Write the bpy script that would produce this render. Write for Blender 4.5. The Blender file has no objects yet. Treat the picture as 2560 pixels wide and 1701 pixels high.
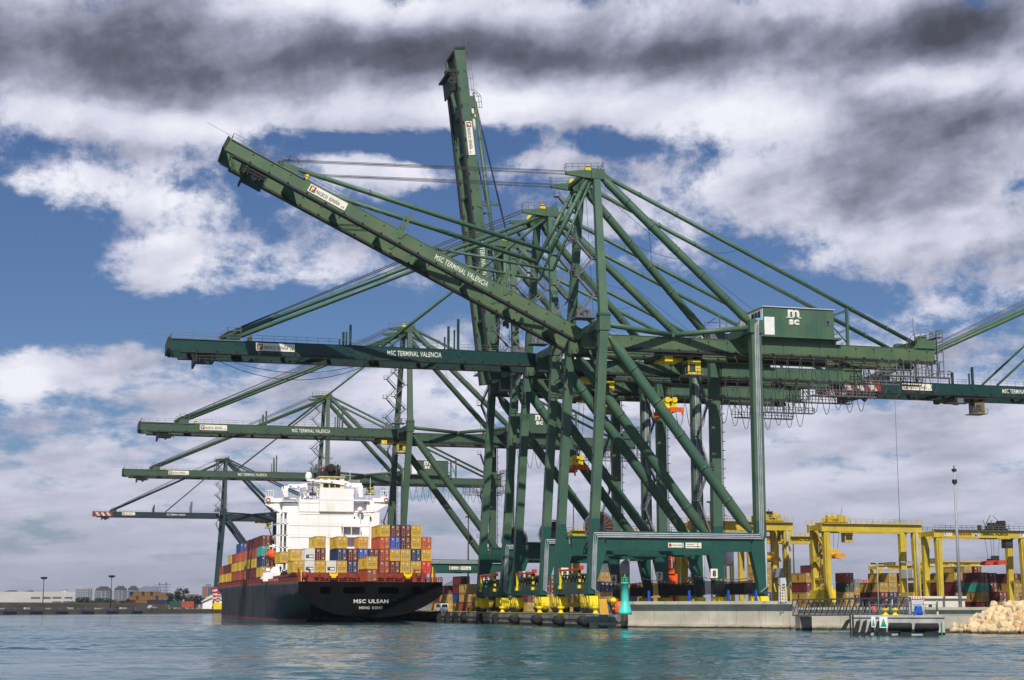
import bpy, bmesh, math, random
from mathutils import Vector, Matrix
R = math.radians
random.seed(11)
SC = bpy.context.scene
COL = SC.collection

# ------------------------------------------------------------------ camera
# x runs inland from the crane rail, y runs along the quay away from us, z = 0 is the water
CAM = (-89.3, 0.0, 3.5)
YAW, PITCH, FPX = 15.096, 9.486, 3996.7
cd = bpy.data.cameras.new('camera')
cd.sensor_width = 36.0
cd.lens = FPX / 2560 * 36.0
cd.clip_start = 0.5
cd.clip_end = 30000
cam = bpy.data.objects.new('camera', cd)
cam.location = CAM
cam.rotation_euler = (R(90 + PITCH), 0, R(-YAW))
COL.objects.link(cam)
SC.camera = cam

# ------------------------------------------------------------------ light and exposure
SC.view_settings.view_transform = 'Standard'
SC.view_settings.look = 'None'
SC.view_settings.exposure = 0.0
SC.view_settings.gamma = 1.0
SUN_EL, SUN_AZ = 48.0, 17.0          # azimuth measured from -y towards -x
sv = Vector((-math.sin(R(SUN_AZ)) * math.cos(R(SUN_EL)), -math.cos(R(SUN_AZ)) * math.cos(R(SUN_EL)), math.sin(R(SUN_EL))))
sd = bpy.data.lights.new('sun', 'SUN')
sd.energy = 5.0
sd.angle = R(0.5)
sd.color = (1.0, 0.95, 0.86)
sun = bpy.data.objects.new('sun', sd)
sun.rotation_euler = sv.to_track_quat('Z', 'Y').to_euler()
sun.location = (-200, -200, 300)
COL.objects.link(sun)

# ------------------------------------------------------------------ sky: Nishita blue under procedural cloud
world = bpy.data.worlds.new('World')
SC.world = world
world.use_nodes = True
NT = world.node_tree
NT.nodes.clear()


class G:
    """small helper to write node maths"""
    def __init__(s, nt):
        s.nt = nt

    def n(s, t, **k):
        nd = s.nt.nodes.new(t)
        for a, b in k.items():
            setattr(nd, a, b)
        return nd

    def sock(s, inp, v):
        if hasattr(v, 'is_output') or isinstance(v, bpy.types.NodeSocket):
            s.nt.links.new(v, inp)
        else:
            inp.default_value = v

    def m(s, op, a, b=0.0, c=0.0, clamp=False):
        nd = s.n('ShaderNodeMath', operation=op, use_clamp=clamp)
        s.sock(nd.inputs[0], a)
        s.sock(nd.inputs[1], b)
        s.sock(nd.inputs[2], c)
        return nd.outputs[0]

    def v(s, op, a, b=(0, 0, 0), out=0):
        nd = s.n('ShaderNodeVectorMath', operation=op)
        s.sock(nd.inputs[0], a)
        s.sock(nd.inputs[1], b)
        return nd.outputs[out]

    def xyz(s, a, b, c=0.0):
        nd = s.n('ShaderNodeCombineXYZ')
        for i, q in enumerate((a, b, c)):
            s.sock(nd.inputs[i], q)
        return nd.outputs[0]

    def sep(s, a):
        nd = s.n('ShaderNodeSeparateXYZ')
        s.sock(nd.inputs[0], a)
        return nd.outputs

    def noise(s, vec, scale, detail=4.0, rough=0.5, dist=0.0, color=False):
        nd = s.n('ShaderNodeTexNoise')
        s.sock(nd.inputs['Vector'], vec)
        nd.inputs['Scale'].default_value = scale
        nd.inputs['Detail'].default_value = detail
        nd.inputs['Roughness'].default_value = rough
        nd.inputs['Distortion'].default_value = dist
        return nd.outputs[1 if color else 0]

    def ramp(s, x, lo, hi, a=0.0, b=1.0, smooth=True):
        nd = s.n('ShaderNodeMapRange', interpolation_type='SMOOTHSTEP' if smooth else 'LINEAR')
        s.sock(nd.inputs[0], x)
        for i, q in enumerate((lo, hi, a, b)):
            nd.inputs[i + 1].default_value = q
        return nd.outputs[0]

    def mix(s, f, a, b):
        nd = s.n('ShaderNodeMix', data_type='RGBA')
        s.sock(nd.inputs[0], f)
        s.sock(nd.inputs[6], a)
        s.sock(nd.inputs[7], b)
        return nd.outputs[2]


def c4(c):
    return (c[0], c[1], c[2], 1.0)


def sky_nodes():
    g = G(NT)
    tc = g.n('ShaderNodeTexCoord')
    d = g.v('NORMALIZE', tc.outputs['Generated'])
    x, y, z = g.sep(d)
    az = g.m('MULTIPLY', g.m('ARCTAN2', x, y), 180 / math.pi)          # degrees from +y towards +x
    el = g.m('MULTIPLY', g.m('ARCSINE', z), 180 / math.pi)
    # cloud deck seen in perspective
    zz = g.m('ADD', g.m('MAXIMUM', z, 0.0), 0.10)
    deck = g.xyz(g.m('DIVIDE', x, zz), g.m('DIVIDE', y, zz), 0.0)
    ang = g.xyz(az, el, 0.0)
    elp = g.m('MULTIPLY', g.m('LOGARITHM', g.m('ADD', g.m('MAXIMUM', el, 0.0), 2.5), 2.71828), 9.5)
    ang2 = g.xyz(az, elp, 0.0)          # cloud detail shrinks towards the horizon
    # ragged edges: warp the angular position
    w1 = g.noise(g.v('MULTIPLY', ang, (0.11, 0.26, 1)), 1.0, 6.0, 0.62, color=True)
    w1 = g.v('SUBTRACT', w1, (0.5, 0.5, 0.5))
    uv = g.v('ADD', ang, g.v('MULTIPLY', w1, (5.0, 2.2, 0)))

    def blobs(lst):
        tot = None
        for ca, ce, sa, se, wt in lst:
            q = g.v('MULTIPLY', g.v('SUBTRACT', uv, (ca, ce, 0)), (1 / sa, 1 / se, 0))
            r2 = g.v('DOT_PRODUCT', q, q, out=1)
            e = g.m('POWER', 2.718, g.m('MULTIPLY', r2, -1.0))
            tot = g.m('MULTIPLY', e, wt) if tot is None else g.m('MULTIPLY_ADD', e, wt, tot)
        return tot
    cover = blobs(COVER)
    dark = blobs(DARK)
    fb = g.noise(g.v('MULTIPLY', ang2, (0.26, 0.55, 1)), 1.0, 12.0, 0.65, 0.1)
    fd = g.noise(deck, 1.15, 8.0, 0.58, 0.4)
    tex = g.m('MULTIPLY_ADD', fd, 0.30, g.m('MULTIPLY', fb, 0.90))          # around 0.6
    low = g.ramp(el, 11.5, 3.5, 0.0, 1.0)
    dens = g.m('ADD', g.m('MULTIPLY_ADD', g.m('SUBTRACT', tex, 0.60), 3.6, 0.30), cover)
    dens = g.m('ADD', dens, g.m('MULTIPLY', low, 0.50))
    alpha = g.ramp(dens, 0.16, 0.80)
    # light and dark inside the cloud
    skew = g.xyz(g.m('MULTIPLY', az, 0.15), g.m('MULTIPLY', g.m('MULTIPLY_ADD', az, -0.13, elp), 0.70), 3.0)
    fl1 = g.noise(skew, 1.0, 8.0, 0.52, 0.2)
    fl2 = g.noise(g.v('MULTIPLY', ang2, (0.32, 0.66, 1)), 1.0, 10.0, 0.60, 0.15)
    fl = g.m('MULTIPLY_ADD', fl1, 0.55, g.m('MULTIPLY', fl2, 0.45))
    calm = g.m('MULTIPLY_ADD', low, -0.95, 1.95)
    shade = g.m('ADD', g.m('ADD', g.m('MULTIPLY', g.m('SUBTRACT', fl, 0.5), calm), 0.38), g.m('MULTIPLY', dark, 0.88))
    shade = g.m('ADD', shade, g.m('MULTIPLY', low, -0.04))
    shade = g.m('MAXIMUM', g.m('MINIMUM', shade, 1.0), 0.0)
    cr = g.n('ShaderNodeValToRGB')
    NT.links.new(shade, cr.inputs[0])
    els = cr.color_ramp.elements
    els[0].position, els[0].color = 0.0, (0.90, 0.90, 0.98, 1)
    els[1].position, els[1].color = 1.0, (0.075, 0.078, 0.105, 1)
    for pos, c in ((0.28, (0.66, 0.67, 0.80)), (0.55, (0.33, 0.345, 0.45)), (0.8, (0.14, 0.15, 0.205))):
        e = els.new(pos)
        e.color = c4(c)
    sky = g.n('ShaderNodeTexSky', sky_type='NISHITA')
    sky.sun_disc = False
    sky.sun_elevation = R(SUN_EL)
    sky.sun_rotation = R(180 + SUN_AZ)
    sky.altitude = 0
    sky.air_density = 1.0
    sky.dust_density = 0.6
    sky.ozone_density = 4.0
    blue = g.v('MULTIPLY', sky.outputs[0], SKYTINT)
    col = g.mix(alpha, blue, cr.outputs[0])
    # haze band on the horizon
    hz = g.ramp(el, 5.0, 0.0, 0.0, 0.75)
    col = g.mix(hz, col, (0.36, 0.385, 0.485, 1))
    bg = g.n('ShaderNodeBackground')
    NT.links.new(col, bg.inputs[0])
    bg.inputs[1].default_value = 1.0
    out = g.n('ShaderNodeOutputWorld')
    NT.links.new(bg.outputs[0], out.inputs[0])


def ae(u, v):
    """photo pixel (2360 wide) -> azimuth, elevation of that bit of sky"""
    u, v = u * 2560 / 2360, v * 2560 / 2360
    yw, p = R(YAW), R(PITCH)
    fw = Vector((math.sin(yw) * math.cos(p), math.cos(yw) * math.cos(p), math.sin(p)))
    rt = Vector((math.cos(yw), -math.sin(yw), 0))
    d = (fw + rt * ((u - 1280) / FPX) - rt.cross(fw) * ((v - 850.5) / FPX)).normalized()
    return math.degrees(math.atan2(d.x, d.y)), math.degrees(math.asin(d.z))


def bl(u, v, su, sv_, w):
    a, e = ae(u, v)
    k = 2360 / FPX * 57.3 * 1.0847 / 2360
    return (a, e, su * k, sv_ * k, w)


# where the photo's sky is covered (+) or open (-), and where the cloud is grey underneath (+) or sunlit (-)
COVER = [bl(350, 110, 620, 150, 0.9), bl(1500, 100, 900, 130, 0.9), bl(2150, 230, 420, 200, 0.8),
         bl(300, 275, 420, 55, 0.75), bl(1150, 250, 500, 45, 0.8),
         bl(850, 325, 330, 36, -1.0), bl(1420, 330, 160, 30, -0.5), bl(60, 560, 150, 160, -0.8),
         bl(250, 465, 330, 60, 0.55), bl(150, 420, 120, 45, 0.25), bl(920, 385, 200, 42, 0.65), bl(1290, 362, 140, 30, 0.6),
         bl(560, 600, 260, 60, 0.5), bl(400, 650, 220, 40, 0.25), bl(200, 740, 300, 80, -0.75), bl(700, 740, 300, 90, -0.7),
         bl(880, 520, 200, 60, -0.3), bl(40, 890, 70, 60, 0.75), bl(330, 840, 220, 60, 0.5), bl(420, 430, 60, 30, -0.3),
         bl(1900, 420, 420, 120, 0.55), bl(1560, 560, 200, 90, -0.45), bl(1800, 680, 330, 60, -0.75), bl(1500, 700, 250, 60, -0.3),
         bl(2240, 560, 260, 110, 0.5), bl(2120, 720, 200, 50, 0.45), bl(1000, 900, 300, 60, 0.4), bl(1500, 850, 300, 70, 0.25),
         bl(1000, 480, 200, 30, -0.3), bl(2000, 1000, 500, 100, 0.3)]
DARK = [bl(150, 90, 420, 130, 0.50), bl(480, 190, 330, 60, 0.22), bl(1250, 120, 620, 55, 0.42), bl(1000, 130, 260, 40, 0.15), bl(1900, 100, 500, 55, 0.30),
        bl(2280, 50, 260, 70, 0.36), bl(2260, 265, 230, 55, 0.42), bl(2050, 310, 200, 40, 0.2), bl(1850, 430, 300, 50, 0.12),
        bl(760, 30, 240, 50, -0.55), bl(1100, 10, 260, 30, -0.25), bl(300, 285, 420, 42, -0.40), bl(1100, 240, 450, 36, -0.40),
        bl(250, 450, 320, 55, -0.35), bl(900, 375, 220, 40, -0.35), bl(560, 610, 260, 50, -0.32), bl(1720, 270, 260, 60, -0.28),
        bl(2180, 180, 260, 26, -0.25), bl(1600, 420, 140, 50, -0.2), bl(1200, 900, 300, 60, -0.35), bl(50, 880, 70, 50, -0.4),
        bl(1500, 620, 200, 60, -0.25), bl(2100, 740, 240, 60, -0.25)]
SKYTINT = (0.044, 0.053, 0.0685)
sky_nodes()
try:
    SC.cycles.use_denoising = True
    world.cycles.sampling_method = 'MANUAL'
    world.cycles.sample_map_resolution = 512
    SC.cycles.max_bounces = 6
    SC.cycles.diffuse_bounces = 2
    SC.cycles.glossy_bounces = 3
    SC.cycles.transparent_max_bounces = 8
except Exception:
    pass


# ------------------------------------------------------------------ geometry helpers
class MB:
    def __init__(s):
        s.v, s.f, s.m, s.s = [], [], [], []

    def add(s, vs, fs, mi=0, sm=False):
        o = len(s.v)
        s.v.extend([tuple(q) for q in vs])
        for f in fs:
            s.f.append([i + o for i in f])
            s.m.append(mi)
            s.s.append(sm)
        return s

    def box(s, x0, x1, y0, y1, z0, z1, mi=0):
        return s.add([(x0, y0, z0), (x1, y0, z0), (x1, y1, z0), (x0, y1, z0), (x0, y0, z1), (x1, y0, z1), (x1, y1, z1), (x0, y1, z1)],
                     [(0, 3, 2, 1), (4, 5, 6, 7), (0, 1, 5, 4), (1, 2, 6, 5), (2, 3, 7, 6), (3, 0, 4, 7)], mi)

    def cb(s, c, d, mi=0):
        return s.box(c[0] - d[0] / 2, c[0] + d[0] / 2, c[1] - d[1] / 2, c[1] + d[1] / 2, c[2] - d[2] / 2, c[2] + d[2] / 2, mi)

    def beam(s, p, q, w, h, w2=None, h2=None, mi=0, up=(0, 0, 1)):
        p, q = Vector(p), Vector(q)
        d = (q - p).normalized()
        side = d.cross(Vector(up))
        if side.length < 1e-4:
            side = d.cross(Vector((0, 1, 0)))
        side.normalize()
        u = side.cross(d).normalized()
        w2 = w if w2 is None else w2
        h2 = h if h2 is None else h2
        vs = []
        for c, a, b in ((p, w, h), (q, w2, h2)):
            for i, j in ((-1, -1), (1, -1), (1, 1), (-1, 1)):
                vs.append(c + side * (a / 2 * i) + u * (b / 2 * j))
        return s.add(vs, [(0, 1, 2, 3), (7, 6, 5, 4), (0, 4, 5, 1), (1, 5, 6, 2), (2, 6, 7, 3), (3, 7, 4, 0)], mi)

    def tube(s, pts, rad, n=8, mi=0, caps=True):
        pts = [Vector(p) for p in pts]
        k = len(pts)
        rads = rad if isinstance(rad, (list, tuple)) else [rad] * k
        d0 = (pts[1] - pts[0]).normalized()
        a = d0.cross(Vector((0, 0, 1)))
        if a.length < 1e-3:
            a = d0.cross(Vector((0, 1, 0)))
        a.normalize()
        vs = []
        for i, p in enumerate(pts):
            t = (pts[min(i + 1, k - 1)] - pts[max(i - 1, 0)]).normalized()
            a = (a - t * a.dot(t)).normalized()
            b = t.cross(a)
            for j in range(n):
                th = 2 * math.pi * j / n
                vs.append(p + (a * math.cos(th) + b * math.sin(th)) * rads[i])
        fs = []
        for i in range(k - 1):
            for j in range(n):
                fs.append((i * n + j, i * n + (j + 1) % n, (i + 1) * n + (j + 1) % n, (i + 1) * n + j))
        s.add(vs, fs, mi, n > 5)
        if caps:
            o = len(s.v) - len(vs)
            s.f.append([o + j for j in range(n)][::-1]); s.m.append(mi); s.s.append(False)
            s.f.append([o + (k - 1) * n + j for j in range(n)]); s.m.append(mi); s.s.append(False)
        return s

    def lathe(s, c, prof, n=16, mi=0, axis='z', sm=True):
        vs, fs = [], []
        for r, h in prof:
            for j in range(n):
                th = 2 * math.pi * j / n
                a, b = r * math.cos(th), r * math.sin(th)
                p = {'z': (a, b, h), 'y': (a, h, b), 'x': (h, a, b)}[axis]
                vs.append((c[0] + p[0], c[1] + p[1], c[2] + p[2]))
        for i in range(len(prof) - 1):
            for j in range(n):
                fs.append((i * n + j, i * n + (j + 1) % n, (i + 1) * n + (j + 1) % n, (i + 1) * n + j))
        s.add(vs, fs, mi, sm)
        o = len(s.v) - len(vs)
        s.f.append([o + j for j in range(n)]); s.m.append(mi); s.s.append(False)
        s.f.append([o + (len(prof) - 1) * n + j for j in range(n)]); s.m.append(mi); s.s.append(False)
        return s

    def prism(s, poly, axis, a, b, mi=0):
        n = len(poly)
        mk = {'y': lambda p, t: (p[0], t, p[1]), 'x': lambda p, t: (t, p[0], p[1]), 'z': lambda p, t: (p[0], p[1], t)}[axis]
        vs = [mk(p, a) for p in poly] + [mk(p, b) for p in poly]
        fs = [list(range(n))[::-1], list(range(n, 2 * n))] + [(i, (i + 1) % n, n + (i + 1) % n, n + i) for i in range(n)]
        return s.add(vs, fs, mi)

    def quad(s, a, b, c, d, mi=0):
        return s.add([a, b, c, d], [(0, 1, 2, 3)], mi)

    def move(s, off):
        s.v = [(p[0] + off[0], p[1] + off[1], p[2] + off[2]) for p in s.v]
        return s

    def merge(s, o, M=None):
        k = len(s.v)
        s.v.extend([tuple(M @ Vector(p)) if M else p for p in o.v])
        s.f.extend([[i + k for i in f] for f in o.f])
        s.m.extend(o.m)
        s.s.extend(o.s)
        return s

    def mesh(s, name, mats):
        me = bpy.data.meshes.new(name)
        me.from_pydata(s.v, [], s.f)
        for mm in (mats if isinstance(mats, (list, tuple)) else [mats]):
            me.materials.append(mm)
        me.polygons.foreach_set('material_index', s.m)
        me.polygons.foreach_set('use_smooth', s.s)
        b = bmesh.new()
        b.from_mesh(me)
        bmesh.ops.recalc_face_normals(b, faces=b.faces)
        b.to_mesh(me)
        b.free()
        me.update()
        return me

    def build(s, name, mats, parent=None, loc=(0, 0, 0)):
        return inst(name, s.mesh(name, mats), parent, loc)


def inst(name, me, parent=None, loc=(0, 0, 0), rot=(0, 0, 0)):
    o = bpy.data.objects.new(name, me)
    COL.objects.link(o)
    o.parent = parent
    o.location = loc
    o.rotation_euler = rot
    return o


def tag(o, label=None, cat=None, group=None, kind=None):
    for k, v in (('label', label), ('category', cat), ('group', group), ('kind', kind)):
        if v:
            o[k] = v
    return o


def empty(name, loc, rz=0.0):
    o = bpy.data.objects.new(name, None)
    o.empty_display_size = 0.5
    COL.objects.link(o)
    o.location = loc
    o.rotation_euler = (0, 0, rz)
    return o


def copy_tree(o, parent=None):
    c = o.copy()
    COL.objects.link(c)
    c.parent = parent
    for ch in list(o.children):
        copy_tree(ch, c)
    return c


_yw, _p = R(YAW), R(PITCH)
_fw = Vector((math.sin(_yw) * math.cos(_p), math.cos(_yw) * math.cos(_p), math.sin(_p)))
_rt = Vector((math.cos(_yw), -math.sin(_yw), 0))
_up = _rt.cross(_fw)


def at(u, v, y=None, z=None, x=None, d=None):
    """where the sight line through photo pixel (2560 wide) meets a plane of the place"""
    r = _fw + _rt * ((u - 1280) / FPX) - _up * ((v - 850.5) / FPX)
    c = Vector(CAM)
    if y is not None:
        t = (y - c.y) / r.y
    elif z is not None:
        t = (z - c.z) / r.z
    elif x is not None:
        t = (x - c.x) / r.x
    else:
        t = d
    return c + r * t


_txt = {}


def text_mb(body, size, bold=0.0, width=None, mi=0):
    """lettering as flat mesh in the xz plane (reads along +x seen from -y), origin at lower left"""
    key = (body, size, bold, width)
    if key not in _txt:
        cu = bpy.data.curves.new('t', 'FONT')
        cu.body = body
        cu.size = 1.0
        cu.offset = bold
        cu.resolution_u = 2
        cu.space_character = 1.07
        cu.extrude = 0.0
        ob = bpy.data.objects.new('t', cu)
        COL.objects.link(ob)
        dg = bpy.context.evaluated_depsgraph_get()
        dg.update()
        me = bpy.data.meshes.new_from_object(ob.evaluated_get(dg))
        vs = [v.co.copy() for v in me.vertices]
        fs = [list(p.vertices) for p in me.polygons]
        bpy.data.objects.remove(ob)
        bpy.data.curves.remove(cu)
        bpy.data.meshes.remove(me)
        x0, x1 = min(v.x for v in vs), max(v.x for v in vs)
        z0, z1 = min(v.y for v in vs), max(v.y for v in vs)
        sz = size / (z1 - z0)
        sx = sz if width is None else width / (x1 - x0)
        _txt[key] = ([((v.x - x0) * sx, 0.0, (v.y - z0) * sz) for v in vs], fs, (x1 - x0) * sx)
    vs, fs, w = _txt[key]
    m = MB()
    m.add(vs, fs, mi)
    m.w = w
    return m


# ------------------------------------------------------------------ materials
MATS = {}


def mat(name, c1, c2=None, rough=0.55, scale=0.6, streak=None, streak_amt=0.5, spec=0.4, metal=0.0, bump=0.0, bscale=8.0, streak_scale=1.6, lo=0.35, hi=0.65, fine=None, tide=None):
    if name in MATS:
        return MATS[name]
    m = bpy.data.materials.new(name)
    m.use_nodes = True
    nt = m.node_tree
    g = G(nt)
    b = nt.nodes['Principled BSDF']
    b.inputs['Roughness'].default_value = rough
    b.inputs['Specular IOR Level'].default_value = spec
    b.inputs['Metallic'].default_value = metal
    tc = g.n('ShaderNodeTexCoord').outputs['Object']
    c2 = c2 or tuple(q * 0.8 for q in c1)
    f = g.ramp(g.noise(tc, scale, 6.0, 0.6), lo, hi)
    col = g.mix(f, c4(c1), c4(c2))
    if streak:
        st = g.noise(g.v('MULTIPLY', tc, (1.0, 1.0, 0.10)), streak_scale, 5.0, 0.65)
        col = g.mix(g.ramp(st, 0.56, 0.74, 0.0, streak_amt), col, c4(streak))
    if fine:
        ff = g.noise(g.v('MULTIPLY', tc, (2.2, 2.2, 0.35)), 1.0, 6.0, 0.7)
        col = g.mix(g.ramp(ff, 0.60, 0.72, 0.0, 0.55), col, c4(fine))
    if tide:
        pz = g.sep(g.n('ShaderNodeNewGeometry').outputs['Position'])[2]
        tn = g.m('MULTIPLY_ADD', g.noise(tc, 0.9, 5.0, 0.6), 0.7, pz)
        col = g.mix(g.ramp(tn, 0.55, 0.95, 1.0, 0.0), col, c4(tide))
    nt.links.new(col, b.inputs['Base Color'])
    if bump:
        bp = g.n('ShaderNodeBump')
        bp.inputs['Strength'].default_value = bump
        nt.links.new(g.noise(tc, bscale, 5.0, 0.6), bp.inputs['Height'])
        nt.links.new(bp.outputs[0], b.inputs['Normal'])
    MATS[name] = m
    return m


M_GREEN = mat('weathered_green_paint', (0.046, 0.104, 0.070), (0.072, 0.128, 0.070), 0.5, 0.22, (0.030, 0.060, 0.042), 0.6, fine=(0.050, 0.060, 0.036))
M_GREENF = mat('boom_green_paint', (0.098, 0.142, 0.066), (0.064, 0.118, 0.064), 0.5, 0.18, (0.03, 0.17, 0.11), 0.4, streak_scale=0.5, fine=(0.085, 0.080, 0.040))
M_TEAL = mat('fresh_teal_paint', (0.012, 0.066, 0.052), (0.016, 0.080, 0.058), 0.42, 0.3, (0.02, 0.05, 0.04), 0.5)
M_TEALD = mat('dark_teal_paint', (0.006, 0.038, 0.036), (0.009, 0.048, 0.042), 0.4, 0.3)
M_BLUEG = mat('bluish_green_paint', (0.010, 0.028, 0.036), (0.014, 0.034, 0.040), 0.5, 0.3)
M_GREENFAR = mat('older_green_paint', (0.040, 0.082, 0.052), (0.054, 0.094, 0.052), 0.5, 0.2)
M_DARK = mat('dark_steel', (0.014, 0.018, 0.018), (0.030, 0.026, 0.022), 0.6, 0.8)
M_GALV = mat('galvanised_steel', (0.15, 0.155, 0.165), (0.10, 0.105, 0.11), 0.5, 1.2)
M_PIPE = mat('grey_conduit', (0.33, 0.355, 0.37), (0.25, 0.27, 0.29), 0.45, 0.5)
M_ROPE = mat('greased_wire_rope', (0.035, 0.030, 0.030), (0.05, 0.045, 0.04), 0.6, 1.0)
M_WHITE = mat('white_paint', (0.80, 0.79, 0.76), (0.70, 0.69, 0.66), 0.5, 0.5)
M_CREAM = mat('cream_sign_board', (0.78, 0.74, 0.62), (0.70, 0.66, 0.54), 0.5, 0.8)
M_BLACK = mat('black_lettering', (0.012, 0.012, 0.014), None, 0.6)
M_REDB = mat('brown_red_emblem', (0.30, 0.055, 0.025), None, 0.6)
M_LETTER = mat('white_lettering', (0.78, 0.77, 0.70), (0.6, 0.6, 0.52), 0.5, 1.5)
M_YEL = mat('yellow_paint', (0.80, 0.62, 0.015), (0.70, 0.52, 0.015), 0.45, 0.7, (0.22, 0.12, 0.02), 0.5)
M_YELR = mat('gantry_yellow_paint', (0.58, 0.43, 0.04), (0.46, 0.34, 0.04), 0.5, 0.25, (0.22, 0.15, 0.04), 0.65, fine=(0.30, 0.22, 0.05))
M_ORANGE = mat('orange_paint', (0.72, 0.13, 0.012), (0.60, 0.09, 0.012), 0.5, 0.8)
M_REDO = mat('red_orange_paint', (0.62, 0.06, 0.015), (0.5, 0.05, 0.015), 0.5, 0.8)
M_BLUEP = mat('bright_blue_paint', (0.01, 0.055, 0.42), (0.012, 0.07, 0.5), 0.45)
M_CYAN = mat('light_blue_tarpaulin', (0.06, 0.36, 0.62), (0.10, 0.45, 0.68), 0.7, 1.5)
M_CONC = mat('weathered_concrete', (0.45, 0.41, 0.33), (0.33, 0.30, 0.25), 0.9, 0.35, (0.17, 0.15, 0.12), 0.6, bump=0.25, bscale=2.0, streak_scale=0.9)
M_CONCL = mat('pale_concrete', (0.55, 0.50, 0.40), (0.42, 0.38, 0.30), 0.9, 0.25, (0.22, 0.19, 0.15), 0.65, bump=0.2, bscale=2.0, streak_scale=0.8, fine=(0.30, 0.26, 0.20), tide=(0.07, 0.055, 0.035))
M_RUBBER = mat('black_rubber', (0.012, 0.012, 0.013), (0.02, 0.02, 0.02), 0.75, 2.0)
M_REEL = mat('rusty_red_cable', (0.10, 0.036, 0.022), (0.07, 0.026, 0.018), 0.7, 2.0)
M_GLASS = mat('dark_window_glass', (0.015, 0.022, 0.028), (0.03, 0.04, 0.045), 0.12, 1.0, spec=0.7)
M_NET = mat('dark_screen_cloth', (0.012, 0.015, 0.013), (0.022, 0.026, 0.022), 0.85, 0.8)
_nb = M_NET.node_tree.nodes['Principled BSDF']
_nb.inputs['Alpha'].default_value = 0.80
M_TURQ = mat('turquoise_paint', (0.06, 0.55, 0.45), (0.05, 0.46, 0.39), 0.5, 0.8)
M_RED = mat('red_paint', (0.58, 0.02, 0.02), (0.5, 0.02, 0.02), 0.5)
M_GREENS = mat('signal_green_paint', (0.0, 0.30, 0.14), None, 0.5)
M_GREYB = mat('grey_white_siding', (0.55, 0.57, 0.58), (0.46, 0.48, 0.5), 0.5, 0.6)

# ------------------------------------------------------------------ ship-to-shore cranes
GZ = 2.3                      # quay deck
HINGE = (0.5, 0.0, 54.4)
BOOM_L = 74.0
_cm = {}
M_TIPR = mat('faded_red_stripe', (0.34, 0.02, 0.02), (0.26, 0.02, 0.02), 0.6)
M_TIPW = mat('faded_white_stripe', (0.55, 0.54, 0.52), (0.42, 0.42, 0.41), 0.6)


def cpart(key, name, parent, mats, fn, loc=(0, 0, 0), rot=(0, 0, 0), drop=True):
    """one part of a crane; the mesh is shared between cranes that have the same part and paint"""
    k = (key, tuple(m.name for m in mats))
    if k not in _cm:
        mb = MB()
        fn(mb)
        if drop:
            mb.move((0, 0, -GZ))
        _cm[k] = mb.mesh(name, mats)
    return inst(name, _cm[k], parent, loc, rot)


def rail(mb, pts, h=1.1, r=0.035, step=2.5, mi=0, mid=True):
    """a handrail along a polyline"""
    for a, b in zip(pts[:-1], pts[1:]):
        a, b = Vector(a), Vector(b)
        n = max(1, int((b - a).length / step))
        for hh in ((h, h * 0.5) if mid else (h,)):
            mb.beam(a + Vector((0, 0, hh)), b + Vector((0, 0, hh)), r * 2, r * 2, mi=mi)
        for i in range(n + 1):
            p = a.lerp(b, i / n)
            mb.beam(p, p + Vector((0, 0, h)), r * 2, r * 2, mi=mi)


def pinched(mb, p, q, r, tip=0.45, l=2.6, n=14, mi=0):
    p, q = Vector(p), Vector(q)
    d = (q - p).normalized()
    mb.tube([p, p + d * 0.5, p + d * l, q - d * l, q - d * 0.5, q], [r * tip, r * tip, r, r, r * tip, r * tip], n, mi)


def tube_lugs(mb, p, q, r, n=5, mi=0):
    p, q = Vector(p), Vector(q)
    d = (q - p).normalized()
    for i in range(1, n):
        c = p.lerp(q, i / n)
        mb.tube([c - d * 0.12, c + d * 0.12], r * 1.10, 14, mi)
        mb.cb(c + Vector((0, 0, r * 1.25)), (0.25, 0.25, r * 0.5), mi)


def ladder(mb, p, q, w=0.5, r=0.04, mi=0, cage=True):
    p, q = Vector(p), Vector(q)
    for s in (-1, 1):
        o = Vector((0, w / 2 * s, 0))
        mb.beam(p + o, q + o, r * 2, r * 2, mi=mi)
    n = int((q - p).length / 0.6)
    for i in range(n):
        c = p.lerp(q, (i + 0.5) / n)
        mb.beam(c - Vector((0, w / 2, 0)), c + Vector((0, w / 2, 0)), r * 1.6, r * 1.6, mi=mi)
    if cage:
        n = int((q - p).length / 1.8)
        for i in range(n):
            c = p.lerp(q, (i + 0.5) / n)
            mb.cb(c + Vector((0.25, 0, 0)), (0.5, 0.7, 0.10), mi)


def zigzag(mb, x0, x1, y, z0, z1, n, dy=0.0, mi=0):
    """stair flights that zigzag between two ends, with landings and rails"""
    h = (z1 - z0) / n
    for i in range(n):
        a, b = (x0, x1) if i % 2 == 0 else (x1, x0)
        ya, yb = y + dy * i / n, y + dy * (i + 1) / n
        za, zb = z0 + h * i, z0 + h * (i + 1)
        for o in (-0.35, 0.35):
            mb.beam((a, ya + o, za), (b, yb + o, zb), 0.08, 0.30, mi=mi)
            mb.beam((a, ya + o, za + 1.0), (b, yb + o, zb + 1.0), 0.07, 0.07, mi=mi)
        for k in range(1, 10):
            t = k / 10
            mb.cb((a + (b - a) * t, ya + (yb - ya) * t, za + h * t), (0.25, 0.7, 0.06), mi)
        d = 0.9 if b > a else -0.9
        mb.box(min(b, b + d), max(b, b + d), yb - 0.6, yb + 0.6, zb - 0.06, zb + 0.06, mi)
        rail(mb, [(b, yb - 0.6, zb), (b + d, yb - 0.6, zb), (b + d, yb + 0.6, zb)], 1.1, 0.03, 0.9, mi)


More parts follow.
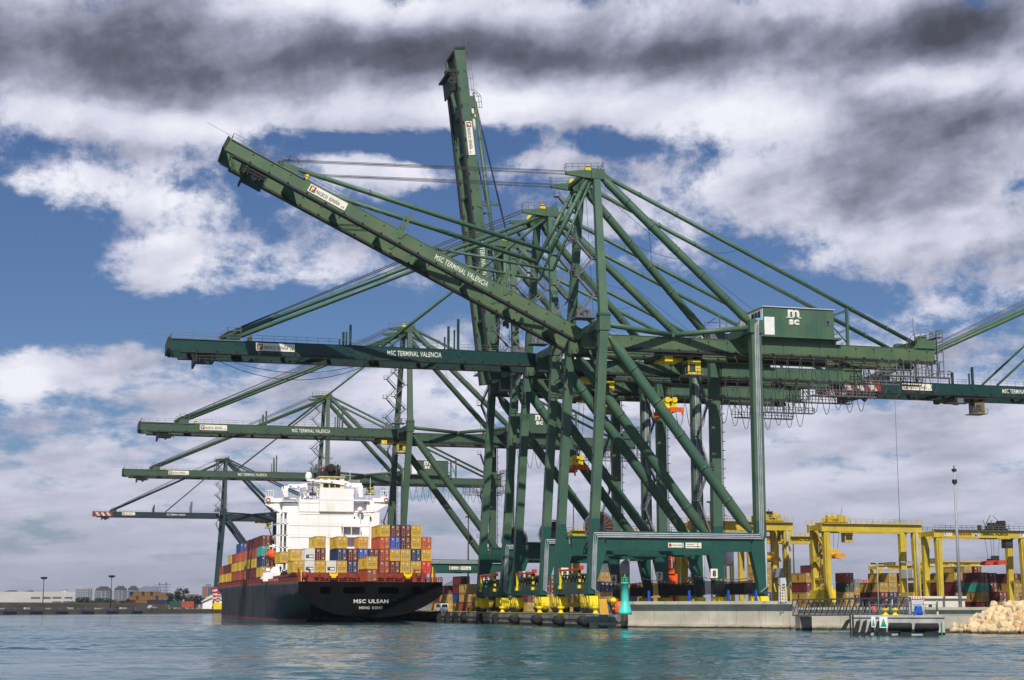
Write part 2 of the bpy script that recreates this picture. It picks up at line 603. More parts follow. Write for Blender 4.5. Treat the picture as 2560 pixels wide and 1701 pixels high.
def leg_poly(ws, z0, z1):
    """the lower legs seen from the side: slightly raked outside, flared under the portal beam inside"""
    if ws:
        xo = lambda z: -0.25 + (z - 5.9) * 0.0563
        inn = [(5.9, 1.25), (8.0, 1.45), (13.6, 3.3), (14.6, 3.3), (16.9, 1.97), (56.5, 4.2)]
    else:
        xo = lambda z: 34.75
        inn = [(5.9, 32.95), (8.4, 32.8), (13.8, 31.6), (14.8, 31.6), (16.9, 32.75), (56.5, 32.75)]

    def xi(z):
        for (a, xa), (b, xb) in zip(inn[:-1], inn[1:]):
            if a <= z <= b:
                return xa + (xb - xa) * (z - a) / (b - a)
        return inn[-1][1]
    zs = [z0] + [z for z, _ in inn if z0 < z < z1] + [z1]
    return [(xo(z0), z0), (xo(z1), z1)] + [(xi(z), z) for z in zs[::-1]]


def sag(p, q, drop, n=10):
    p, q = Vector(p), Vector(q)
    return [p.lerp(q, i / n) - Vector((0, 0, drop * 4 * (i / n) * (1 - i / n))) for i in range(n + 1)]


def emblem(mb, x, y, z, h, mi_w, m_txt='m', s_txt='sc', w=0.03):
    """the line's big m over sc with the wave stroke between them"""
    t = text_mb(m_txt, h * 0.46, 0.035, h * 0.80, mi_w)
    mb.merge(t, Matrix.Translation((x, y, z + h * 0.53)))
    mb.box(x - h * 0.10, x + h * 0.42, y - w, y + w, z + h * 0.46, z + h * 0.51, mi_w)
    mb.box(x + h * 0.70, x + h * 0.92, y - w, y + w, z + h * 0.46, z + h * 0.51, mi_w)
    t = text_mb(s_txt, h * 0.36, 0.05, h * 0.72, mi_w)
    mb.merge(t, Matrix.Translation((x + h * 0.06, y, z + h * 0.02)))


def sign_board(mb, w, h):
    """white board: square brown emblem with a P, firm's name in black; local xz plane, front faces -y (mats: board, black, brown)"""
    b = 0.16
    pts = []
    for cx, cz, a0 in ((w - b, b, -90), (w - b, h - b, 0), (b, h - b, 90), (b, b, 180)):
        for k in range(4):
            a = R(a0 + k * 30)
            pts.append((cx + b * math.cos(a), cz + b * math.sin(a)))
    mb.prism(pts, 'y', -0.05, 0.05, 0)
    e = h * 0.72
    x = h * 0.14
    z = h * 0.14
    mb.box(x, x + e, -0.09, -0.05, z, z + e, 2)
    t = text_mb('P', e * 0.74, 0.05, e * 0.5, 0)
    mb.merge(t, Matrix.Translation((x + e * 0.26, -0.10, z + e * 0.12)))
    t = text_mb('PACECO  ESPA\u00d1A', h * 0.55, 0.015, w - x - e - h * 1.0, 1)
    mb.merge(t, Matrix.Translation((x + e + h * 0.15, -0.07, h * 0.20)))
    t = text_mb('s.a', h * 0.16, 0.02, h * 0.40, 1)
    mb.merge(t, Matrix.Translation((w - h * 0.62, -0.07, h * 0.20)))


def crane(label, y0, x0=0.0, scale=1.0, boom=0.0, main=None, low=None, boomm=None, tip_stripes=False, trolley=20.0, number=None, detail=True, reel=True, blen=1.0, slack=False):
    main, low, boomm = main or M_GREEN, low or M_TEAL, boomm or main
    root = empty('container_crane', (x0, y0, GZ))
    root.scale = (scale,) * 3
    tag(root, label, 'crane', 'container cranes along the quay')
    W = 10.45
    # ---- legs
    for ws in (1, 0):
        for s in (-1, 1):
            def leg(mb):
                yy = sorted((s * W - 0.8, s * W + 0.8))
                mb.prism(leg_poly(ws, 19.4, 56.5), 'y', yy[0], yy[1], 0)
                mb.prism(leg_poly(ws, 5.9, 19.4), 'y', yy[0], yy[1], 1)
                for z in (24, 31, 38, 45, 51):     # splice plates and lugs
                    xo = (-0.25 + (z - 5.9) * 0.0563) if ws else 34.75
                    mb.cb((xo + (-0.05 if ws else 0.05), s * W, z), (0.22, 0.5, 0.35), 2)
                if ws:
                    mb.box(2.35, 4.45, yy[0] - 0.15, yy[1] + 0.15, 54.2, 57.6, 0)
                    mb.box(2.25, 4.55, yy[0] - 0.2, yy[1] + 0.2, 56.9, 57.2, 1)
                else:
                    mb.box(32.35, 35.15, yy[0] - 0.25, yy[1] + 0.25, 55.0, 57.5, 0)
            cpart(('leg', ws, s), 'leg', root, (main, low, M_DARK), leg)
    for s in (-1, 1):
        # ---- portal beam between the two legs of one side
        def portal(mb):
            mb.box(1.97 if False else 3.3, 31.6, s * W - 0.7, s * W + 0.7, 13.65, 16.85, 0)
            mb.box(2.0, 32.7, s * W - 0.85, s * W + 0.85, 16.85, 17.15, 0)
            for x in range(6, 31, 3):
                mb.box(x - 0.05, x + 0.05, s * W - 0.78, s * W - 0.7, 13.7, 16.8, 0)
        cpart(('portal', s), 'portal_beam', root, (low,), portal)

        def frame(mb):
            mb.beam((3.4, s * 10.2, 57.4), (4.0, s * 5.0, 85.2), 1.5, 1.6, 1.2, 1.3, up=(1, 0, 0))
            for k in range(1, 5):
                p = Vector((3.4, s * 10.2, 57.4)).lerp(Vector((4.0, s * 5, 85.2)), k / 5)
                mb.cb((p.x - 0.82, p.y, p.z), (0.2, 0.5, 0.3), 0)
        cpart(('frame', s), 'mast_leg', root, (main,), frame)

        def back(mb):
            p, q = (5.2, s * 5.1, 85.0), (33.2, s * 10.0, 56.9)
            pinched(mb, p, q, 0.82, 0.7, 1.6)
            tube_lugs(mb, p, q, 0.82, 6)
        cpart(('back', s), 'back_leg', root, (main,), back)

        def bstay(mb):
            p, q = (5.6, s * 4.7, 85.6), (72.2, s * 4.5, 55.0)
            mb.tube([p, q], 0.42, 10)
            tube_lugs(mb, p, q, 0.42, 9)
        cpart(('bstay', s), 'backstay', root, (main,), bstay)

        def brace(mb):
            p, q = (4.4, s * W, 53.2), (31.9, s * W, 17.2)
            pinched(mb, p, q, 1.03, 0.4, 3.0)
            tube_lugs(mb, p, q, 1.03, 6)
        cpart(('brace', s), 'lower_brace', root, (main,), brace)

        def vb(mb):
            mb.tube([(3.6, s * 10.2, 55.5), (18.6, s * 5.4, 54.9)], 0.52, 12)
            mb.tube([(19.4, s * 5.4, 54.9), (32.6, s * 10.1, 56.1)], 0.52, 12)
            mb.box(17.8, 20.2, min(s * 5.0, s * 5.7), max(s * 5.0, s * 5.7), 54.45, 55.3)
        cpart(('vb', s), 'girder_brace', root, (main,), vb)

        def girder(mb):
            y = s * 4.5
            mb.box(1.2, 75.0, y - 0.6, y + 0.6, 52.0, 54.45, 0)
            mb.box(1.2, 75.0, y - 0.85, y + 0.85, 51.55, 51.95, 1)
            for k in range(19):
                x = 3 + k * 3.9
                mb.box(x, x + 0.12, y - 0.72, y - 0.6, 51.96, 54.3, 0)
                mb.box(x + 1.5, x + 1.9, y - 0.95, y - 0.62, 51.96, 52.25, 1)
                mb.cb((x, y - 0.66, 53.9), (0.3, 0.2, 0.14), 1)
            mb.box(1.2, 75.0, y - 0.68, y + 0.68, 54.45, 54.53, 0)
        cpart(('girder', s), 'girder', root, (boomm if boomm is M_GREENF else main, M_DARK), girder)

    for x0c, x1c, hw, z0c, z1c in ((2.6, 4.2, 9.6, 54.7, 56.4), (33.0, 34.5, 9.4, 55.2, 56.8), (5.5, 6.5, 3.9, 52.9, 54.3), (18.5, 19.5, 3.9, 52.9, 54.3), (52.5, 53.5, 3.9, 52.9, 54.3), (73, 74, 3.9, 52.9, 54.3)):
        def cross(mb):
            mb.box(x0c, x1c, -hw, hw, z0c, z1c)
            if hw > 5:
                for s in (-1, 1):
                    mb.beam(((x0c + x1c) / 2, s * 9.3, 55.6), ((x0c + x1c) / 2, s * 5.1, 53.6), 0.8, 1.2)
        cpart(('cross', x0c), 'cross_beam', root, (main,), cross)

    def apex(mb):
        for s in (-1, 1):
            mb.box(2.9, 5.5, s * 5 - 0.8, s * 5 + 0.8, 84.6, 86.6)
            mb.prism([(5.4, 86.3), (5.4, 84.4), (6.8, 83.6), (6.9, 84.6)], 'y', s * 5 - 0.5, s * 5 + 0.5)
            mb.prism([(3.0, 86.5), (-2.2, 85.75), (-2.2, 85.2), (3.0, 84.7)], 'y', s * 5 - 0.35, s * 5 + 0.35)
        mb.box(3.3, 4.9, -4.3, 4.3, 85.0, 86.2)
        mb.box(1.3, 2.1, -4.6, 4.6, 85.2, 85.9)
    ap = cpart('apex', 'mast_head', root, (main,), apex)

    def apex_rail(mb):
        for s in (-1, 1):
            rail(mb, [(-2.2, s * 5.5, 86.0), (5.4, s * 5.5, 86.7)], 1.2, 0.04, 1.2)
            rail(mb, [(-2.2, s * 4.5, 86.0), (-2.2, s * 5.5, 86.0)], 1.2, 0.04, 1.2)
        rail(mb, [(5.4, -5.5, 86.7), (5.4, 5.5, 86.7)], 1.2, 0.04, 1.5)
        mb.beam((5.2, -5.2, 87), (5.2, -5.2, 90.5), 0.05, 0.05)
        mb.beam((4.2, 5.2, 87), (4.2, 5.2, 89.5), 0.05, 0.05)
    cpart('apexrail', 'handrail', ap, (M_GALV,), apex_rail)

    for s in (-1, 1):
        def sheaves(mb):
            for k in (-0.3, 0.3):
                mb.lathe((2.2, s * 5 + k, 86.75), [(0.5, -0.1), (0.5, 0.1)], 14, 0, 'y')
            mb.box(1.6, 2.9, s * 5 - 0.42, s * 5 + 0.42, 86.25, 86.6)
        cpart(('sheave', s), 'rope_sheave', ap, (M_YEL,), sheaves)

    # ---- sill beams along the rail, with trestle over the waterside one
    def sill(mb):
        mb.box(-0.3, 1.5, -9.6, 9.6, 5.85, 8.0)
        for s in (-1, 1):
            mb.box(-0.2, 1.35, s * 9.4 - 1.0, s * 9.4 + 1.0, 5.3, 5.84)
    cpart('sillw', 'sill_beam', root, (low,), sill)

    def sill2(mb):
        mb.box(33.0, 34.6, -9.6, 9.6, 5.85, 8.0)
        for s in (-1, 1):
            mb.box(33.1, 34.5, s * 9.4 - 1.0, s * 9.4 + 1.0, 5.3, 5.84)
    cpart('silll', 'sill_beam', root, (low,), sill2)

    def trestle(mb):
        for x in (-0.1, 1.3):
            mb.beam((x, -7.5, 9.3), (x, 5.2, 9.3), 0.22, 0.22)
            for k in range(6):
                ya, yb = -7.5 + k * 2.1, -7.5 + (k + 1) * 2.1
                mb.beam((x, ya, 9.3), (x, (ya + yb) / 2, 8.0), 0.22, 0.22)
                mb.beam((x, (ya + yb) / 2, 8.0), (x, yb, 9.3), 0.22, 0.22)
        mb.box(-0.2, 1.4, -7.7, 5.4, 9.35, 9.5)
    tr = cpart('trestle', 'trestle', root, (low,), trestle)

    def redbar(mb):
        mb.beam((-0.4, -7.6, 10.35), (-0.4, 6.2, 10.35), 0.4, 0.32)
        mb.box(-0.75, 0.0, -7.9, -6.9, 10.2, 11.0)
        mb.box(-0.65, -0.1, -2.2, -1.6, 10.2, 10.7)
        mb.box(-0.65, -0.1, 5.7, 6.4, 9.9, 10.7)
    cpart('redbar', 'spreader_rest_beam', root, (M_REDO,), redbar)
    for y in (-6.6, 5.6):
        def posts(mb):
            for k in range(5):
                mb.box(-0.6, -0.2, y - 0.2, y + 0.2, 7.5 + k * 0.54, 8.04 + k * 0.54, 0 if k % 2 or y > 0 else 1)
            mb.box(-0.8, -0.0, y - 0.3, y + 0.3, 6.9, 7.5, 0)
        cpart(('posts', y), 'rest_post', root, (M_YEL, M_BLACK), posts)

    # ---- bogies: eight wheels under every corner
    for xr in (0.55, 33.75):
        for s in (-1, 1):
            def bogie(mb):
                for c in (-1.45, 1.45):
                    y = s * 9.4 + c
                    mb.prism([(y - 1.3, 3.75), (y - 1.3, 4.3), (y - 1.05, 5.45), (y - 0.35, 5.5), (y - 0.05, 4.75), (y + 0.2, 4.75), (y + 0.45, 5.55), (y + 1.1, 5.5), (y + 1.3, 4.3), (y + 1.3, 3.75), (y + 0.95, 3.15), (y + 0.5, 3.15), (y + 0.3, 3.8), (y - 0.3, 3.8), (y - 0.5, 3.15), (y - 0.95, 3.15)],
                             'x', xr - 0.8, xr + 0.8, 0)
                    mb.box(xr - 0.95, xr + 0.95, y - 0.35, y + 0.35, 4.3, 5.0, 0)
                    for q in (-0.72, 0.72):
                        mb.lathe((xr - 1.0, y + q, 3.3), [(0.30, 0), (0.30, 0.3)], 10, 1, 'x')
            bo = cpart(('bogie', xr, s), 'bogie', root, (M_YEL, M_BLACK), bogie)
            for q in (-2.15, -0.72, 0.72, 2.15):
                def wheel(mb):
                    for o in (-0.45, 0.45):
                        mb.lathe((xr + o, 0, 2.92), [(0.5, -0.16), (0.60, -0.10), (0.60, 0.10), (0.5, 0.16)], 14, 0, 'x')
                    mb.box(xr - 0.85, xr + 0.85, -0.22, 0.22, 2.75, 3.2, 0)
                cpart(('wheel', xr), 'wheel', bo, (M_DARK,), wheel, (0, s * 9.4 + q, 0))

    # ---- conduits up the near side
    def pipes(mb):
        y = -W - 0.86
        for k in range(3):
            o = k * 0.34
            mb.tube([(1.9 - o, y - 0.1, 6.0), (0.35 + o * 0.9, y - 0.1, 6.9), (0.75 + o * 0.9, y - 0.1, 14.6 + 0.0), (0.9 + o * 0.9, y - 0.1, 16.75 - o), (33.1 + o, y - 0.1, 16.75 - o), (33.4 + o, y - 0.1, 17.2), (33.4 + o, y - 0.1, 56.6), (34.2, y - 0.1, 57.2 + o)][: 8], 0.15, 6)
            mb.tube([(34.5 - o * 0.2, y - 0.1, 16.2 - o), (34.5, y - 0.1, 7.2), (33.2, y - 0.1, 6.2)], 0.15, 6)
        for z in range(20, 56, 4):
            mb.box(33.2, 34.3, y - 0.02, y + 0.06, z, z + 0.12)
    cpart('pipes', 'cable_conduit', root, (M_PIPE,), pipes)

    # ---- machinery house on the girder
    def house(mb):
        mb.box(37.7, 52.8, -5.6, 6.6, 55.75, 61.3, 0)
        for k in range(1, 8):
            x = 37.7 + 15.1 * k / 8
            mb.box(x - 0.04, x + 0.04, -5.66, -5.6, 55.8, 61.2, 0)
        mb.box(37.5, 53.0, -5.8, 6.8, 61.3, 61.45, 1)
        mb.box(37.62, 37.7, -5.5, 6.5, 55.8, 61.2, 2)
        for k in range(4):
            mb.box(40 + k * 3.5, 40.8 + k * 3.5, -4, -3.2, 61.45, 61.8, 1)
    mh = cpart('house', 'machinery_house', root, (main, M_GREYB, M_WHITE), house)
    cpart('door', 'door', mh, (M_WHITE,), lambda mb: mb.box(37.9, 40.0, -5.78, -5.62, 55.8, 59.3))
    cpart('win', 'window', mh, (M_GALV, M_GLASS), lambda mb: (mb.box(51.0, 51.9, -5.72, -5.6, 58.2, 59.3, 0), mb.box(51.15, 51.75, -5.74, -5.72, 58.35, 59.15, 1)))
    cpart('logo', 'emblem', mh, (M_LETTER,), lambda mb: emblem(mb, 42.9, -5.72, 57.9, 3.1, 0))
    cpart('louvre', 'louvre', mh, (M_DARK,), lambda mb: [mb.box(37.45, 37.6, -4.6 + k * 1.5, -3.6 + k * 1.5, 59.3, 60.6) for k in range(3)])

    def plat(mb):
        mb.box(35.2, 54.0, -6.4, 7.2, 55.3, 55.7, 0)
        for s in (-1, 1):
            mb.box(35.0, 53.4, s * 4.5 - 0.5, s * 4.5 + 0.5, 54.53, 55.3, 0)
        mb.box(52.6, 53.2, -5.5, 5.5, 54.55, 55.3, 0)
    pl = cpart('plat', 'machinery_platform', root, (main,), plat)
    cpart('platrail', 'handrail', pl, (M_GALV,), lambda mb: (rail(mb, [(35.3, -6.3, 55.7), (37.6, -6.3, 55.7)]), rail(mb, [(35.3, -6.3, 55.7), (35.3, 7.1, 55.7)])))
    cpart('tarp', 'equipment_cover', pl, (M_CYAN, M_GALV), lambda mb: (mb.box(35.9, 37.4, -6.2, -2.6, 57.4, 58.9, 0), [mb.box(35.9, 37.4, -6.2 + k * 0.9, -6.15 + k * 0.9, 55.7, 57.4, 1) for k in range(5)],
                                                                     mb.box(35.9, 37.4, -6.2, -2.6, 57.25, 57.38, 1)))

    def hoist(mb):      # small jib hoist and cage beside the house
        mb.box(27.5, 30.6, -3.5, -1.0, 54.6, 56.2)
        for x in (26.3, 30.8):
            mb.beam((x, -3.8, 54.5), (x, -3.8, 58.2), 0.12, 0.12)
        mb.beam((26.3, -3.8, 57.4), (29.4, -3.8, 59.6), 0.12, 0.12)
        mb.beam((29.4, -3.8, 59.6), (29.4, -3.8, 54.5), 0.14, 0.14)
        mb.beam((26.3, -3.8, 58.0), (30.8, -3.8, 58.0), 0.1, 0.1)
    cpart('hoist', 'service_hoist', root, (M_GALV,), hoist)

    # ---- backstay support and rear end
    for s in (-1, 1):
        def sup(mb):
            mb.beam((56.2, s * 4.5, 54.5), (56.2, s * 4.55, 62.2), 0.5, 0.5)
            mb.beam((52.9, s * 4.5, 56.4), (56.2, s * 4.5, 57.8), 0.22, 0.22)
            mb.beam((52.9, s * 4.5, 60.2), (56.2, s * 4.5, 61.6), 0.22, 0.22)
            if s < 0:
                mb.beam((56.2, -4.4, 61.6), (56.2, 4.4, 61.6), 0.3, 0.3)
                mb.beam((56.2, -4.4, 55.0), (56.2, 4.4, 61.4), 0.2, 0.2)
        cpart(('sup', s), 'stay_support', root, (main,), sup)

    def rear(mb):
        mb.box(71.0, 75.0, -5.4, 5.4, 54.55, 56.2, 0)
        mb.prism([(70.5, 54.5), (73.0, 54.5), (73.0, 57.0), (71.6, 57.0)], 'y', -5.3, -3.8, 0)
        mb.prism([(70.5, 54.5), (73.0, 54.5), (73.0, 57.0), (71.6, 57.0)], 'y', 3.8, 5.3, 0)
    re_ = cpart('rear', 'end_frame', root, (main,), rear)

    def rearrail(mb):
        rail(mb, [(68.5, -5.6, 54.6), (70.4, -5.6, 56.2), (76.6, -5.6, 57.2), (76.6, 5.6, 57.2)], 1.2, 0.05, 1.2)
        for y in (-5.6, -3.0, 3.0, 5.6):
            for x in (75.3, 76.6):
                mb.beam((x, y, 48.9), (x, y, 58.4), 0.14, 0.14)
        for z in (50, 52, 54, 56):
            mb.beam((75.3, -5.6, z), (76.6, -5.6, z), 0.1, 0.1)
            mb.beam((76.6, -5.6, z), (76.6, 5.6, z), 0.1, 0.1)
        mb.box(75.2, 76.8, -5.6, 5.6, 56.9, 57.05)
        mb.beam((70.2, -5.5, 57), (70.2, -5.5, 60.6), 0.1, 0.1)
    cpart('rearrail', 'handrail', re_, (M_GALV,), rearrail)

    for s in (-1, 1):
        def catwalk(mb):
            y = s * 5.9
            mb.box(62.5, 77.6, y - 0.7, y + 0.7, 48.55, 48.75)
            for k in range(9):
                x = 62.7 + k * 1.6
                mb.beam((x, y, 48.6), (x, y, 51.8), 0.15, 0.12)
                if k % 2 == 0 and k < 8:
                    mb.beam((x, y, 51.6), (x + 1.6, y, 49.2), 0.12, 0.12)
            rail(mb, [(61.6, y - 0.6, 48.75), (77.6, y - 0.6, 48.75), (77.6, y + 0.6, 48.75)], 1.2, 0.06, 1.5)
        cpart(('catwalk', s), 'maintenance_catwalk', root, (M_GALV,), catwalk)

    def walk(mb):
        rail(mb, [(5, -5.4, 51.0), (32, -5.4, 51.0)], 1.1, 0.035, 3)
        mb.box(5, 62, -5.8, -5.2, 50.85, 50.95)
        rail(mb, [(36, -5.7, 50.95), (62, -5.7, 50.95)], 1.1, 0.035, 3)
    cpart('walk', 'girder_walkway', root, (M_DARK,), walk)

    for lay, (y, x_0, n, w, sg) in enumerate(((-5.9, 37.0, 14, 2.75, 6.3),)):
        def fest(mb):
            rng = random.Random(5 + lay)
            for k in range(n):
                x = x_0 + k * w
                mb.tube(sag((x, y, 51.2), (x + w * 0.97, y, 51.2), sg * rng.uniform(0.85, 1.08), 14), 0.075, 5)
                mb.box(x - 0.2, x + 0.2, y - 0.2, y + 0.2, 51.1, 51.5)
            mb.box(x_0, x_0 + n * w, y - 0.06, y + 0.06, 51.3, 51.42)
        cpart(('fest', lay), 'festoon_cable', root, (M_ROPE,), fest)

    # ---- trolley under the girder with the driver's cab
    def troll(mb):
        mb.box(-3.2, 5.2, -5.0, 5.0, 50.9, 51.5, 0)
        mb.box(2.6, 3.0, -4.2, -1.8, 50.3, 50.95, 0)
        mb.box(4.4, 4.8, -4.2, -1.8, 50.3, 50.95, 0)
        for s in (-1, 1):
            for x in (-2.6, 2.6):
                mb.box(x - 0.6, x + 0.6, s * 4.5 - 0.4, s * 4.5 + 0.4, 50.6, 51.5, 0)
        mb.box(-2.0, 2.0, -2.5, 2.5, 50.4, 50.9, 1)
        mb.box(-2.6, -1.0, -5.2, -4.6, 49.8, 50.9, 1)
    tro = cpart('trolley', 'trolley', root, (M_DARK, M_YEL if trolley > -20 else M_GALV), troll, (trolley, 0, 1.15 if trolley < 0 else 0))
    cpart('cab', 'driver_cab', tro, (M_YEL if trolley > -20 else mat('dark_ochre_cab_paint', (0.30, 0.20, 0.02), (0.08, 0.08, 0.07), 0.5, 0.5), M_GLASS, M_GALV), lambda mb: (mb.box(2.4, 5.0, -4.4, -1.6, 47.6, 50.4, 0), mb.box(2.38, 2.42, -4.2, -1.8, 47.9, 49.9, 1), mb.box(2.7, 3.9, -4.43, -4.4, 48.1, 49.6, 1),
                                                                        mb.box(1.6, 5.4, -5.0, -1.2, 47.4, 47.58, 2), rail(mb, [(1.6, -4.95, 47.6), (5.4, -4.95, 47.6)], 1.1, 0.04, 1.2, 2)))

    # ---- stairs and ladders
    cpart('st1', 'stair_tower', root, (M_GALV,), lambda mb: zigzag(mb, 2.3, -0.5, 8.9, 57.5, 83.5, 9, -3.6))
    if main is not M_GREEN:
        cpart('st1b', 'stair_tower', root, (M_GALV,), lambda mb: zigzag(mb, 1.4, -1.1, 9.7, 27.0, 54.0, 9, 0.0))
    else:
        cpart('st1b', 'stair_tower', root, (M_GALV,), lambda mb: zigzag(mb, 2.1, 0.4, 9.7, 46.0, 54.0, 2, 0.0))

    cpart('st2', 'stair_tower', root, (M_GALV,), lambda mb: zigzag(mb, -0.9, 2.2, -8.6, 57.5, 72.0, 4, 1.6))
    for s in (-1, 1):
        def hp(mb):
            rail(mb, [(-1.2, s * 9.4, 56.95), (2.3, s * 9.4, 56.95)], 1.2, 0.05, 1.0)
            mb.box(-1.6, 2.3, min(s * 9.4, s * 6.0), max(s * 9.4, s * 6.0), 56.72, 56.95)
            rng = random.Random(3)
            for k in range(8):
                x, yy, hh = rng.uniform(-1.2, 1.9), s * rng.uniform(6.3, 8.0), rng.uniform(0.5, 1.8)
                w_ = rng.uniform(0.15, 0.4)
                mb.box(x - w_, x + w_, yy - w_, yy + w_, 56.9, 56.95 + hh)
        cpart(('hp', s), 'hinge_platform', root, (M_GALV,), hp)

    cpart('lad', 'ladder', root, (M_DARK,), lambda mb: ladder(mb, (35.1, 9.9, 17), (35.1, 9.9, 54)))
    cpart('lad2', 'ladder', root, (M_DARK,), lambda mb: ladder(mb, (35.1, -9.9, 17), (35.1, -9.9, 54), cage=False))

    def st3(mb):
        zigzag(mb, 31.9, 29.6, 9.6, 18.0, 50.0, 5)
    cpart('st3', 'stair_tower', root, (M_GALV,), st3)

    # ---- cable reel standing on the portal beam
    if reel:
        def reelf(mb):
            c = (7.3, 5.2, 18.6)
            mb.lathe(c, [(0.5, -0.45), (2.7, -0.30), (2.75, 0.0), (2.7, 0.30), (0.5, 0.45)], 32, 0, 'y', False)
            for k in range(18):
                a = 2 * math.pi * k / 18
                for s in (-1, 1):
                    mb.beam((c[0] + 0.4 * math.cos(a), c[1] + s * 0.55, c[2] + 0.4 * math.sin(a)), (c[0] + 3.0 * math.cos(a), c[1] + s * 0.40, c[2] + 3.0 * math.sin(a)), 0.11, 0.11, mi=1, up=(0, 1, 0))
            for k in range(24):
                a, b = 2 * math.pi * k / 24, 2 * math.pi * (k + 1) / 24
                for s in (-1, 1):
                    mb.beam((c[0] + 3.0 * math.cos(a), c[1] + s * 0.40, c[2] + 3.0 * math.sin(a)), (c[0] + 3.0 * math.cos(b), c[1] + s * 0.40, c[2] + 3.0 * math.sin(b)), 0.12, 0.12, mi=1, up=(0, 1, 0))
            mb.beam((c[0], c[1], c[2] - 0.2), (c[0], 10.2, c[2] - 1.4), 0.8, 0.8, mi=2)
            mb.lathe(c, [(0.55, -0.7), (0.55, 0.7)], 14, 1, 'y')
        cpart('reel', 'cable_reel', root, (M_REEL, M_GALV, low), reelf)

    # ---- plates and screens
    def plate(mb):
        y = -W - 0.72
        mb.box(15.2, 18.2, y - 0.04, y + 0.0, 14.3, 15.15, 0)
        mb.box(15.35, 15.85, y - 0.06, y - 0.04, 14.45, 15.0, 2)
        t = text_mb('PACECO  ESPA\u00d1A', 0.36, 0.02, 1.9, 1)
        mb.merge(t, Matrix.Translation((16.0, y - 0.06, 14.55)))
    cpart('plate', 'maker_plate', root, (M_CREAM, M_BLACK, M_REDB), plate)

    def plate2(mb):
        y = -W - 0.72
        mb.box(18.6, 21.7, y - 0.04, y + 0.0, 14.2, 15.2, 0)
        mb.box(18.8, 20.2, y - 0.06, y - 0.04, 14.85, 14.95, 1)
        mb.box(18.8, 21.5, y - 0.06, y - 0.04, 14.45, 14.55, 1)
    cpart('plate2', 'load_plate', root, (M_CREAM, M_BLACK), plate2)
    if number:
        for x in (32.6, 1.7):
            y = 9.58
            def num(mb):
                mb.box(x - 0.75, x + 0.75, y - 0.06, y, 9.2, 11.0, 0)
                t = text_mb(number, 1.25, 0.04, 0.75, 1)
                mb.merge(t, Matrix.Translation((x - 0.37, y - 0.09, 9.45)))
            cpart(('num', number, x), 'number_plate', root, (M_CREAM, M_BLACK), num)

    def net(mb):
        n = 12
        vs, fs = [], []
        for i in range(n + 1):
            y = -9.4 + 29.0 * i / n
            q = i / n
            top = 8.5 - 0.35 * math.sin(math.pi * q) + 0.5 * q
            bot = 6.0
            bul = -0.2
            for t in (0, 0.35, 0.7, 1):
                vs.append((32.6 + bul * math.sin(math.pi * t) + (-0.02 if i % 2 else 0.04), y, top + (bot - top) * t))
        for i in range(n):
            for j in range(3):
                fs.append((i * 4 + j, i * 4 + j + 1, i * 4 + j + 5, i * 4 + j + 4))
        mb.add(vs, fs, 0, True)
    ne = cpart('net', 'screen_cloth', root, (M_NET,), net)

    def chain(mb):
        n = 26
        for i in range(n):
            q, q2 = i / n, (i + 1) / n
            f = lambda q: (32.5, -9.4 + 29.0 * q, 8.9 - 0.6 * math.sin(math.pi * q) + 0.9 * q)
            mb.beam(f(q), f(q2), 0.14, 0.16, mi=i % 2)
    cpart('chain', 'warning_rope', ne, (M_RED, M_WHITE), chain)

    # ------------------------------------------------ boom
    hx, hz = HINGE[0], HINGE[2] - GZ
    a = R(boom)
    bz = empty('boom_pivot', (0, 0, 0))
    bpy.data.objects.remove(bz)

    def bp(s_, y, z):                       # boom coordinates -> crane coordinates (drop GZ included)
        x = -s_ * blen
        return Vector((hx + x * math.cos(a) + z * math.sin(a), y, hz - x * math.sin(a) + z * math.cos(a)))
    brot = (0, a, 0)
    bloc = (hx, 0, hz)

    def boomf(mb):
        L = BOOM_L
        for s in (-1, 1):
            y = s * 4.5
            segs = [(-L, -11.5), (-11.5, 0.0)] if False else None
            if tip_stripes:
                mb.box(-L + 11, 0.2, y - 0.55, y + 0.55, -1.35, 1.0, 0)
                n = 7
                for k in range(n):
                    x0_, x1_ = -L + 11 * k / n, -L + 11 * (k + 1) / n
                    zz = (-1.35, 1.0)
                    sh = 0.8
                    mb.prism([(x0_ + (sh if k else 0), zz[0]), (x1_ + sh * (k < n - 1), zz[0]), (x1_ - sh * (k < n - 1), zz[1]), (x0_ - (sh if k else 0), zz[1])], 'y', y - 0.55, y + 0.55, 2 if k % 2 == 0 else 3)
            else:
                mb.box(-L + 0.0, 0.2, y - 0.55, y + 0.55, -1.35, 1.0, 0)
            mb.box(-L + 2.0, 0.2, y - 0.8, y + 0.8, -1.75, -1.37, 1)
            mb.box(-L + 2.0, -1, y - 0.62, y + 0.62, 1.0, 1.06, 0)
            for k in range(18):
                x = -L + 5 + k * 3.85
                mb.box(x, x + 0.35, y - 0.95, y - 0.58, -1.36, -1.10, 1)
                mb.cb((x, y - 0.6, 0.35), (0.22, 0.12, 0.22), 1)
        for k in range(8):
            x = -L + 4 + k * 9.4
            w = 0.9 if k % 3 == 1 else 0.25
            mb.box(x - w, x + w, -3.95, 3.95, -0.9, 0.7, 0)
        mb.box(-L - 0.5, -L, -5.2, 5.2, -1.1, 1.2, 1)
        mb.box(-L + 4.5, -L + 7.8, -4.9, -4.1, -1.4, -2.4, 1)
    bm = cpart(('boom', tip_stripes), 'boom', root, (boomm, M_DARK, M_TIPR, M_TIPW), boomf, bloc, brot, False)
    bm.scale = (blen, 1, 1)

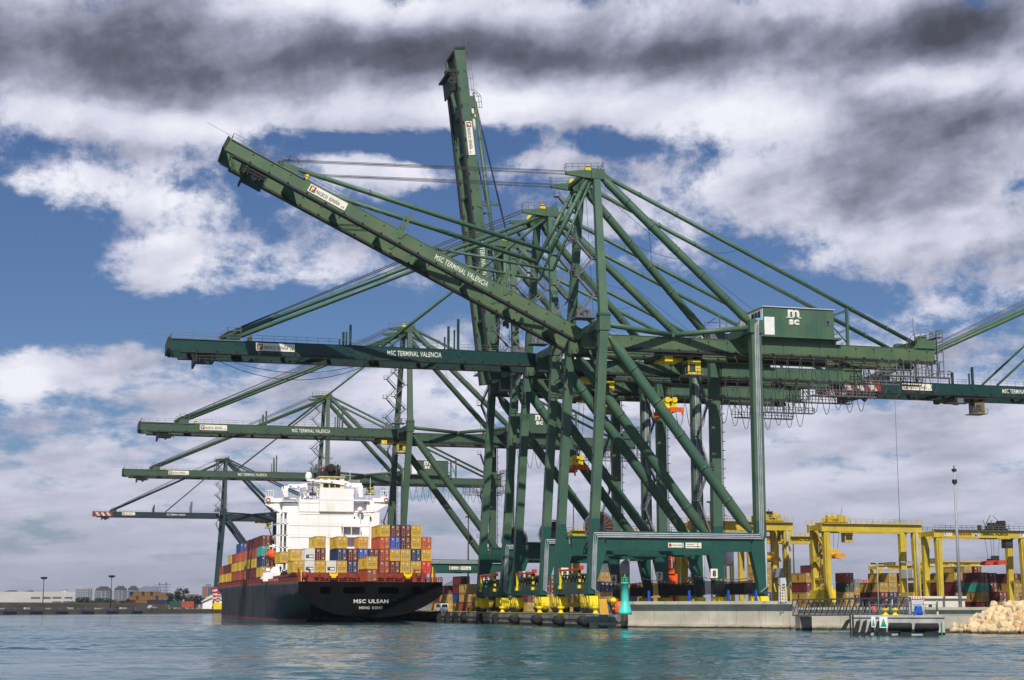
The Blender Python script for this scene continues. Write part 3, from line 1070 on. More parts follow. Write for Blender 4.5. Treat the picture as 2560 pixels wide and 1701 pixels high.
    def boomrail(mb):
        L = BOOM_L
        for s in (-1, 1):
            rail(mb, [(-L + 0.2, s * 5.0, 1.06), (-3.0, s * 5.0, 1.06)], 1.15, 0.03, 2.2)
        rail(mb, [(-L + 0.2, -5.0, 1.06), (-L + 0.2, 5.0, 1.06)], 1.15, 0.04, 1.2)
        rail(mb, [(-L + 9.5, -5.2, 1.1), (-L + 11, -5.2, 2.4), (-L + 13.6, -5.2, 2.4)], 1.2, 0.05, 0.9)
        mb.beam((-L, -4.4, 1.7), (-L - 5.0, -4.4, 1.75), 0.05, 0.05)
        mb.box(-L + 0.3, -L + 15.0, -5.25, -5.05, 0.85, 1.05)
        mb.cb((-L + 15.0, -5.2, 1.2), (0.2, 0.3, 0.6))
    cpart('boomrail', 'handrail', bm, (M_GALV,), boomrail, drop=False)

    def boomtip(mb):
        L = BOOM_L
        mb.box(-L + 10.8, -L + 13.4, -5.0, -4.0, 1.06, 2.2, 0)
        mb.box(-L + 10.8, -L + 13.4, 4.0, 5.0, 1.06, 2.2, 0)
        mb.box(-L + 5.0, -L + 9.0, -5.1, 5.1, -2.5, -2.2, 1)
        rail(mb, [(-L + 4.5, -5.1, -3.5), (-L + 9.3, -5.1, -3.5)], 1.2, 0.07, 1.2, 1)
        mb.prism([(-L + 5.5, -2.5), (-L + 8.3, -2.5), (-L + 7.2, -3.9)], 'y', -4.9, -3.9, 1)
        mb.box(-L + 4.8, -L + 5.2, -5.1, 5.1, -3.5, -1.6, 1)
    cpart('boomtip', 'tip_platform', bm, (boomm, M_DARK), boomtip, drop=False)
    cpart('tipsheave', 'rope_sheave', bm, (M_YEL,), lambda mb: [mb.lathe((-BOOM_L + 15.4, s * 4.6, 1.55), [(0.5, -0.3), (0.5, 0.3)], 12, 0, 'y') for s in (-1, 1)], drop=False)

    def lett(mb):
        t = text_mb('MSC TERMINAL VALENCIA', 1.05, 0.012, 11.2, 0)
        mb.merge(t, Matrix.Translation((-31.0, -5.09, -0.72)))
    cpart('lett', 'lettering', bm, (M_LETTER,), lett, drop=False)
    cpart('sign', 'sign_board', bm, (M_CREAM, M_BLACK, M_REDB), lambda mb: sign_board(mb, 7.7, 1.55), (-57.4, -5.12, -0.82), drop=False)
    for sx, hgt in ((38.5, 4.4), (16.2, 6.6)):
        for s in (-1, 1):
            def br(mb):
                mb.beam((0, 0, 0.9), (0, 0, 0.9 + hgt), 0.45, 0.55)
                mb.prism([(-0.9, 1.1), (0.9, 1.1), (0.25, -0.4), (-0.25, -0.4)], 'y', -0.68, 0.1, 0)
                mb.beam((-0.75, 0.2, 1.0), (-0.75, 0.2, 0.9 + hgt * 0.66), 0.3, 0.3)
            cpart(('br', hgt), 'stay_bracket', bm, (boomm,), br, (-sx, s * 4.5, 0), drop=False)

    # ---- forestays and boom hoist ropes, for the way the boom stands
    A_o, A_i = Vector((2.4, 0, 84.9 - GZ)), Vector((2.9, 0, 84.2 - GZ))
    for s in (-1, 1):
        Y_ = Vector((0, s * 4.6, 0))
        po, pi = bp(64.6, s * 4.6, 1.3), bp(32.0, s * 4.6, 1.2)
        if boom < 5:
            lines = [([po, A_o + Y_], 0.44), ([pi, A_i + Y_], 0.27)]
        elif boom < 50:
            jo, ji = Vector((-5.2, s * 4.6, 69.9 - GZ)), Vector((-4.6, s * 4.6, 66.4 - GZ))
            lines = [([po, jo], 0.44), ([jo, A_o + Y_], 0.44), ([pi, ji], 0.27), ([ji, A_i + Y_], 0.27)]
        else:
            po, pi = bp(64.6 / blen, s * 4.6, 2.2), bp(32.0, s * 4.6, 2.2)
            jo, ji = Vector((2.3, s * 4.6, 66.5 - GZ)), Vector((3.0, s * 4.6, 66.0 - GZ))
            lines = [([po, jo], 0.44), ([jo, A_o + Y_], 0.44), ([pi, ji], 0.27), ([ji, A_i + Y_], 0.27)]
        for pts, r in lines:
            mb = MB()
            mb.tube(pts, r, 10)
            tube_lugs(mb, pts[0], pts[-1], r, 6)
            mb.build('forestay', main, root)
        pt = bp(64.0, s * 4.6, 2.0)
        for k in (-0.35, 0.35):
            mb = MB()
            for dz in (0.0, 0.55):
                mb.tube([pt + Vector((0, k, dz * 0.3)), Vector((-2.0 if boom < 50 else 3.0, s * 5 + k, (85.3 if boom < 50 else 86.4) - GZ + dz))], 0.055, 5)
            mb.build('hoist_rope', M_ROPE, root)
    # ---- thin ropes: apex to the machinery house, and light lines between the stays
    for k, (p, q, dr) in enumerate((((5.2, -1.2, 85.4), (37.9, -1.6, 61.0), 0.3), ((5.2, 1.2, 85.4), (37.9, 1.8, 61.0), 0.3), ((4.4, -3.0, 84.9), (6.0, -3.0, 56.2), 0.0), ((4.4, 3.0, 84.9), (6.0, 3.0, 56.2), 0.0),
                                    ((14.0, -6.5, 76.4), (19.5, 6.5, 70.6), 1.0), ((21.0, -7.8, 69.2), (14.8, 6.6, 75.4), 0.6), ((33.5, -4.6, 72.8), (30.0, 4.6, 74.4), 0.8))):
        cpart(('thin', k), 'thin_rope', root, (M_ROPE,), lambda mb: mb.tube(sag(p, q, dr, 8), 0.04, 5))
    if slack:
        for s in (-1, 1):
            mb = MB()
            mb.tube(sag(bp(66.5, s * 1.6 - 3.0, -1.6), bp(33.0, s * 1.6 - 3.0, -1.6), 3.8 + 0.5 * s, 18), 0.06, 5)
            mb.build('slack_cable', M_ROPE, root)
    return root


CR = {}
CR['A'] = crane('green container crane nearest us, boom half raised over the water', 288.7, boom=25.7, boomm=M_GREENF, trolley=20.0, number='8')
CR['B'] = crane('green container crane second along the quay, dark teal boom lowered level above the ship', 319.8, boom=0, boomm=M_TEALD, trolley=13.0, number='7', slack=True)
CR['C'] = crane('green container crane third along the quay, boom raised almost upright', 350.6, boom=83.3, boomm=M_GREEN, trolley=24.0, number='6', blen=1.045)
CR['D'] = crane('green container crane behind the ship accommodation, level boom, fourth along the quay', 468.7, boom=0, main=M_GREENFAR, trolley=-1.5, reel=False)
CR['E'] = crane('green container crane fifth along the quay, its level boom just above the ship funnel', 630.4, boom=0, main=M_GREENFAR, trolley=18.0, reel=False)
CR['F'] = crane('bluish farthest container crane with red and white striped boom tip, left', 1010.0, x0=-6.5, scale=1.1, boom=0, main=M_BLUEG, low=M_BLUEG, tip_stripes=True, trolley=25, reel=False, blen=0.92)
_t = at(2090, 934, d=408)
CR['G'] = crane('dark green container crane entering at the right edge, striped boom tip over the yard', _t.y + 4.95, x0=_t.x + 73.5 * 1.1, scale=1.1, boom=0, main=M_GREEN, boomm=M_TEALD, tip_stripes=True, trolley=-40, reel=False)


# ------------------------------------------------------------------ spreaders hanging from the cranes
def spreader(label, x, y, z, top):
    r = empty('container_spreader', (x, y, z))
    tag(r, label, 'spreader', 'spreaders hanging under the cranes')
    mb = MB()
    mb.box(-0.45, 0.45, -3.0, 3.0, 0.3, 0.95)
    mb.box(-1.2, 1.2, -1.6, 1.6, 0.4, 1.1)
    mb.box(-1.25, 1.25, -4.6, -4.2, 0.0, 0.9)
    mb.box(-1.25, 1.25, 4.2, 4.6, 0.0, 0.9)
    mb.box(-0.35, -0.05, -4.4, 4.4, 0.25, 0.8)
    mb.box(0.05, 0.35, -4.4, 4.4, 0.25, 0.8)
    for sx in (-1, 1):
        for sy in (-1, 1):
            mb.prism([(sx * 1.1, -0.6), (sx * 1.35, -0.6), (sx * 1.35, 0.3), (sx * 1.0, 0.3)], 'y', sy * 4.4 - 0.15, sy * 4.4 + 0.15)
    mb.build('spreader_frame', M_ORANGE, r)
    mb = MB()
    mb.box(-1.2, 1.2, -1.5, 1.5, 1.15, 1.5)
    mb.box(-1.15, -0.3, -1.5, 1.5, 1.5, 2.9)
    mb.box(0.3, 1.15, -1.5, 1.5, 1.5, 2.9)
    for sx in (-0.72, 0.72):
        mb.lathe((sx, -1.6, 2.7), [(0.55, -0.12), (0.55, 0.12)], 12, 0, 'y')
    mb.box(-1.0, 1.0, -1.2, 1.2, 2.5, 3.0)
    mb.build('headblock', M_YEL, r)
    for sx in (-1, 1):
        for sy in (-1, 1):
            MB().tube([(sx * 0.8, sy * 1.3, 2.9), (sx * 1.6, sy * 2.0, top - z)], 0.045, 5).build('rope', M_ROPE, r)
    mb = MB()
    for k in range(8):
        a = k * math.pi / 4
        mb.beam((0.9 * math.cos(a), 0.9 * math.sin(a), 3.0), (0.9 * math.cos(a), 0.9 * math.sin(a), 4.3), 0.12, 0.12)
    mb.build('cable_basket', M_GALV, r)
    return r


spreader('orange and yellow spreader hanging high behind the diagonal of the nearest crane', 19.9, 288.7, 40.2, 50.6)
spreader('orange and yellow spreader hanging lower between waterside legs, left of the other', 10.8, 319.8, 31.6, 50.6)

# ------------------------------------------------------------------ water and land
def water_material():
    m = bpy.data.materials.new('harbour_water')
    m.use_nodes = True
    nt = m.node_tree
    g = G(nt)
    b = nt.nodes['Principled BSDF']
    tc = g.n('ShaderNodeTexCoord').outputs['Object']
    big = g.noise(g.v('MULTIPLY', tc, (0.010, 0.030, 1)), 1.0, 4.0, 0.6)
    col = g.mix(g.ramp(big, 0.35, 0.65), (0.004, 0.070, 0.088, 1), (0.009, 0.098, 0.112, 1))
    nt.links.new(col, b.inputs['Base Color'])
    b.inputs['IOR'].default_value = 1.33
    b.inputs['Specular IOR Level'].default_value = 0.5
    rr = g.ramp(big, 0.40, 0.62, 0.05, 0.14)
    nt.links.new(rr, b.inputs['Roughness'])
    n1 = g.noise(g.v('MULTIPLY', tc, (1.5, 0.8, 1)), 1.0, 4.0, 0.6, 0.5)
    n2 = g.noise(g.v('MULTIPLY', tc, (0.22, 0.13, 1)), 1.0, 4.0, 0.55, 0.4)
    calm = g.ramp(g.noise(g.v('MULTIPLY', tc, (0.012, 0.045, 1)), 1.0, 4.0, 0.6), 0.36, 0.66, 0.35, 1.25)
    h = g.m('MULTIPLY', g.m('ADD', g.m('MULTIPLY', n1, 0.62), g.m('MULTIPLY', n2, 2.2)), calm)
    bp = g.n('ShaderNodeBump')
    bp.inputs['Strength'].default_value = 1.0
    bp.inputs['Distance'].default_value = 0.15
    nt.links.new(h, bp.inputs['Height'])
    nt.links.new(bp.outputs[0], b.inputs['Normal'])
    return m


M_WATER = water_material()
import numpy as np


def water_mesh():
    """fine wavy sheet where the waves can be seen one by one, flat out to the horizon"""
    X0, X1, Y0, Y1, ST = -200.0, 60.0, 50.0, 330.0, 0.32
    nx, ny = int((X1 - X0) / ST) + 1, int((Y1 - Y0) / ST) + 1
    gx, gy = np.meshgrid(np.linspace(X0, X1, nx), np.linspace(Y0, Y1, ny))
    rs = np.random.RandomState(5)
    z = np.zeros_like(gx)
    for k in range(46):
        lam = 0.95 * (7.0 / 0.95) ** rs.rand()
        th = rs.normal(math.radians(60), 0.75)
        ph = rs.rand() * 6.283
        am = 0.0034 * lam ** 0.85
        arg = (gx * math.cos(th) + gy * math.sin(th)) * 6.2832 / lam + ph + 0.7 * np.sin(gx * rs.uniform(0.02, 0.06) + gy * rs.uniform(0.02, 0.06) + ph)
        s_ = 0.5 + 0.5 * np.sin(arg)
        z += am * (2 * s_ ** 1.35 - 0.9)
    gust = 0.75 + 0.35 * np.sin(gx * 0.05 + 1.3 * np.sin(gy * 0.028)) * np.sin(gy * 0.045 + 0.8 * np.sin(gx * 0.04))
    edge = np.minimum(np.minimum(gx - X0, X1 - gx), np.minimum(gy - Y0, Y1 - gy))
    z = z * gust * np.clip(edge / 12.0, 0, 1)
    z = z - z.mean() * np.clip(edge / 12.0, 0, 1)
    co = np.stack([gx, gy, z], -1).reshape(-1, 3)
    idx = np.arange(nx * ny).reshape(ny, nx)
    q = np.stack([idx[:-1, :-1], idx[:-1, 1:], idx[1:, 1:], idx[1:, :-1]], -1).reshape(-1, 4)
    B = 9000.0
    xs, ys = [-B, X0, X1, B], [-600.0, Y0, Y1, 16000.0]
    ov = np.array([(x, y, 0.0) for y in ys for x in xs])
    o = len(co)
    oq = np.array([(o + j * 4 + i, o + j * 4 + i + 1, o + (j + 1) * 4 + i + 1, o + (j + 1) * 4 + i) for j in range(3) for i in range(3) if not (i == 1 and j == 1)])
    co = np.concatenate([co, ov])
    q = np.concatenate([q, oq])
    me = bpy.data.meshes.new('water')
    me.vertices.add(len(co))
    me.vertices.foreach_set('co', co.astype(np.float32).ravel())
    me.loops.add(q.size)
    me.loops.foreach_set('vertex_index', q.astype(np.int32).ravel())
    me.polygons.add(len(q))
    me.polygons.foreach_set('loop_start', np.arange(0, q.size, 4, dtype=np.int32))
    me.polygons.foreach_set('use_smooth', np.ones(len(q), dtype=bool))
    me.update(calc_edges=True)
    me.materials.append(M_WATER)
    return me


tag(inst('water', water_mesh()), kind='structure')

M_APRON = mat('worn_quay_deck', (0.26, 0.24, 0.21), (0.18, 0.17, 0.15), 0.9, 0.06, (0.1, 0.09, 0.08), 0.4)
M_EARTH = mat('dry_yard_ground', (0.20, 0.18, 0.15), (0.13, 0.12, 0.10), 0.95, 0.02)
QX = -3.0
# corner of the dock: quay face runs along x = -3, then the end wall cuts off to the right
CORNER = [(QX, 262.5), (1.2, 258.6), (20.2, 234.0), (36.0, 213.5), (60.0, 182.0), (400, 120), (6000, 120), (6000, 14000), (-9000, 14000), (-9000, 1500), (-3000, 1200), (-300, 580), (-123, 806), (-4.5, 946), (-11.0, 900), (-11.0, 860), (QX, 840)]
gm = MB()
gm.prism(CORNER, 'z', -3.0, GZ, 0)
tag(gm.build('ground', M_EARTH), kind='structure')
am = MB()
am.prism([(QX + 0.0, 262.6), (1.2, 258.75), (19.9, 234.6), (60, 250), (60, 840), (QX, 840)], 'z', GZ + 0.004, GZ + 0.012, 0)
tag(am.build('quay_apron', M_APRON), kind='structure')
cm = MB()
cm.box(-3.62, -2.6, 264.0, 839, GZ + 0.016, GZ + 0.17, 0)
tag(cm.build('quay_edge_kerb', mat('worn_yellow_edge_paint', (0.62, 0.44, 0.03), (0.42, 0.33, 0.13), 0.8, 0.5)), kind='structure')
rm = MB()
for x in (0.55, 33.75):
    rm.box(x - 0.06, x + 0.06, 262, 840, GZ + 0.013, GZ + 0.05)
tag(rm.build('crane_rail', M_DARK), kind='structure')
M_QWALL = mat('stained_quay_concrete', (0.36, 0.31, 0.23), (0.22, 0.19, 0.15), 0.9, 0.4, (0.09, 0.07, 0.05), 0.75, bump=0.3, bscale=2, streak_scale=0.7, tide=(0.03, 0.027, 0.018))
M_TIDE = mat('tide_band_algae', (0.030, 0.028, 0.018), (0.055, 0.045, 0.025), 0.8, 1.0)
qm = MB()
qm.box(-3.45, -3.0, 262.8, 840, -2.5, 2.26, 0)
qm.box(-3.6, -3.45, 262.9, 840, 1.45, 2.2, 0)
qm.box(-3.52, -3.45, 263.0, 840, -2.4, 0.55, 1)
for k in range(48):
    y = 266 + k * 12
    qm.box(-3.63, -3.6, y - 0.06, y + 0.06, 1.5, 2.15, 1)
q = qm.build('quay_wall', (M_QWALL, M_TIDE))
tag(q, 'stained concrete quay wall below the crane rail', 'wall')

# corner block with its overhanging dark lip (under the turquoise beacon)
d1 = Vector((20.2 - 1.2, 234.0 - 258.6, 0)).normalized()     # along the end wall
nrm = Vector((-d1.y, d1.x, 0)) * -1                           # towards the water
if nrm.y > 0:
    nrm = -nrm


def wall_prism(mb, base, s0, s1, prof, mi=0):
    """profile (outward, z) swept along the end wall from s0 to s1"""
    vs = []
    for s in (s0, s1):
        for o, z in prof:
            p = base + d1 * s + nrm * o
            vs.append((p.x, p.y, z))
    n = len(prof)
    fs = [list(range(n)), list(range(2 * n - 1, n - 1, -1))] + [(i, n + i, n + (i + 1) % n, (i + 1) % n) for i in range(n)]
    mb.add(vs, fs, mi)


B0 = Vector((1.2, 258.6, 0))
mb = MB()
wall_prism(mb, B0, -6.4, -0.7, [(0.1, 1.05), (3.0, 1.05), (3.0, -2.5), (0.1, -2.5)], 0)
wall_prism(mb, B0, -6.4, -0.5, [(0.1, 2.26), (4.3, 2.26), (4.2, 1.95), (3.3, 1.1), (0.1, 1.1)], 1)
c = mb.build('corner_block', (M_QWALL, mat('rusted_lip', (0.16, 0.17, 0.17), (0.30, 0.30, 0.29), 0.8, 0.8, (0.10, 0.05, 0.025), 0.6)))
tag(c, 'low concrete corner block with dark overhanging lip under the turquoise beacon', 'quay block')

# the end wall: curved cornice, stained foot
mb = MB()
for k in range(6):
    s0, s1 = -0.3 + k * 5.2, -0.3 + (k + 1) * 5.2 - 0.05
    wall_prism(mb, B0, s0, s1, [(-0.5, 4.45), (1.25, 4.45), (1.25, 3.95), (0.9, 3.72), (0.6, 3.3), (0.45, 2.9), (0.45, 0.75), (-0.5, 0.75)], 0)
    wall_prism(mb, B0, s0, s1, [(0.0, 0.74), (1.0, 0.74), (1.0, 0.35), (0.0, 0.35)], 0)
    wall_prism(mb, B0, s0, s1, [(0.0, 0.34), (0.85, 0.34), (0.85, -2.5), (0.0, -2.5)], 1)
ew = mb.build('end_wall', (M_CONCL, mat('rust_stained_foot', (0.34, 0.22, 0.10), (0.22, 0.15, 0.08), 0.9, 1.2, (0.1, 0.05, 0.02), 0.6)))
tag(ew, 'pale concrete wall with curved cornice in front of the crane bogies', 'wall')
mb = MB()
for k in range(7):
    s0, s1 = 31.6 + k * 7.0, 31.6 + (k + 1) * 7.0 - 0.05
    wall_prism(mb, B0, s0, s1, [(-0.5, 3.5), (0.9, 3.5), (0.9, 3.1), (0.5, 2.7), (0.4, 2.2), (0.4, 0.75), (-0.5, 0.75)], 0)
    wall_prism(mb, B0, s0, s1, [(-0.4, 0.74), (0.8, 0.74), (0.8, -2.5), (-0.4, -2.5)], 0)
tag(mb.build('end_wall', (M_CONCL,)), 'pale concrete wall running behind the footbridge and the mooring platform', 'wall')

# ------------------------------------------------------------------ fenders and bollards of the quay
SK = M_RUBBER


def fender(y, label):
    mb = MB()
    mb.lathe((-4.35, y, 1.15), [(0.35, -1.3), (0.85, -1.25), (0.9, -0.6), (0.9, 0.6), (0.85, 1.25), (0.35, 1.3)], 18, 0, 'y')
    mb.lathe((-4.35, y, 1.15), [(0.34, -1.32), (0.34, 1.32)], 10, 0, 'y')
    f = mb.build('fender', SK)
    tag(f, label, 'fender', 'cylinder fenders on the quay wall')
    m2 = MB()
    for s in (-1, 1):
        m2.beam((-4.35, y + s * 1.0, 1.9), (-3.3, y + s * 0.9, 2.25), 0.08, 0.08)
    m2.build('chain', M_DARK, f)


for i, u in enumerate((1458, 1396, 1341, 1285)):
    p = at(u, 1553, x=-4.35)
    fender(p.y, ('black cylinder fender on the quay wall nearest the corner', 'second black cylinder fender from the quay corner, below a bollard',
                 'third black cylinder fender from the quay corner', 'black cylinder fender on the quay wall farthest from the corner')[i])
for i, u in enumerate((1240, 1200, 1160, 1140, 1120, 1098)):
    p = at(u, 1545, x=-3.9)
    mb = MB()
    mb.box(-4.5, -3.62, p.y - 0.6, p.y + 0.6, -0.6, 2.0)
    mb.prism([(-3.62, 2.2), (-4.5, 2.0), (-4.7, 1.2), (-4.5, 0.0), (-3.62, -0.4)], 'y', p.y - 0.85, p.y + 0.85)
    tag(mb.build('fender', M_RUBBER), 'flat black rubber fender block on the quay wall near the ship stern', 'fender', 'block fenders between ship and cranes')


def bollard(x, y, z, label, s=1.0, group='yellow bollards on the quay edge', two=True):
    mb = MB()
    mb.lathe((x, y, z), [(0.62 * s, 0), (0.62 * s, 0.1 * s), (0.34 * s, 0.2 * s), (0.28 * s, 0.55 * s), (0.34 * s, 0.7 * s), (0.58 * s, 0.82 * s), (0.58 * s, 1.0 * s), (0.3 * s, 1.08 * s)], 16, 0)
    if two:
        mb.box(x - 0.9 * s, x + 0.9 * s, y - 0.9 * s, y + 0.9 * s, z - 0.0, z + 0.06 * s, 0)
    b = mb.build('bollard', M_YEL)
    tag(b, label, 'bollard', group)
    return b


for u, lab in ((1489, 'yellow bollard on the quay edge nearest the turquoise beacon'), (1402, 'yellow bollard on the quay edge before the second yellow bogie pair'),
               (1349, 'yellow bollard on the quay edge right of a ladder mark'), (1256, 'yellow bollard on the quay edge below the left crane bogies'),
               (1176, 'yellow bollard left of the cranes near a worker'), (1102, 'yellow bollard beside the white van taking the mooring lines')):
    p = at(u, 1534, x=-1.9)
    bollard(-1.9, p.y, GZ + 0.012, lab, 1.25)

# ------------------------------------------------------------------ turquoise beacon on the corner
p = at(1563, 1533.5, d=264)
bx, by = p.x, p.y
r = empty('harbour_beacon', (bx, by, GZ))
tag(r, 'turquoise beacon tower with flared foot and railed lantern on the quay corner', 'beacon')
mb = MB()
mb.lathe((0, 0, 0), [(1.15, 0), (1.12, 0.5), (1.05, 0.55), (0.66, 2.1), (0.62, 2.2), (0.60, 5.0), (0.66, 5.02), (0.66, 5.2), (0.3, 5.25)], 24)
mb.build('tower', M_TURQ, r)
mb = MB()
for k in range(8):
    a = k * math.pi / 4
    mb.beam((0.55 * math.cos(a), 0.55 * math.sin(a), 5.2), (0.55 * math.cos(a), 0.55 * math.sin(a), 6.1), 0.05, 0.05)
for h in (5.65, 6.1):
    for k in range(12):
        a, b = k * math.pi / 6, (k + 1) * math.pi / 6
        mb.beam((0.55 * math.cos(a), 0.55 * math.sin(a), h), (0.55 * math.cos(b), 0.55 * math.sin(b), h), 0.05, 0.05)
mb.build('handrail', M_TURQ, r)
MB().lathe((0, 0, 5.2), [(0.12, 0), (0.12, 0.5), (0.22, 0.55), (0.24, 0.95), (0.1, 1.15), (0.05, 1.5)], 12).build('lantern', mat('green_lantern_glass', (0.02, 0.30, 0.16), None, 0.2), r)

# orange and yellow marker, sloping yellow plate beside it
p = at(1534, 1532, d=268)
r = empty('quay_marker', (p.x, p.y, GZ))
tag(r, 'orange drum marker with black post and yellow round head left of the turquoise beacon', 'marker')
MB().lathe((0, 0, 0), [(0.28, 0), (0.25, 0.5), (0.22, 1.6), (0.1, 1.62)], 14).build('post', (M_BLACK,), r)
MB().lathe((0, 0, 0.75), [(0.27, 0), (0.26, 0.35)], 14).build('band', (M_ORANGE,), r)
mb = MB()
mb.lathe((0, 0, 2.25), [(0.1, -0.5), (0.45, -0.38), (0.62, 0), (0.45, 0.38), (0.1, 0.5)], 16, 0)
mb.build('head', M_YEL, r)
p2 = at(1548, 1530, d=272)
mb = MB()
mb.lathe((p2.x, p2.y, GZ + 0.012), [(0.9, 0), (0.95, 0.7), (0.95, 1.7), (0.6, 2.1), (0.2, 2.2)], 18)
tag(mb.build('buoy', M_ORANGE), 'round orange buoy standing on the quay behind the turquoise beacon', 'buoy')
p = at(1511, 1532, d=266)
mb = MB()
mb.prism([(-0.75, 0), (0.75, 0), (0.35, 2.55), (-0.95, 2.55)], 'y', -0.09, 0.09)
mb.prism([(-0.6, 0), (-0.3, 0), (-0.3, 1.6)], 'y', 0.09, 1.0)
mb.move((p.x, p.y, GZ + 0.014))
tag(mb.build('ramp_plate', mat('orange_yellow_steel', (0.75, 0.40, 0.04), (0.62, 0.32, 0.04), 0.5)), 'leaning orange yellow steel plate between bollard and beacon', 'ramp plate')


# ------------------------------------------------------------------ the container ship
SX0, SX1, SY0 = -38.7, -4.0, 380.65
SXC, SB = (SX0 + SX1) / 2, (SX1 - SX0) / 2
SL = 262.0
ship = empty('container_ship', (SXC, SY0, 0))
tag(ship, 'grey and black container ship moored along the quay, stern towards us', 'ship')
M_HULL = mat('worn_grey_hull_paint', (0.074, 0.075, 0.079), (0.046, 0.047, 0.051), 0.7, 0.10, (0.11, 0.065, 0.045), 0.55, streak_scale=0.5, spec=0.12, fine=(0.075, 0.06, 0.05))
M_TRANS = mat('black_stern_paint', (0.0026, 0.0030, 0.004), (0.005, 0.0054, 0.0065), 0.65, 0.3, (0.012, 0.012, 0.013), 0.5, streak_scale=0.8, spec=0.08)
M_BOOT = mat('red_boot_topping', (0.24, 0.055, 0.03), (0.16, 0.04, 0.03), 0.7, 0.4)
M_REDDK = mat('red_brown_deck_paint', (0.26, 0.045, 0.022), (0.17, 0.032, 0.02), 0.6, 0.5)
M_SHIPW = mat('ship_white_paint', (0.86, 0.86, 0.84), (0.82, 0.81, 0.78), 0.45, 0.10, (0.62, 0.42, 0.16), 0.5, streak_scale=0.35)
M_FCREAM = mat('cream_funnel_paint', (0.72, 0.62, 0.33), (0.64, 0.54, 0.28), 0.5, 0.4, (0.35, 0.26, 0.12), 0.4)
M_SOOT = mat('sooty_funnel_black', (0.010, 0.010, 0.011), (0.022, 0.020, 0.02), 0.7, 0.8)


def deck_z(t):
    """sheer of the weather deck edge"""
    return 9.45 + 1.1 * min(1, t / 160) + (4.2 * ((t - 222) / 40) ** 1.3 if t > 222 else 0)


def half_breadth(t, z):
    zt = deck_z(t)
    q = max(0.0, min(1.0, (z + 3.0) / (zt + 3.0)))
    b = SB
    if t < 70:                      # run of the stern
        low = 1 - (1 - t / 70) ** 2.2
        w = q ** 1.0
        fl = min(1.0, 0.06 + 0.94 * low + (1 - low) * min(1, max(0, (z - 1.1) / 5.5)) ** 0.42 * 0.95)
        b = SB * min(1.0, fl)
    if t > 205:                     # bow with flare
        k = (t - 205) / (SL - 205)
        lowb = max(0.0, 1 - (k * 1.28) ** 1.5) if k * 1.28 < 1 else 0.0
        topb = max(0.0, 1 - k ** 3.2)
        b = SB * (lowb + (topb - lowb) * q ** 1.6)
    return max(b, 0.02)


mb = MB()
ts = [0, 1.5, 4, 8, 13, 19, 26, 34, 44, 56, 70, 90, 120, 150, 180, 205, 214, 222, 230, 238, 245, 251, 256, 259.5, 262]
nz = 18
vs, fs, ms = [], [], []
for t in ts:
    zt = deck_z(t)
    for s in (-1, 1):
        for i in range(nz + 1):
            z = -3.0 + (zt + 3.0) * (i / nz)
            vs.append((s * half_breadth(t, z), t, z))
for a in range(len(ts) - 1):
    for si in (0, 1):
        for i in range(nz):
            o = a * 2 * (nz + 1) + si * (nz + 1) + i
            o2 = o + 2 * (nz + 1)
            fs.append((o, o + 1, o2 + 1, o2))
            zmid = (vs[o][2] + vs[o + 1][2]) / 2
            mb.m.append(1 if zmid < 0.55 and ts[a] > 20 else 0)
            mb.s.append(True)
mb.v, mb.f = vs, fs
o = 0
decks = []
for a in range(len(ts) - 1):
    l0, r0 = a * 2 * (nz + 1) + nz, a * 2 * (nz + 1) + 2 * nz + 1
    l1, r1 = l0 + 2 * (nz + 1), r0 + 2 * (nz + 1)
    mb.f.append((l0, r0, r1, l1)); mb.m.append(2); mb.s.append(False)
hull = mb.build('hull', (M_HULL, M_BOOT, M_REDDK), ship)
# transom: a plate with rounded lower corners, closing the stern
tp = []
for i in range(13):
    z = 1.12 + (deck_z(0) - 1.12) * (i / 12)
    tp.append((half_breadth(0, z) * 1.0, z))
poly = [(-x, z) for x, z in tp[::-1]] + [(x, z) for x, z in tp]
mb = MB()
mb.prism(poly, 'y', -0.25, 0.05, 0)
tr_ = mb.build('transom', M_TRANS, ship)
# dark counter below, in the same black
mb = MB()
vs, fs = [], []
tt = [0.06, 2, 5, 9, 14, 20, 27]
for t in tt:
    for i in range(13):
        z = -2.0 + 6.4 * i / 12 * (1 - t / 40)
        vs.append((-half_breadth(t, z) - 0.03, t, z))
for a in range(len(tt) - 1):
    for i in range(12):
        o = a * 13 + i
        fs.append((o, o + 1, o + 14, o + 13))
mb.add(vs, fs, 0, True)
mb.build('counter', M_TRANS, ship)
# mooring openings in the stern and side
mb = MB()
def tz(u, v):
    p = at(u, v, y=SY0 - 0.3)
    return p.x - SXC, p.z
for (u0, v0, u1, v1) in ((801, 1467, 827, 1485), (858, 1468, 912, 1484), (945, 1468, 998, 1484), (1030, 1467, 1054, 1484)):
    x0_, z1_ = tz(u0, v0)
    x1_, z0_ = tz(u1, v1)
    k = 0.3
    pts = [(x0_ + k, z0_), (x1_ - k, z0_), (x1_, z0_ + k), (x1_, z1_ - k), (x1_ - k, z1_), (x0_ + k, z1_), (x0_, z1_ - k), (x0_, z0_ + k)]
    mb.prism(pts, 'y', -0.31, -0.24, 0)
    mb.build('mooring_port', mat('pitch_dark_opening', (0.001, 0.001, 0.001), None, 0.9, spec=0.0), tr_)
    mb = MB()
mb = MB()
for (u0, v0, u1, v1) in ((727, 1470, 738, 1487), (742, 1469, 743.5, 1476)):
    a_, b_ = at(u0, v1, x=SX0 - 0.05), at(u1, v0, x=SX0 - 0.05)
    mb.box(-SB - 0.08, -SB - 0.01, min(a_.y, b_.y) - SY0, max(a_.y, b_.y) - SY0, a_.z, b_.z, 0)
    mb.build('side_port', M_BLACK, hull)
    mb = MB()
mb = MB()
x0_, z0_ = tz(884, 1508.5)
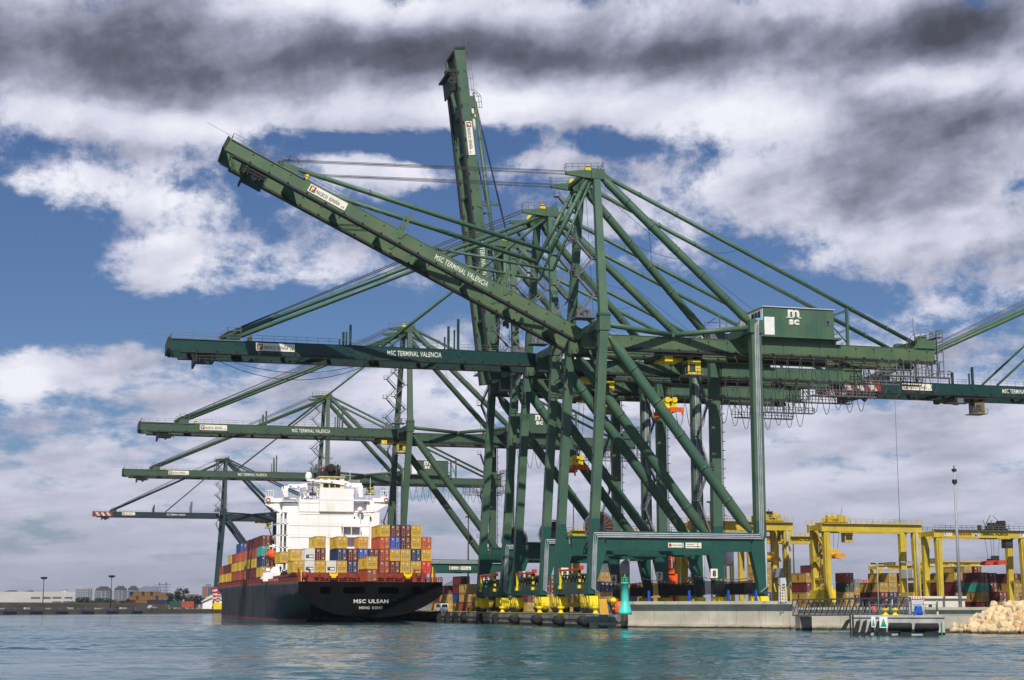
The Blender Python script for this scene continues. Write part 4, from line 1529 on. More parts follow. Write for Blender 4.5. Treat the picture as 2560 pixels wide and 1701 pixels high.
x1_, z1_ = tz(971, 1499)
w = x1_ - x0_
t = text_mb('MSC ULSAN', z1_ - z0_, 0.02, w, 0)
mb.merge(t, Matrix.Translation((x0_, -0.30, z0_)))
mb.build('lettering', M_LETTER, tr_)
mb = MB()
x0_, z0_ = tz(898, 1523.5)
x1_, z1_ = tz(956, 1516.5)
t = text_mb('HONG  KONG', z1_ - z0_, 0.02, x1_ - x0_, 0)
mb.merge(t, Matrix.Translation((x0_, -0.30, z0_)))
mb.build('lettering', M_LETTER, tr_)

# bulwark, hatch coamings and lashing posts in red brown
mb = MB()
for t0 in range(0, 222, 2):
    z = deck_z(t0)
    for s in (-1, 1):
        mb.box(s * SB - 0.09 - 0.06 * s, s * SB + 0.09 - 0.06 * s, t0, t0 + 0.22, z, z + 1.15, 0)
    if t0 % 10 == 0:
        z2 = deck_z(t0 + 10)
        for s in (-1, 1):
            for h in (0.6, 1.15):
                mb.beam((s * (SB - 0.06), t0, z + h), (s * (SB - 0.06), min(t0 + 10, 222), z2 + h), 0.08, 0.08)
for k in range(12):
    x = -SB + 2 * SB * k / 11
    mb.box(x - 0.06, x + 0.06, 0.05, 0.2, 9.4, 10.5)
mb.beam((-SB, 0.12, 10.5), (SB, 0.12, 10.5), 0.08, 0.08)
mb.beam((-SB, 0.12, 10.0), (SB, 0.12, 10.0), 0.08, 0.08)
mb.build('deck_railing', M_REDDK, ship)
mb = MB()
mb.box(-13.0, SB - 1.5, 11.6, 40.0, 9.3, 11.1, 0)
mb.box(-SB + 1.0, SB - 1.2, 12.4, 60.0, 11.1, 11.75, 0)
for k in range(15):
    x = -SB + 2.0 + k * 2.3
    mb.box(x - 0.14, x + 0.14, 10.9, 11.6, 9.3, 12.0, 0)
mb.box(-12.0, SB - 1.4, 10.8, 11.2, 10.7, 10.95, 0)
for k in range(9):
    mb.box(-SB + 1.5 + k * 3.6, -SB + 3.8 + k * 3.6, 10.6, 10.85, 11.15, 11.6, 0)
for t0 in (84, 99, 114, 129, 144, 159, 174, 189, 204, 219):
    mb.box(-SB + 0.6, SB - 0.6, t0 - 0.8, t0 + 13.2, 9.3, 12.0 + (t0 - 84) * 0.002, 0)
mb.build('hatch_coaming', M_REDDK, ship)
mb = MB()
for k, x in enumerate((-7.4, 11.0)):
    mb.box(x - 1.0, x + 1.0, 10.4, 10.7, 11.0, 11.6)
    mb.box(x - 0.6, x + 0.6, 10.3, 10.7, 10.5, 11.0)
    mb.box(x - 1.1, x - 0.7, 10.4, 10.8, 11.6, 12.0)
    mb.box(x + 0.7, x + 1.1, 10.4, 10.8, 11.6, 12.0)
mb.box(-SB + 1.3, -SB + 1.55, 6, 6.3, 9.4, 12.3)
mb.box(-SB + 2.0, -SB + 2.2, 6, 6.3, 9.4, 11.6)
mb.box(SB - 1.2, SB - 1.0, 6, 6.3, 9.4, 13.2)
mb.build('deck_fitting', M_YEL, ship)
mb = MB()          # stern winch frames and gangway posts, red brown
for x in (-SB + 0.8, -SB + 3.4, SB - 3.6, SB - 5.6, SB - 0.6):
    mb.box(x - 0.2, x + 0.2, 6, 6.5, 9.4, 12.6)
    mb.box(x - 0.5, x + 0.5, 5.8, 6.6, 9.4, 10.6)
mb.beam((SB - 5.6, 6.2, 12.4), (SB - 3.6, 6.2, 12.4), 0.35, 0.3)
mb.lathe((-SB + 2.3, 6.2, 11.0), [(0.9, -0.5), (0.9, 0.5)], 12, 0, 'x')
mb.lathe((SB - 4.6, 6.2, 11.0), [(0.8, -0.5), (0.8, 0.5)], 12, 0, 'x')
mb.build('mooring_winch', M_REDDK, ship)

# ---- accommodation block
YA = 448.0
ya = YA - SY0


def cx(px):         # enlarged-detail pixel -> local x, z on the aft face of the accommodation
    p = at(660 + px[0] * 0.2041, 1160 + px[1] * 0.2041, y=YA)
    return p.x - SXC, p.z


def face(mb, a, b, dy0=0.0, depth=10.0, mi=0):
    (x0, z1), (x1, z0) = cx(a), cx(b)
    mb.box(x0, x1, ya + dy0, ya + dy0 + depth, z0, z1, mi)


mb = MB()
face(mb, (300, 590), (1285, 1330), 0.0, 13)
face(mb, (1285, 592), (1410, 1330), 0.6, 12)
face(mb, (430, 432), (682, 589), 0.2, 12)
face(mb, (680, 300), (1092, 589), -0.6, 12)
face(mb, (245, 470), (428, 589), 3.0, 8)
face(mb, (1092, 470), (1262, 591), 1.8, 9)
face(mb, (1262, 440), (1352, 591), 0.4, 10)
acc = mb.build('accommodation_block', M_SHIPW, ship)
mb = MB()
for z_ in (437, 586, 725, 868):
    (x0, zz), _ = cx((300 if z_ > 590 else 432, z_)), 0
    x1 = cx((1285 if z_ > 500 else 1090, z_))[0]
    mb.box(x0, x1, ya - 0.65, ya - 0.61 + 0.0, zz - 0.04, zz + 0.04)
for x_ in (432, 672, 1020, 1095):
    x0, z1 = cx((x_, 445))
    z0 = cx((x_, 1000))[1]
    mb.box(x0 - 0.03, x0 + 0.03, ya - 0.05, ya - 0.02, z0, z1)
mb.build('plate_seam', mat('rust_yellow_seam', (0.62, 0.55, 0.36), (0.72, 0.68, 0.55), 0.6, 0.6), acc)
mb = MB()
for a in ((1100, 648), (1297, 648)):
    face(mb, a, (a[0] + 18, a[1] + 24), -0.08, 0.3)
mb.build('porthole', M_GLASS, acc)
# aft balcony and roof; recess is a flat panel, shade put into its grey
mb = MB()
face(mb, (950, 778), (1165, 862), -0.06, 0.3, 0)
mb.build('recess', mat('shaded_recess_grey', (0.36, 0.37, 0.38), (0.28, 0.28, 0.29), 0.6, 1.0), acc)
mb = MB()
face(mb, (945, 738), (1172, 778), -2.2, 2.1, 0)
face(mb, (990, 880), (1190, 905), -2.2, 2.1, 0)
for q in (952, 1052, 1160):
    face(mb, (q, 778), (q + 6, 900), -2.1, 0.15, 0)
mb.build('balcony', M_SHIPW, acc)
# conical vent post on the right
x0, z1 = cx((1170, 530))
z0 = cx((1170, 600))[1]
mb = MB()
mb.lathe((x0, ya - 1.2, z0), [(0.1, 0), (0.9, 0.5), (0.75, 1.1), (0.45, (z1 - z0) * 0.9), (0.2, z1 - z0)], 14)
mb.box(x0 - 0.12, x0 + 0.12, ya - 1.3, ya - 1.1, cx((1170, 735))[1], z0)
mb.build('vent_post', M_SHIPW, acc)
# bridge wings and bridge deck
mb = MB()
for (a, b, tipx, inx) in (((35, 395), (240, 470), 38, 240), ((1345, 395), (1550, 475), 1548, 1352)):
    (xa, z1), (xb, z0) = cx((min(tipx, inx), 398)), cx((max(tipx, inx), 462))
    mb.box(xa, xb, ya + 3.5, ya + 6.5, z0, z0 + 0.25)
    xt, zt = cx((tipx, 392))
    xt2 = xt + (2.2 if tipx < 500 else -2.2)
    mb.box(min(xt, xt2), max(xt, xt2), ya + 3.4, ya + 6.6, z0, zt)
    xi, zi = cx((240 if tipx < 500 else 1352, 590))
    mb.prism([(xt, z0), (xi, z0), (xi, zi), (xi + (0.0), zi - 0.3), (xt, z0 - 0.7)], 'y', ya + 3.8, ya + 4.1)
    mb.box(min(xt2, xi), max(xt2, xi), ya + 3.5, ya + 3.62, z0 + 0.25, z0 + 1.15)
    for q in range(4):
        xq = min(xt, xt2) + 0.1 + q * (2.0 / 3)
        mb.box(xq - 0.06, xq + 0.06, ya + 3.45, ya + 3.6, zt, zt + 1.6)
    mb.box(min(xt, xt2), max(xt, xt2), ya + 3.4, ya + 6.6, zt + 1.55, zt + 1.75)
    mb.build('bridge_wing', M_SHIPW, acc)
    mb = MB()
mb = MB()
for px_ in (68, 1523):
    x0, z0 = cx((px_, 432))
    n = 14
    pts = [(x0 + 0.5 * math.cos(2 * math.pi * k / n), ya + 3.3, z0 + 0.5 * math.sin(2 * math.pi * k / n)) for k in range(n + 1)]
    mb.tube(pts, 0.14, 6, 0)
    mb.build('lifebuoy', M_REDO, acc)
    mb = MB()
mb = MB()
face(mb, (205, 455), (430, 462), 2.0, 5)
face(mb, (270, 400), (430, 420), 4.0, 5)
for k in range(10):
    face(mb, (208 + k * 22, 425), (210 + k * 22, 456), 2.0, 0.1)
face(mb, (205, 424), (430, 427), 2.0, 0.1)
face(mb, (205, 438), (430, 440), 2.0, 0.1)
mb.build('bridge_deck', M_SHIPW, acc)
mb = MB()
face(mb, (1092, 440), (1290, 460), -0.4, 5)
mb.build('bridge_deck', M_SHIPW, acc)
# open side decks on the left with posts, stairs and rails
mb = MB()
for zt in (738, 880, 1030, 1175, 1310):
    face(mb, (158, zt - 12), (300, zt), 0.3, 9)
    for h in (34, 60):
        face(mb, (158, zt - h), (300, zt - h + 4), 0.3, 0.08)
for q in (160, 186, 230, 282):
    face(mb, (q, 600), (q + 5, 1310), 0.3, 0.2)
for zt in (738, 880, 1030, 1175):
    a_, b_ = cx((170, zt + 140)), cx((280, zt))
    mb.beam((a_[0], ya + 3, a_[1]), (b_[0], ya + 3, b_[1]), 0.8, 0.2)
mb.build('side_deck', M_SHIPW, acc)
mb = MB()
face(mb, (238, 600), (300, 1300), 4.5, 6)
mb.build('inner_bulkhead', mat('pale_grey_bulkhead', (0.45, 0.46, 0.47), None, 0.6), acc)
# items on top of the house: monkey island frames, winches, yellow lamps
mb = MB()
rng = random.Random(8)
for k in range(26):
    u = rng.uniform(440, 690)
    z0 = rng.uniform(330, 425)
    face(mb, (u, z0), (u + rng.uniform(4, 26), z0 + rng.uniform(8, 50)), rng.uniform(1, 6), rng.uniform(0.2, 1.0))
for u in (448, 470, 540, 552, 640, 668):
    face(mb, (u, 265), (u + 5, 430), rng.uniform(0.5, 4), 0.2)
for z0 in (268, 300, 345, 385):
    face(mb, (448, z0), (560, z0 + 4), 1.0, 0.15)
    face(mb, (610, z0 + 10), (690, z0 + 14), 0.5, 0.15)
for k in range(14):
    face(mb, (1040 + k * 11, 190), (1042 + k * 11, 225), 2, 0.1)
face(mb, (1040, 188), (1190, 192), 2, 0.1)
face(mb, (1010, 225), (1200, 236), 2, 3)
mb.build('top_deck_fittings', M_SHIPW, acc)
mb = MB()
for a in ((505, 300), (625, 325)):
    face(mb, a, (a[0] + 20, a[1] + 24), 0.2, 0.4)
mb.build('deck_lamp', M_YEL, acc)
mb = MB()
face(mb, (565, 345), (640, 385), 1.0, 0.4)
face(mb, (1098, 365), (1112, 412), 0.8, 0.4)
mb.build('dark_opening', M_GLASS, acc)


def pxp(a, dy):
    x, z = cx(a)
    return Vector((x, ya + dy, z))


# stores cranes on both sides
for nm, pts, ped, dy in (('a', [(275, 300), (330, 262), (430, 270), (610, 240), (695, 250)], ((255, 265), (300, 400)), 2.0),
                         ('b', [(530, 195), (600, 205), (830, 215), (1000, 235), (1060, 262), (1200, 262)], ((1160, 262), (1208, 410)), 0.5)):
    mb = MB()
    ws = [0.5, 1.0, 1.1, 0.9, 0.5] if nm == 'a' else [0.5, 0.6, 1.0, 1.3, 1.3, 1.2]
    for i in range(len(pts) - 1):
        mb.beam(pxp(pts[i], dy), pxp(pts[i + 1], dy), 0.7, ws[i], 0.7, ws[i + 1])
    face(mb, ped[0], ped[1], dy - 0.6, 1.4)
    for k in range(5):
        face(mb, (ped[0][0] - 30 + k * 16, ped[0][1] + 10 + (k % 3) * 25), (ped[0][0] - 18 + k * 16, ped[0][1] + 70 + (k % 2) * 40), dy - 0.7, 0.5)
    mb.beam(pxp((pts[1][0], pts[1][1] + 10), dy), pxp((pts[1][0] + (120 if nm == 'a' else 200), pts[2][1] + 60), dy), 0.2, 0.2)
    for q in pts[1:-1]:
        mb.lathe(tuple(pxp((q[0], q[1] - 8), dy - 0.5)), [(0.35, -0.1), (0.35, 0.1)], 8, 0, 'y')
    mb.build('stores_crane', M_SHIPW, ship)
x0, z0 = cx((565, 188))
mb = MB()
mb.lathe((x0, ya + 3, z0), [(0.75, 0), (0.95, 0.5), (0.95, 1.3), (0.75, 1.9), (0.3, 2.25)], 14)
mb.box(x0 - 0.12, x0 + 0.12, ya + 2.9, ya + 3.1, z0 - 4, z0)
mb.build('radar_dome', M_SHIPW, ship)
# funnel
mb = MB()
face(mb, (690, 165), (985, 305), 0.5, 8)
face(mb, (676, 150), (997, 168), 0.2, 8.6)
fun = mb.build('funnel', M_FCREAM, ship)
mb = MB()
for q in (730, 812, 878):
    face(mb, (q, 182), (q + 52, 200), 0.4, 0.3)
    face(mb, (q, 242), (q + (66 if q < 800 else 56), 288), 0.4, 0.3)
mb.build('louvre', M_SOOT, fun)
x0, z0 = cx((828, 48))
mb = MB()
r0 = cx((880, 48))[0] - x0
mb.lathe((x0, ya + 3.0, z0), [(r0 * 0.7, -2.6), (r0, -2.4), (r0 * 1.02, 1.8), (r0 * 0.9, 1.9)], 20, 0, 'y')
face(mb, (770, 60), (890, 152), 1.5, 5)
for q, t0 in ((905, 15), (922, 0), (940, 20), (757, 40)):
    a_, b_ = pxp((q, 150), 2.5), pxp((q, t0), 2.5)
    mb.tube([a_, b_], 0.32, 8)
face(mb, (720, 90), (770, 152), 2, 3)
mb.build('exhaust', M_SOOT, fun)
mb = MB()
face(mb, (893, 40), (900, 150), 2, 0.3)
face(mb, (930, 15), (958, 60), 2, 0.6)
mb.build('exhaust_pipe', M_GALV, fun)
MB_ = MB()
face(MB_, (722, 25), (760, 52), 2.2, 0.1)
MB_.build('flag', M_RED, ship)
# masts and aerials
mb = MB()
x0, z0 = cx((828, -20))
zt = at(832, 1128, y=YA).z
for s in (-0.9, 0.9):
    mb.beam((x0 + s, ya + 9, z0 - 6), (x0 + s * 0.3, ya + 9, zt - 1.0), 0.14, 0.14)
for k in range(6):
    z = z0 - 5 + (zt - z0 + 5) * k / 6
    w = 0.9 - 0.1 * k
    mb.beam((x0 - w, ya + 9, z), (x0 + w, ya + 9, z + 1.0), 0.08, 0.08)
    mb.beam((x0 - w * 1.5, ya + 9, z), (x0 + w * 1.5, ya + 9, z), 0.10, 0.10)
mb.beam((x0 - 1.6, ya + 9, zt - 1.4), (x0 + 1.6, ya + 9, zt - 1.2), 0.2, 0.2)
mb.beam((x0 + 0.6, ya + 9, zt - 2), (x0 + 2.2, ya + 9, zt - 0.2), 0.1, 0.1)
mb.beam((x0, ya + 9, zt - 2), (x0, ya + 9, zt + 0.6), 0.1, 0.1)
mb.beam((x0 - 2.4, ya + 9, zt - 3.2), (x0 + 2.4, ya + 9, zt - 3.2), 0.12, 0.12)
mb.beam((x0 - 2.8, ya + 9, z0 - 4), (x0 - 2.2, ya + 9, z0 + 1.5), 0.1, 0.1)
mb.beam((x0 + 2.9, ya + 9, z0 - 4), (x0 + 2.4, ya + 9, z0 + 1.0), 0.1, 0.1)
mb.build('radar_mast', mat('dark_grey_mast', (0.10, 0.10, 0.10), (0.16, 0.15, 0.14), 0.5), ship)
mb = MB()
for q, a, b in ((1325, 400, 160), (1075, 190, 70), (1285, 440, 380)):
    mb.beam(pxp((q, a), 3), pxp((q, b), 3), 0.09, 0.09)
mb.build('aerial', M_SHIPW, ship)

# lifeboat on its davits
pc = at(660 + 88 * 0.2041, 1160 + 1125 * 0.2041, y=452)
r = empty('lifeboat', (pc.x, pc.y, pc.z))
tag(r, 'orange enclosed lifeboat slung at the side of the ship accommodation', 'lifeboat')
mb = MB()
L_ = 5.2
vs, fs = [], []
st = [(-1.0, 0.08), (-0.92, 0.5), (-0.7, 0.85), (-0.3, 1.0), (0.2, 1.0), (0.65, 0.85), (0.9, 0.5), (1.0, 0.08)]
n = 14
for a, w in st:
    for k in range(n):
        th = 2 * math.pi * k / n
        zz = math.sin(th)
        vs.append((1.45 * w * math.cos(th), a * L_, (1.6 if zz > 0 else 1.45) * zz * (0.35 + 0.65 * w)))
for i in range(len(st) - 1):
    for k in range(n):
        fs.append((i * n + k, i * n + (k + 1) % n, (i + 1) * n + (k + 1) % n, (i + 1) * n + k))
mb.add(vs, fs, 0, True)
mb.f.append(list(range(n))); mb.m.append(0); mb.s.append(False)
mb.build('boat_hull', M_ORANGE, r)
mb = MB()
mb.box(-0.8, 0.8, 2.0, 3.8, 1.1, 2.0)
mb.box(-1.52, 1.52, -4.0, 4.0, -0.1, 0.06)
mb.build('cockpit', mat('lifeboat_dark_red', (0.45, 0.06, 0.02), None, 0.5), r)
mb = MB()
lx = pc.x - SXC
for q in (-3.6, 3.6):
    yq = pc.y - SY0 + q
    mb.beam((lx + 2.4, yq, pc.z - 4.6), (lx + 1.2, yq, pc.z + 2.6), 0.4, 0.5)
    mb.beam((lx + 1.2, yq, pc.z + 2.6), (lx - 0.2, yq, pc.z + 2.9), 0.4, 0.4)
    mb.beam((lx - 0.1, yq, pc.z + 2.9), (lx - 0.1, yq, pc.z + 1.4), 0.1, 0.1)
    mb.prism([(lx - 2.6, pc.z - 6.4), (lx + 2.0, pc.z - 6.4), (lx + 2.6, pc.z - 3.0), (lx + 0.2, pc.z - 3.2)], 'y', yq - 0.2, yq + 0.2)
    mb.build('davit', M_SHIPW, ship)
    mb = MB()
mb.beam((lx + 0.5, pc.y - SY0 - 4, pc.z + 2.4), (lx + 0.5, pc.y - SY0 - 4, pc.z + 5.6), 0.1, 0.1)
mb.build('antenna_post', M_SHIPW, ship)
mb = MB()
mb.lathe((lx - 1.4, pc.y - SY0 - 6, pc.z - 4.2), [(0.5, -0.5), (0.7, 0), (0.5, 0.5)], 10)
mb.build('capstan', M_SHIPW, ship)
mb = MB()
mb.box(lx - 3.0, lx + 1.2, pc.y - SY0 - 8, pc.y - SY0 - 7.2, pc.z - 7.2, pc.z - 4.9)
mb.build('boat_deck_fitting', M_SHIPW, ship)
for (u, v, x_, y_) in ((985, 1500, -17, 2), (906, 1503, -17, 2), (908, 1502, -17, 2)):
    a_ = at(u, v, y=SY0 - 0.4)
    b_ = at(1102, 1527 + random.uniform(-1, 1), x=-1.9)
    mb = MB()
    mb.tube(sag(a_, b_, 1.2, 10), 0.07, 5)
    tag(mb.build('mooring_line', mat('worn_hemp_line', (0.28, 0.22, 0.13), None, 0.8)), 'slack mooring line from the black ship stern to the quay bollard', 'mooring line', 'mooring lines from the stern')

# ------------------------------------------------------------------ containers
CC = {'yellow': ((0.62, 0.40, 0.035), (0.54, 0.33, 0.03)), 'ochre': ((0.46, 0.29, 0.06), (0.38, 0.24, 0.05)), 'maroon': ((0.15, 0.022, 0.022), (0.11, 0.018, 0.02)),
      'brick red': ((0.34, 0.065, 0.032), (0.28, 0.05, 0.03)), 'orange red': ((0.52, 0.10, 0.035), (0.45, 0.08, 0.03)), 'bright red': ((0.62, 0.035, 0.02), (0.54, 0.03, 0.02)),
      'navy blue': ((0.022, 0.032, 0.115), (0.018, 0.028, 0.09)), 'bright blue': ((0.015, 0.09, 0.50), (0.015, 0.075, 0.42)), 'mid blue': ((0.02, 0.055, 0.26), (0.02, 0.05, 0.22)),
      'white': ((0.66, 0.65, 0.60), (0.58, 0.57, 0.52)), 'teal': ((0.05, 0.36, 0.28), (0.05, 0.30, 0.24)), 'dark green': ((0.018, 0.065, 0.045), (0.016, 0.055, 0.04)),
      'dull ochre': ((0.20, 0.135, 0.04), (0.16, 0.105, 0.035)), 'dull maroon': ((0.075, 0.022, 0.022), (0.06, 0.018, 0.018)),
      'grey': ((0.20, 0.22, 0.25), (0.16, 0.18, 0.2)), 'amber': ((0.72, 0.36, 0.02), (0.64, 0.31, 0.02))}


def cmat(c):
    a, b = CC[c]
    return mat('container_' + c.replace(' ', '_'), a, b, 0.55, 0.35, tuple(q * 0.45 + 0.02 for q in a), 0.45, streak_scale=1.2)


M_LOCK = mat('lock_rod_steel', (0.34, 0.31, 0.27), (0.24, 0.21, 0.18), 0.5, 2)
_cc = {}
CW = 2.50


def container_meshes(col, L, H, reefer=False, open_top=False):
    k = (col, L, H, reefer)
    if k in _cc:
        return _cc[k]
    w = CW / 2
    mb = MB()
    # corner posts and rails
    for sx in (-1, 1):
        for yy in (0.0, L - 0.18):
            mb.box(sx * w - (0.16 if sx > 0 else 0), sx * w + (0.16 if sx < 0 else 0), yy, yy + 0.18, 0, H, 0)
        x0, x1 = (w - 0.12, w) if sx > 0 else (-w, -w + 0.12)
        mb.box(x0, x1, 0.18, L - 0.18, 0.0, 0.17, 0)
        mb.box(x0, x1, 0.18, L - 0.18, H - 0.14, H, 0)
        # corrugated side
        n = int((L - 0.36) / 0.55)
        st = (L - 0.36) / n
        vs, fs = [], []
        xa, xb = sx * (w - 0.015), sx * (w - 0.085)
        for i in range(n):
            y = 0.18 + i * st
            for yy, xx in ((y, xb), (y + st * 0.15, xa), (y + st * 0.5, xa), (y + st * 0.65, xb)):
                vs.append((xx, yy, 0.17))
                vs.append((xx, yy, H - 0.14))
        vs.append((xb, L - 0.18, 0.17)); vs.append((xb, L - 0.18, H - 0.14))
        for i in range(len(vs) // 2 - 1):
            fs.append((2 * i, 2 * i + 1, 2 * i + 3, 2 * i + 2))
        mb.add(vs, fs, 0)
    mb.box(-w + 0.05, w - 0.05, 0.10, L - 0.05, H - 0.06, H - 0.02, 0)
    mb.box(-w + 0.05, w - 0.05, L - 0.12, L - 0.06, 0, H, 0)
    mb.box(-w + 0.05, w - 0.05, 0.10, L - 0.06, 0.1, 0.16, 0)
    mb.box(-w + 0.16, w - 0.16, 0.0, 0.14, 0, 0.14, 0)
    mb.box(-w + 0.16, w - 0.16, 0.0, 0.14, H - 0.12, H, 0)
    if L > 10 and col in ('yellow', 'ochre'):      # dark upright owner's mark on the long sides
        for sx in (-1, 1):
            xx = sx * (w + 0.004)
            for q in range(3):
                mb.box(min(xx, xx - sx * 0.02), max(xx, xx - sx * 0.02), L * 0.40, L * 0.40 + 0.75, H * 0.26 + q * 0.5, H * 0.26 + q * 0.5 + 0.40, 1)
    body = mb.mesh('container', (cmat(col), M_BLACK))
    doors = []
    if reefer:
        mb = MB()
        mb.box(-w + 0.16, w - 0.16, 0.03, 0.10, 0.14, H - 0.12, 0)
        mb.box(-w + 0.35, w - 0.30, -0.01, 0.03, 0.55, 1.35, 1)
        mb.box(-0.2, w - 0.40, -0.015, -0.005, 0.7, 1.15, 2)
        mb.box(-w + 0.5, -0.4, -0.015, -0.005, 0.85, 1.2, 3)
        mb.box(-w + 0.4, w - 0.4, 0.0, 0.03, 1.55, 1.62, 2)
        mb.box(-0.4, 0.3, -0.01, 0.03, 1.8, 2.2, 0)
        doors.append(('cooling_unit', mb.mesh('cooling_unit', (cmat(col), M_BLACK, M_WHITE, M_GALV))))
    else:
        for sx in (-1, 1):
            mb = MB()
            x0, x1 = sorted((sx * 0.02, sx * (w - 0.16)))
            mb.box(x0, x1, 0.05, 0.09, 0.14, H - 0.12, 0)
            for z in (0.75, 1.3, 1.9):
                mb.box(x0 + 0.05, x1 - 0.05, 0.035, 0.05, z - 0.05, z + 0.02, 2)  # dark strips across the door leaf
            for fx in (0.28, 0.72):
                x = x0 + (x1 - x0) * fx
                mb.box(x - 0.035, x + 0.035, -0.01, 0.04, 0.05, H - 0.05, 1)
                for z in (0.3, 1.0, 1.7, H - 0.35):
                    mb.box(x - 0.09, x + 0.09, -0.02, 0.05, z - 0.05, z + 0.05, 1)
                mb.box(x - 0.04, x + 0.28, -0.03, 0.0, 1.08, 1.15, 1)
            rng = random.Random(hash((col, L, sx)) % 1000 if False else len(col) * 7 + int(L) + sx)
            if sx > 0:
                for k2 in range(3):
                    z = H - 0.45 - k2 * 0.33
                    mb.box(x0 + 0.36, x1 - 0.18 - 0.1 * k2, 0.03, 0.045, z, z + 0.10, 3)
            else:
                mb.box(x0 + 0.30, x0 + 0.62, 0.03, 0.045, H - 0.75, H - 0.45, 3)
            if col in ('brick red', 'orange red', 'navy blue', 'maroon') and sx > 0:
                mb.box(x0 + 0.5, x0 + 0.85, 0.028, 0.043, 0.35, 0.72, 4)
            doors.append(('door', mb.mesh('door', (cmat(col), M_LOCK, mat('door_dark_strip', (0.05, 0.04, 0.035), None, 0.7), M_LETTER, M_YEL))))
    _cc[k] = (body, doors)
    return _cc[k]


_protos = {}


def container(x, y, z, col, label, L=12.19, H=2.75, reefer=False, group=None, rz=0.0, doors=True):
    """x = middle of the door end, y = its face"""
    k = (col, L, H, reefer, doors)
    if k not in _protos:
        body, ds = container_meshes(col, L, H, reefer)
        o = inst('container', body)
        if doors:
            for nm, me in ds:
                inst(nm, me, o)
        _protos[k] = o
    else:
        src = _protos[k]
        o = src.copy()
        COL.objects.link(o)
        for ch in src.children:
            c = ch.copy()
            COL.objects.link(c)
            c.parent = o
    o.location = (x, y, z)
    o.rotation_euler = (0, 0, rz)
    for a in ('label', 'category', 'group'):
        if a in o:
            del o[a]
    tag(o, label, 'container', group)
    return o


TH = 2.98
ORD = ('leftmost', 'second', 'third', 'fourth', 'fifth', 'sixth', 'seventh', 'eighth', 'ninth', 'tenth', 'eleventh', 'twelfth', 'rightmost')
TIER = ('lowest', 'second from deck', 'third from deck', 'fourth from deck', 'fifth from deck')
PITCH_C = 2.652
Y_ROW = 394.0
# stern deck stacks, column by column from the left: (colour, length, extra forward shift)
STACKS = [[('yellow', 12.19, 0), ('yellow', 6.06, 6.1)], [('white', 12.19, 0), ('white', 12.19, 0)], [('yellow', 12.19, 0), ('maroon', 12.19, 0), ('yellow', 12.19, 0)],
          [('white', 12.19, 0)], [('yellow', 12.19, 0), ('navy blue', 12.19, 0), ('yellow', 12.19, 0)], [('navy blue', 12.19, 0), ('maroon', 12.19, 0)],
          [('white', 12.19, 0), ('bright blue', 12.19, 0), ('amber', 6.06, 0)], [('maroon', 12.19, 0), ('maroon', 12.19, 0)],
          [('brick red', 12.19, 0), ('brick red', 12.19, 0), ('orange red', 12.19, 0), ('yellow', 12.19, 0)], [('maroon', 12.19, 0), ('yellow', 12.19, 0), ('bright blue', 12.19, 0), ('maroon', 12.19, 0)],
          [('yellow', 12.19, 0), ('yellow', 12.19, 0), ('maroon', 12.19, 0), ('maroon', 12.19, 0)], [('yellow', 12.19, 0), ('navy blue', 12.19, 0), ('yellow', 12.19, 0), ('yellow', 12.19, 0)],
          [('bright red', 12.19, 0), ('yellow', 12.19, 0), ('orange red', 12.19, 0)]]
for ci, st in enumerate(STACKS):
    x = -38.2 + 1.25 + ci * PITCH_C
    for ti, (c, L, dy) in enumerate(st):
        rf = c == 'white'
        top = 'topmost' if ti == len(st) - 1 and ti > 0 else TIER[ti]
        lab = '%s %s, %s in the %s stack of the stern row' % (c, 'refrigerated container with grille end' if rf else 'container', top, ORD[ci])
        container(x, Y_ROW + dy, 11.85 + ti * TH, c, lab, L, TH - 0.06, rf, 'containers on the stern deck of the ship')
# pair on the low mooring deck right at the stern
xs = (at(916, 1452, y=382).x + at(942, 1452, y=382).x) / 2
container(xs, 381.6, 9.55, 'brick red', 'brick red container low on the mooring deck at the very stern', 12.19, TH - 0.06, False, 'containers on the stern deck of the ship')
container(xs, 381.6, 9.55 + TH, 'yellow', 'yellow container on top of the brick red one at the very stern', 12.19, TH - 0.06, False, 'containers on the stern deck of the ship')
x_ = -38.2 + 1.25 + 5 * PITCH_C
container(x_ + 1.2, 420.0, 11.9 + 2 * TH, 'amber', 'amber container standing close below the white balcony of the accommodation', 6.06, TH - 0.06, False, 'containers on the stern deck of the ship')
container(-38.2 + 1.25 + 1 * PITCH_C - 2.652, 421.0, 11.9 + TH, 'yellow', 'yellow container behind the leftmost stack, partly under the lifeboat stairs', 12.19, TH - 0.06, False, 'containers on the stern deck of the ship')

# forward bays seen past the side of the accommodation, nearest first: two outer columns each
BAYS = [(466.0, [['yellow', 'navy blue', 'teal', 'maroon'], ['yellow', 'maroon', 'maroon', 'maroon'], ['yellow', 'yellow', 'maroon', 'brick red']]),
        (481.0, [['maroon', 'yellow', 'brick red', 'maroon'], ['maroon', 'yellow', 'maroon', 'maroon']]),
        (496.0, [['maroon', 'yellow', 'brick red', 'maroon'], ['brick red', 'yellow', 'maroon', 'maroon'], ['maroon', 'yellow', 'maroon', 'maroon']]),
        (513.0, [['brick red', 'yellow', 'orange red'], ['maroon', 'maroon', 'orange red']]),
        (530.0, [['brick red', 'yellow', 'orange red', 'mid blue'], ['orange red', 'maroon', 'orange red', 'mid blue'], ['maroon', 'yellow', 'brick red', 'maroon']]),
        (545.0, [['brick red', 'yellow', 'brick red'], ['maroon', 'yellow', 'brick red']]),
        (560.0, [['yellow', 'maroon', 'yellow'], ['yellow', 'maroon', 'yellow'], ['yellow', 'maroon', 'yellow', 'brick red']]),
        (576.0, [['yellow', 'maroon'], ['yellow', 'brick red']]),
        (592.0, [['yellow', 'brick red'], ['navy blue', 'yellow'], ['yellow', 'maroon']])]
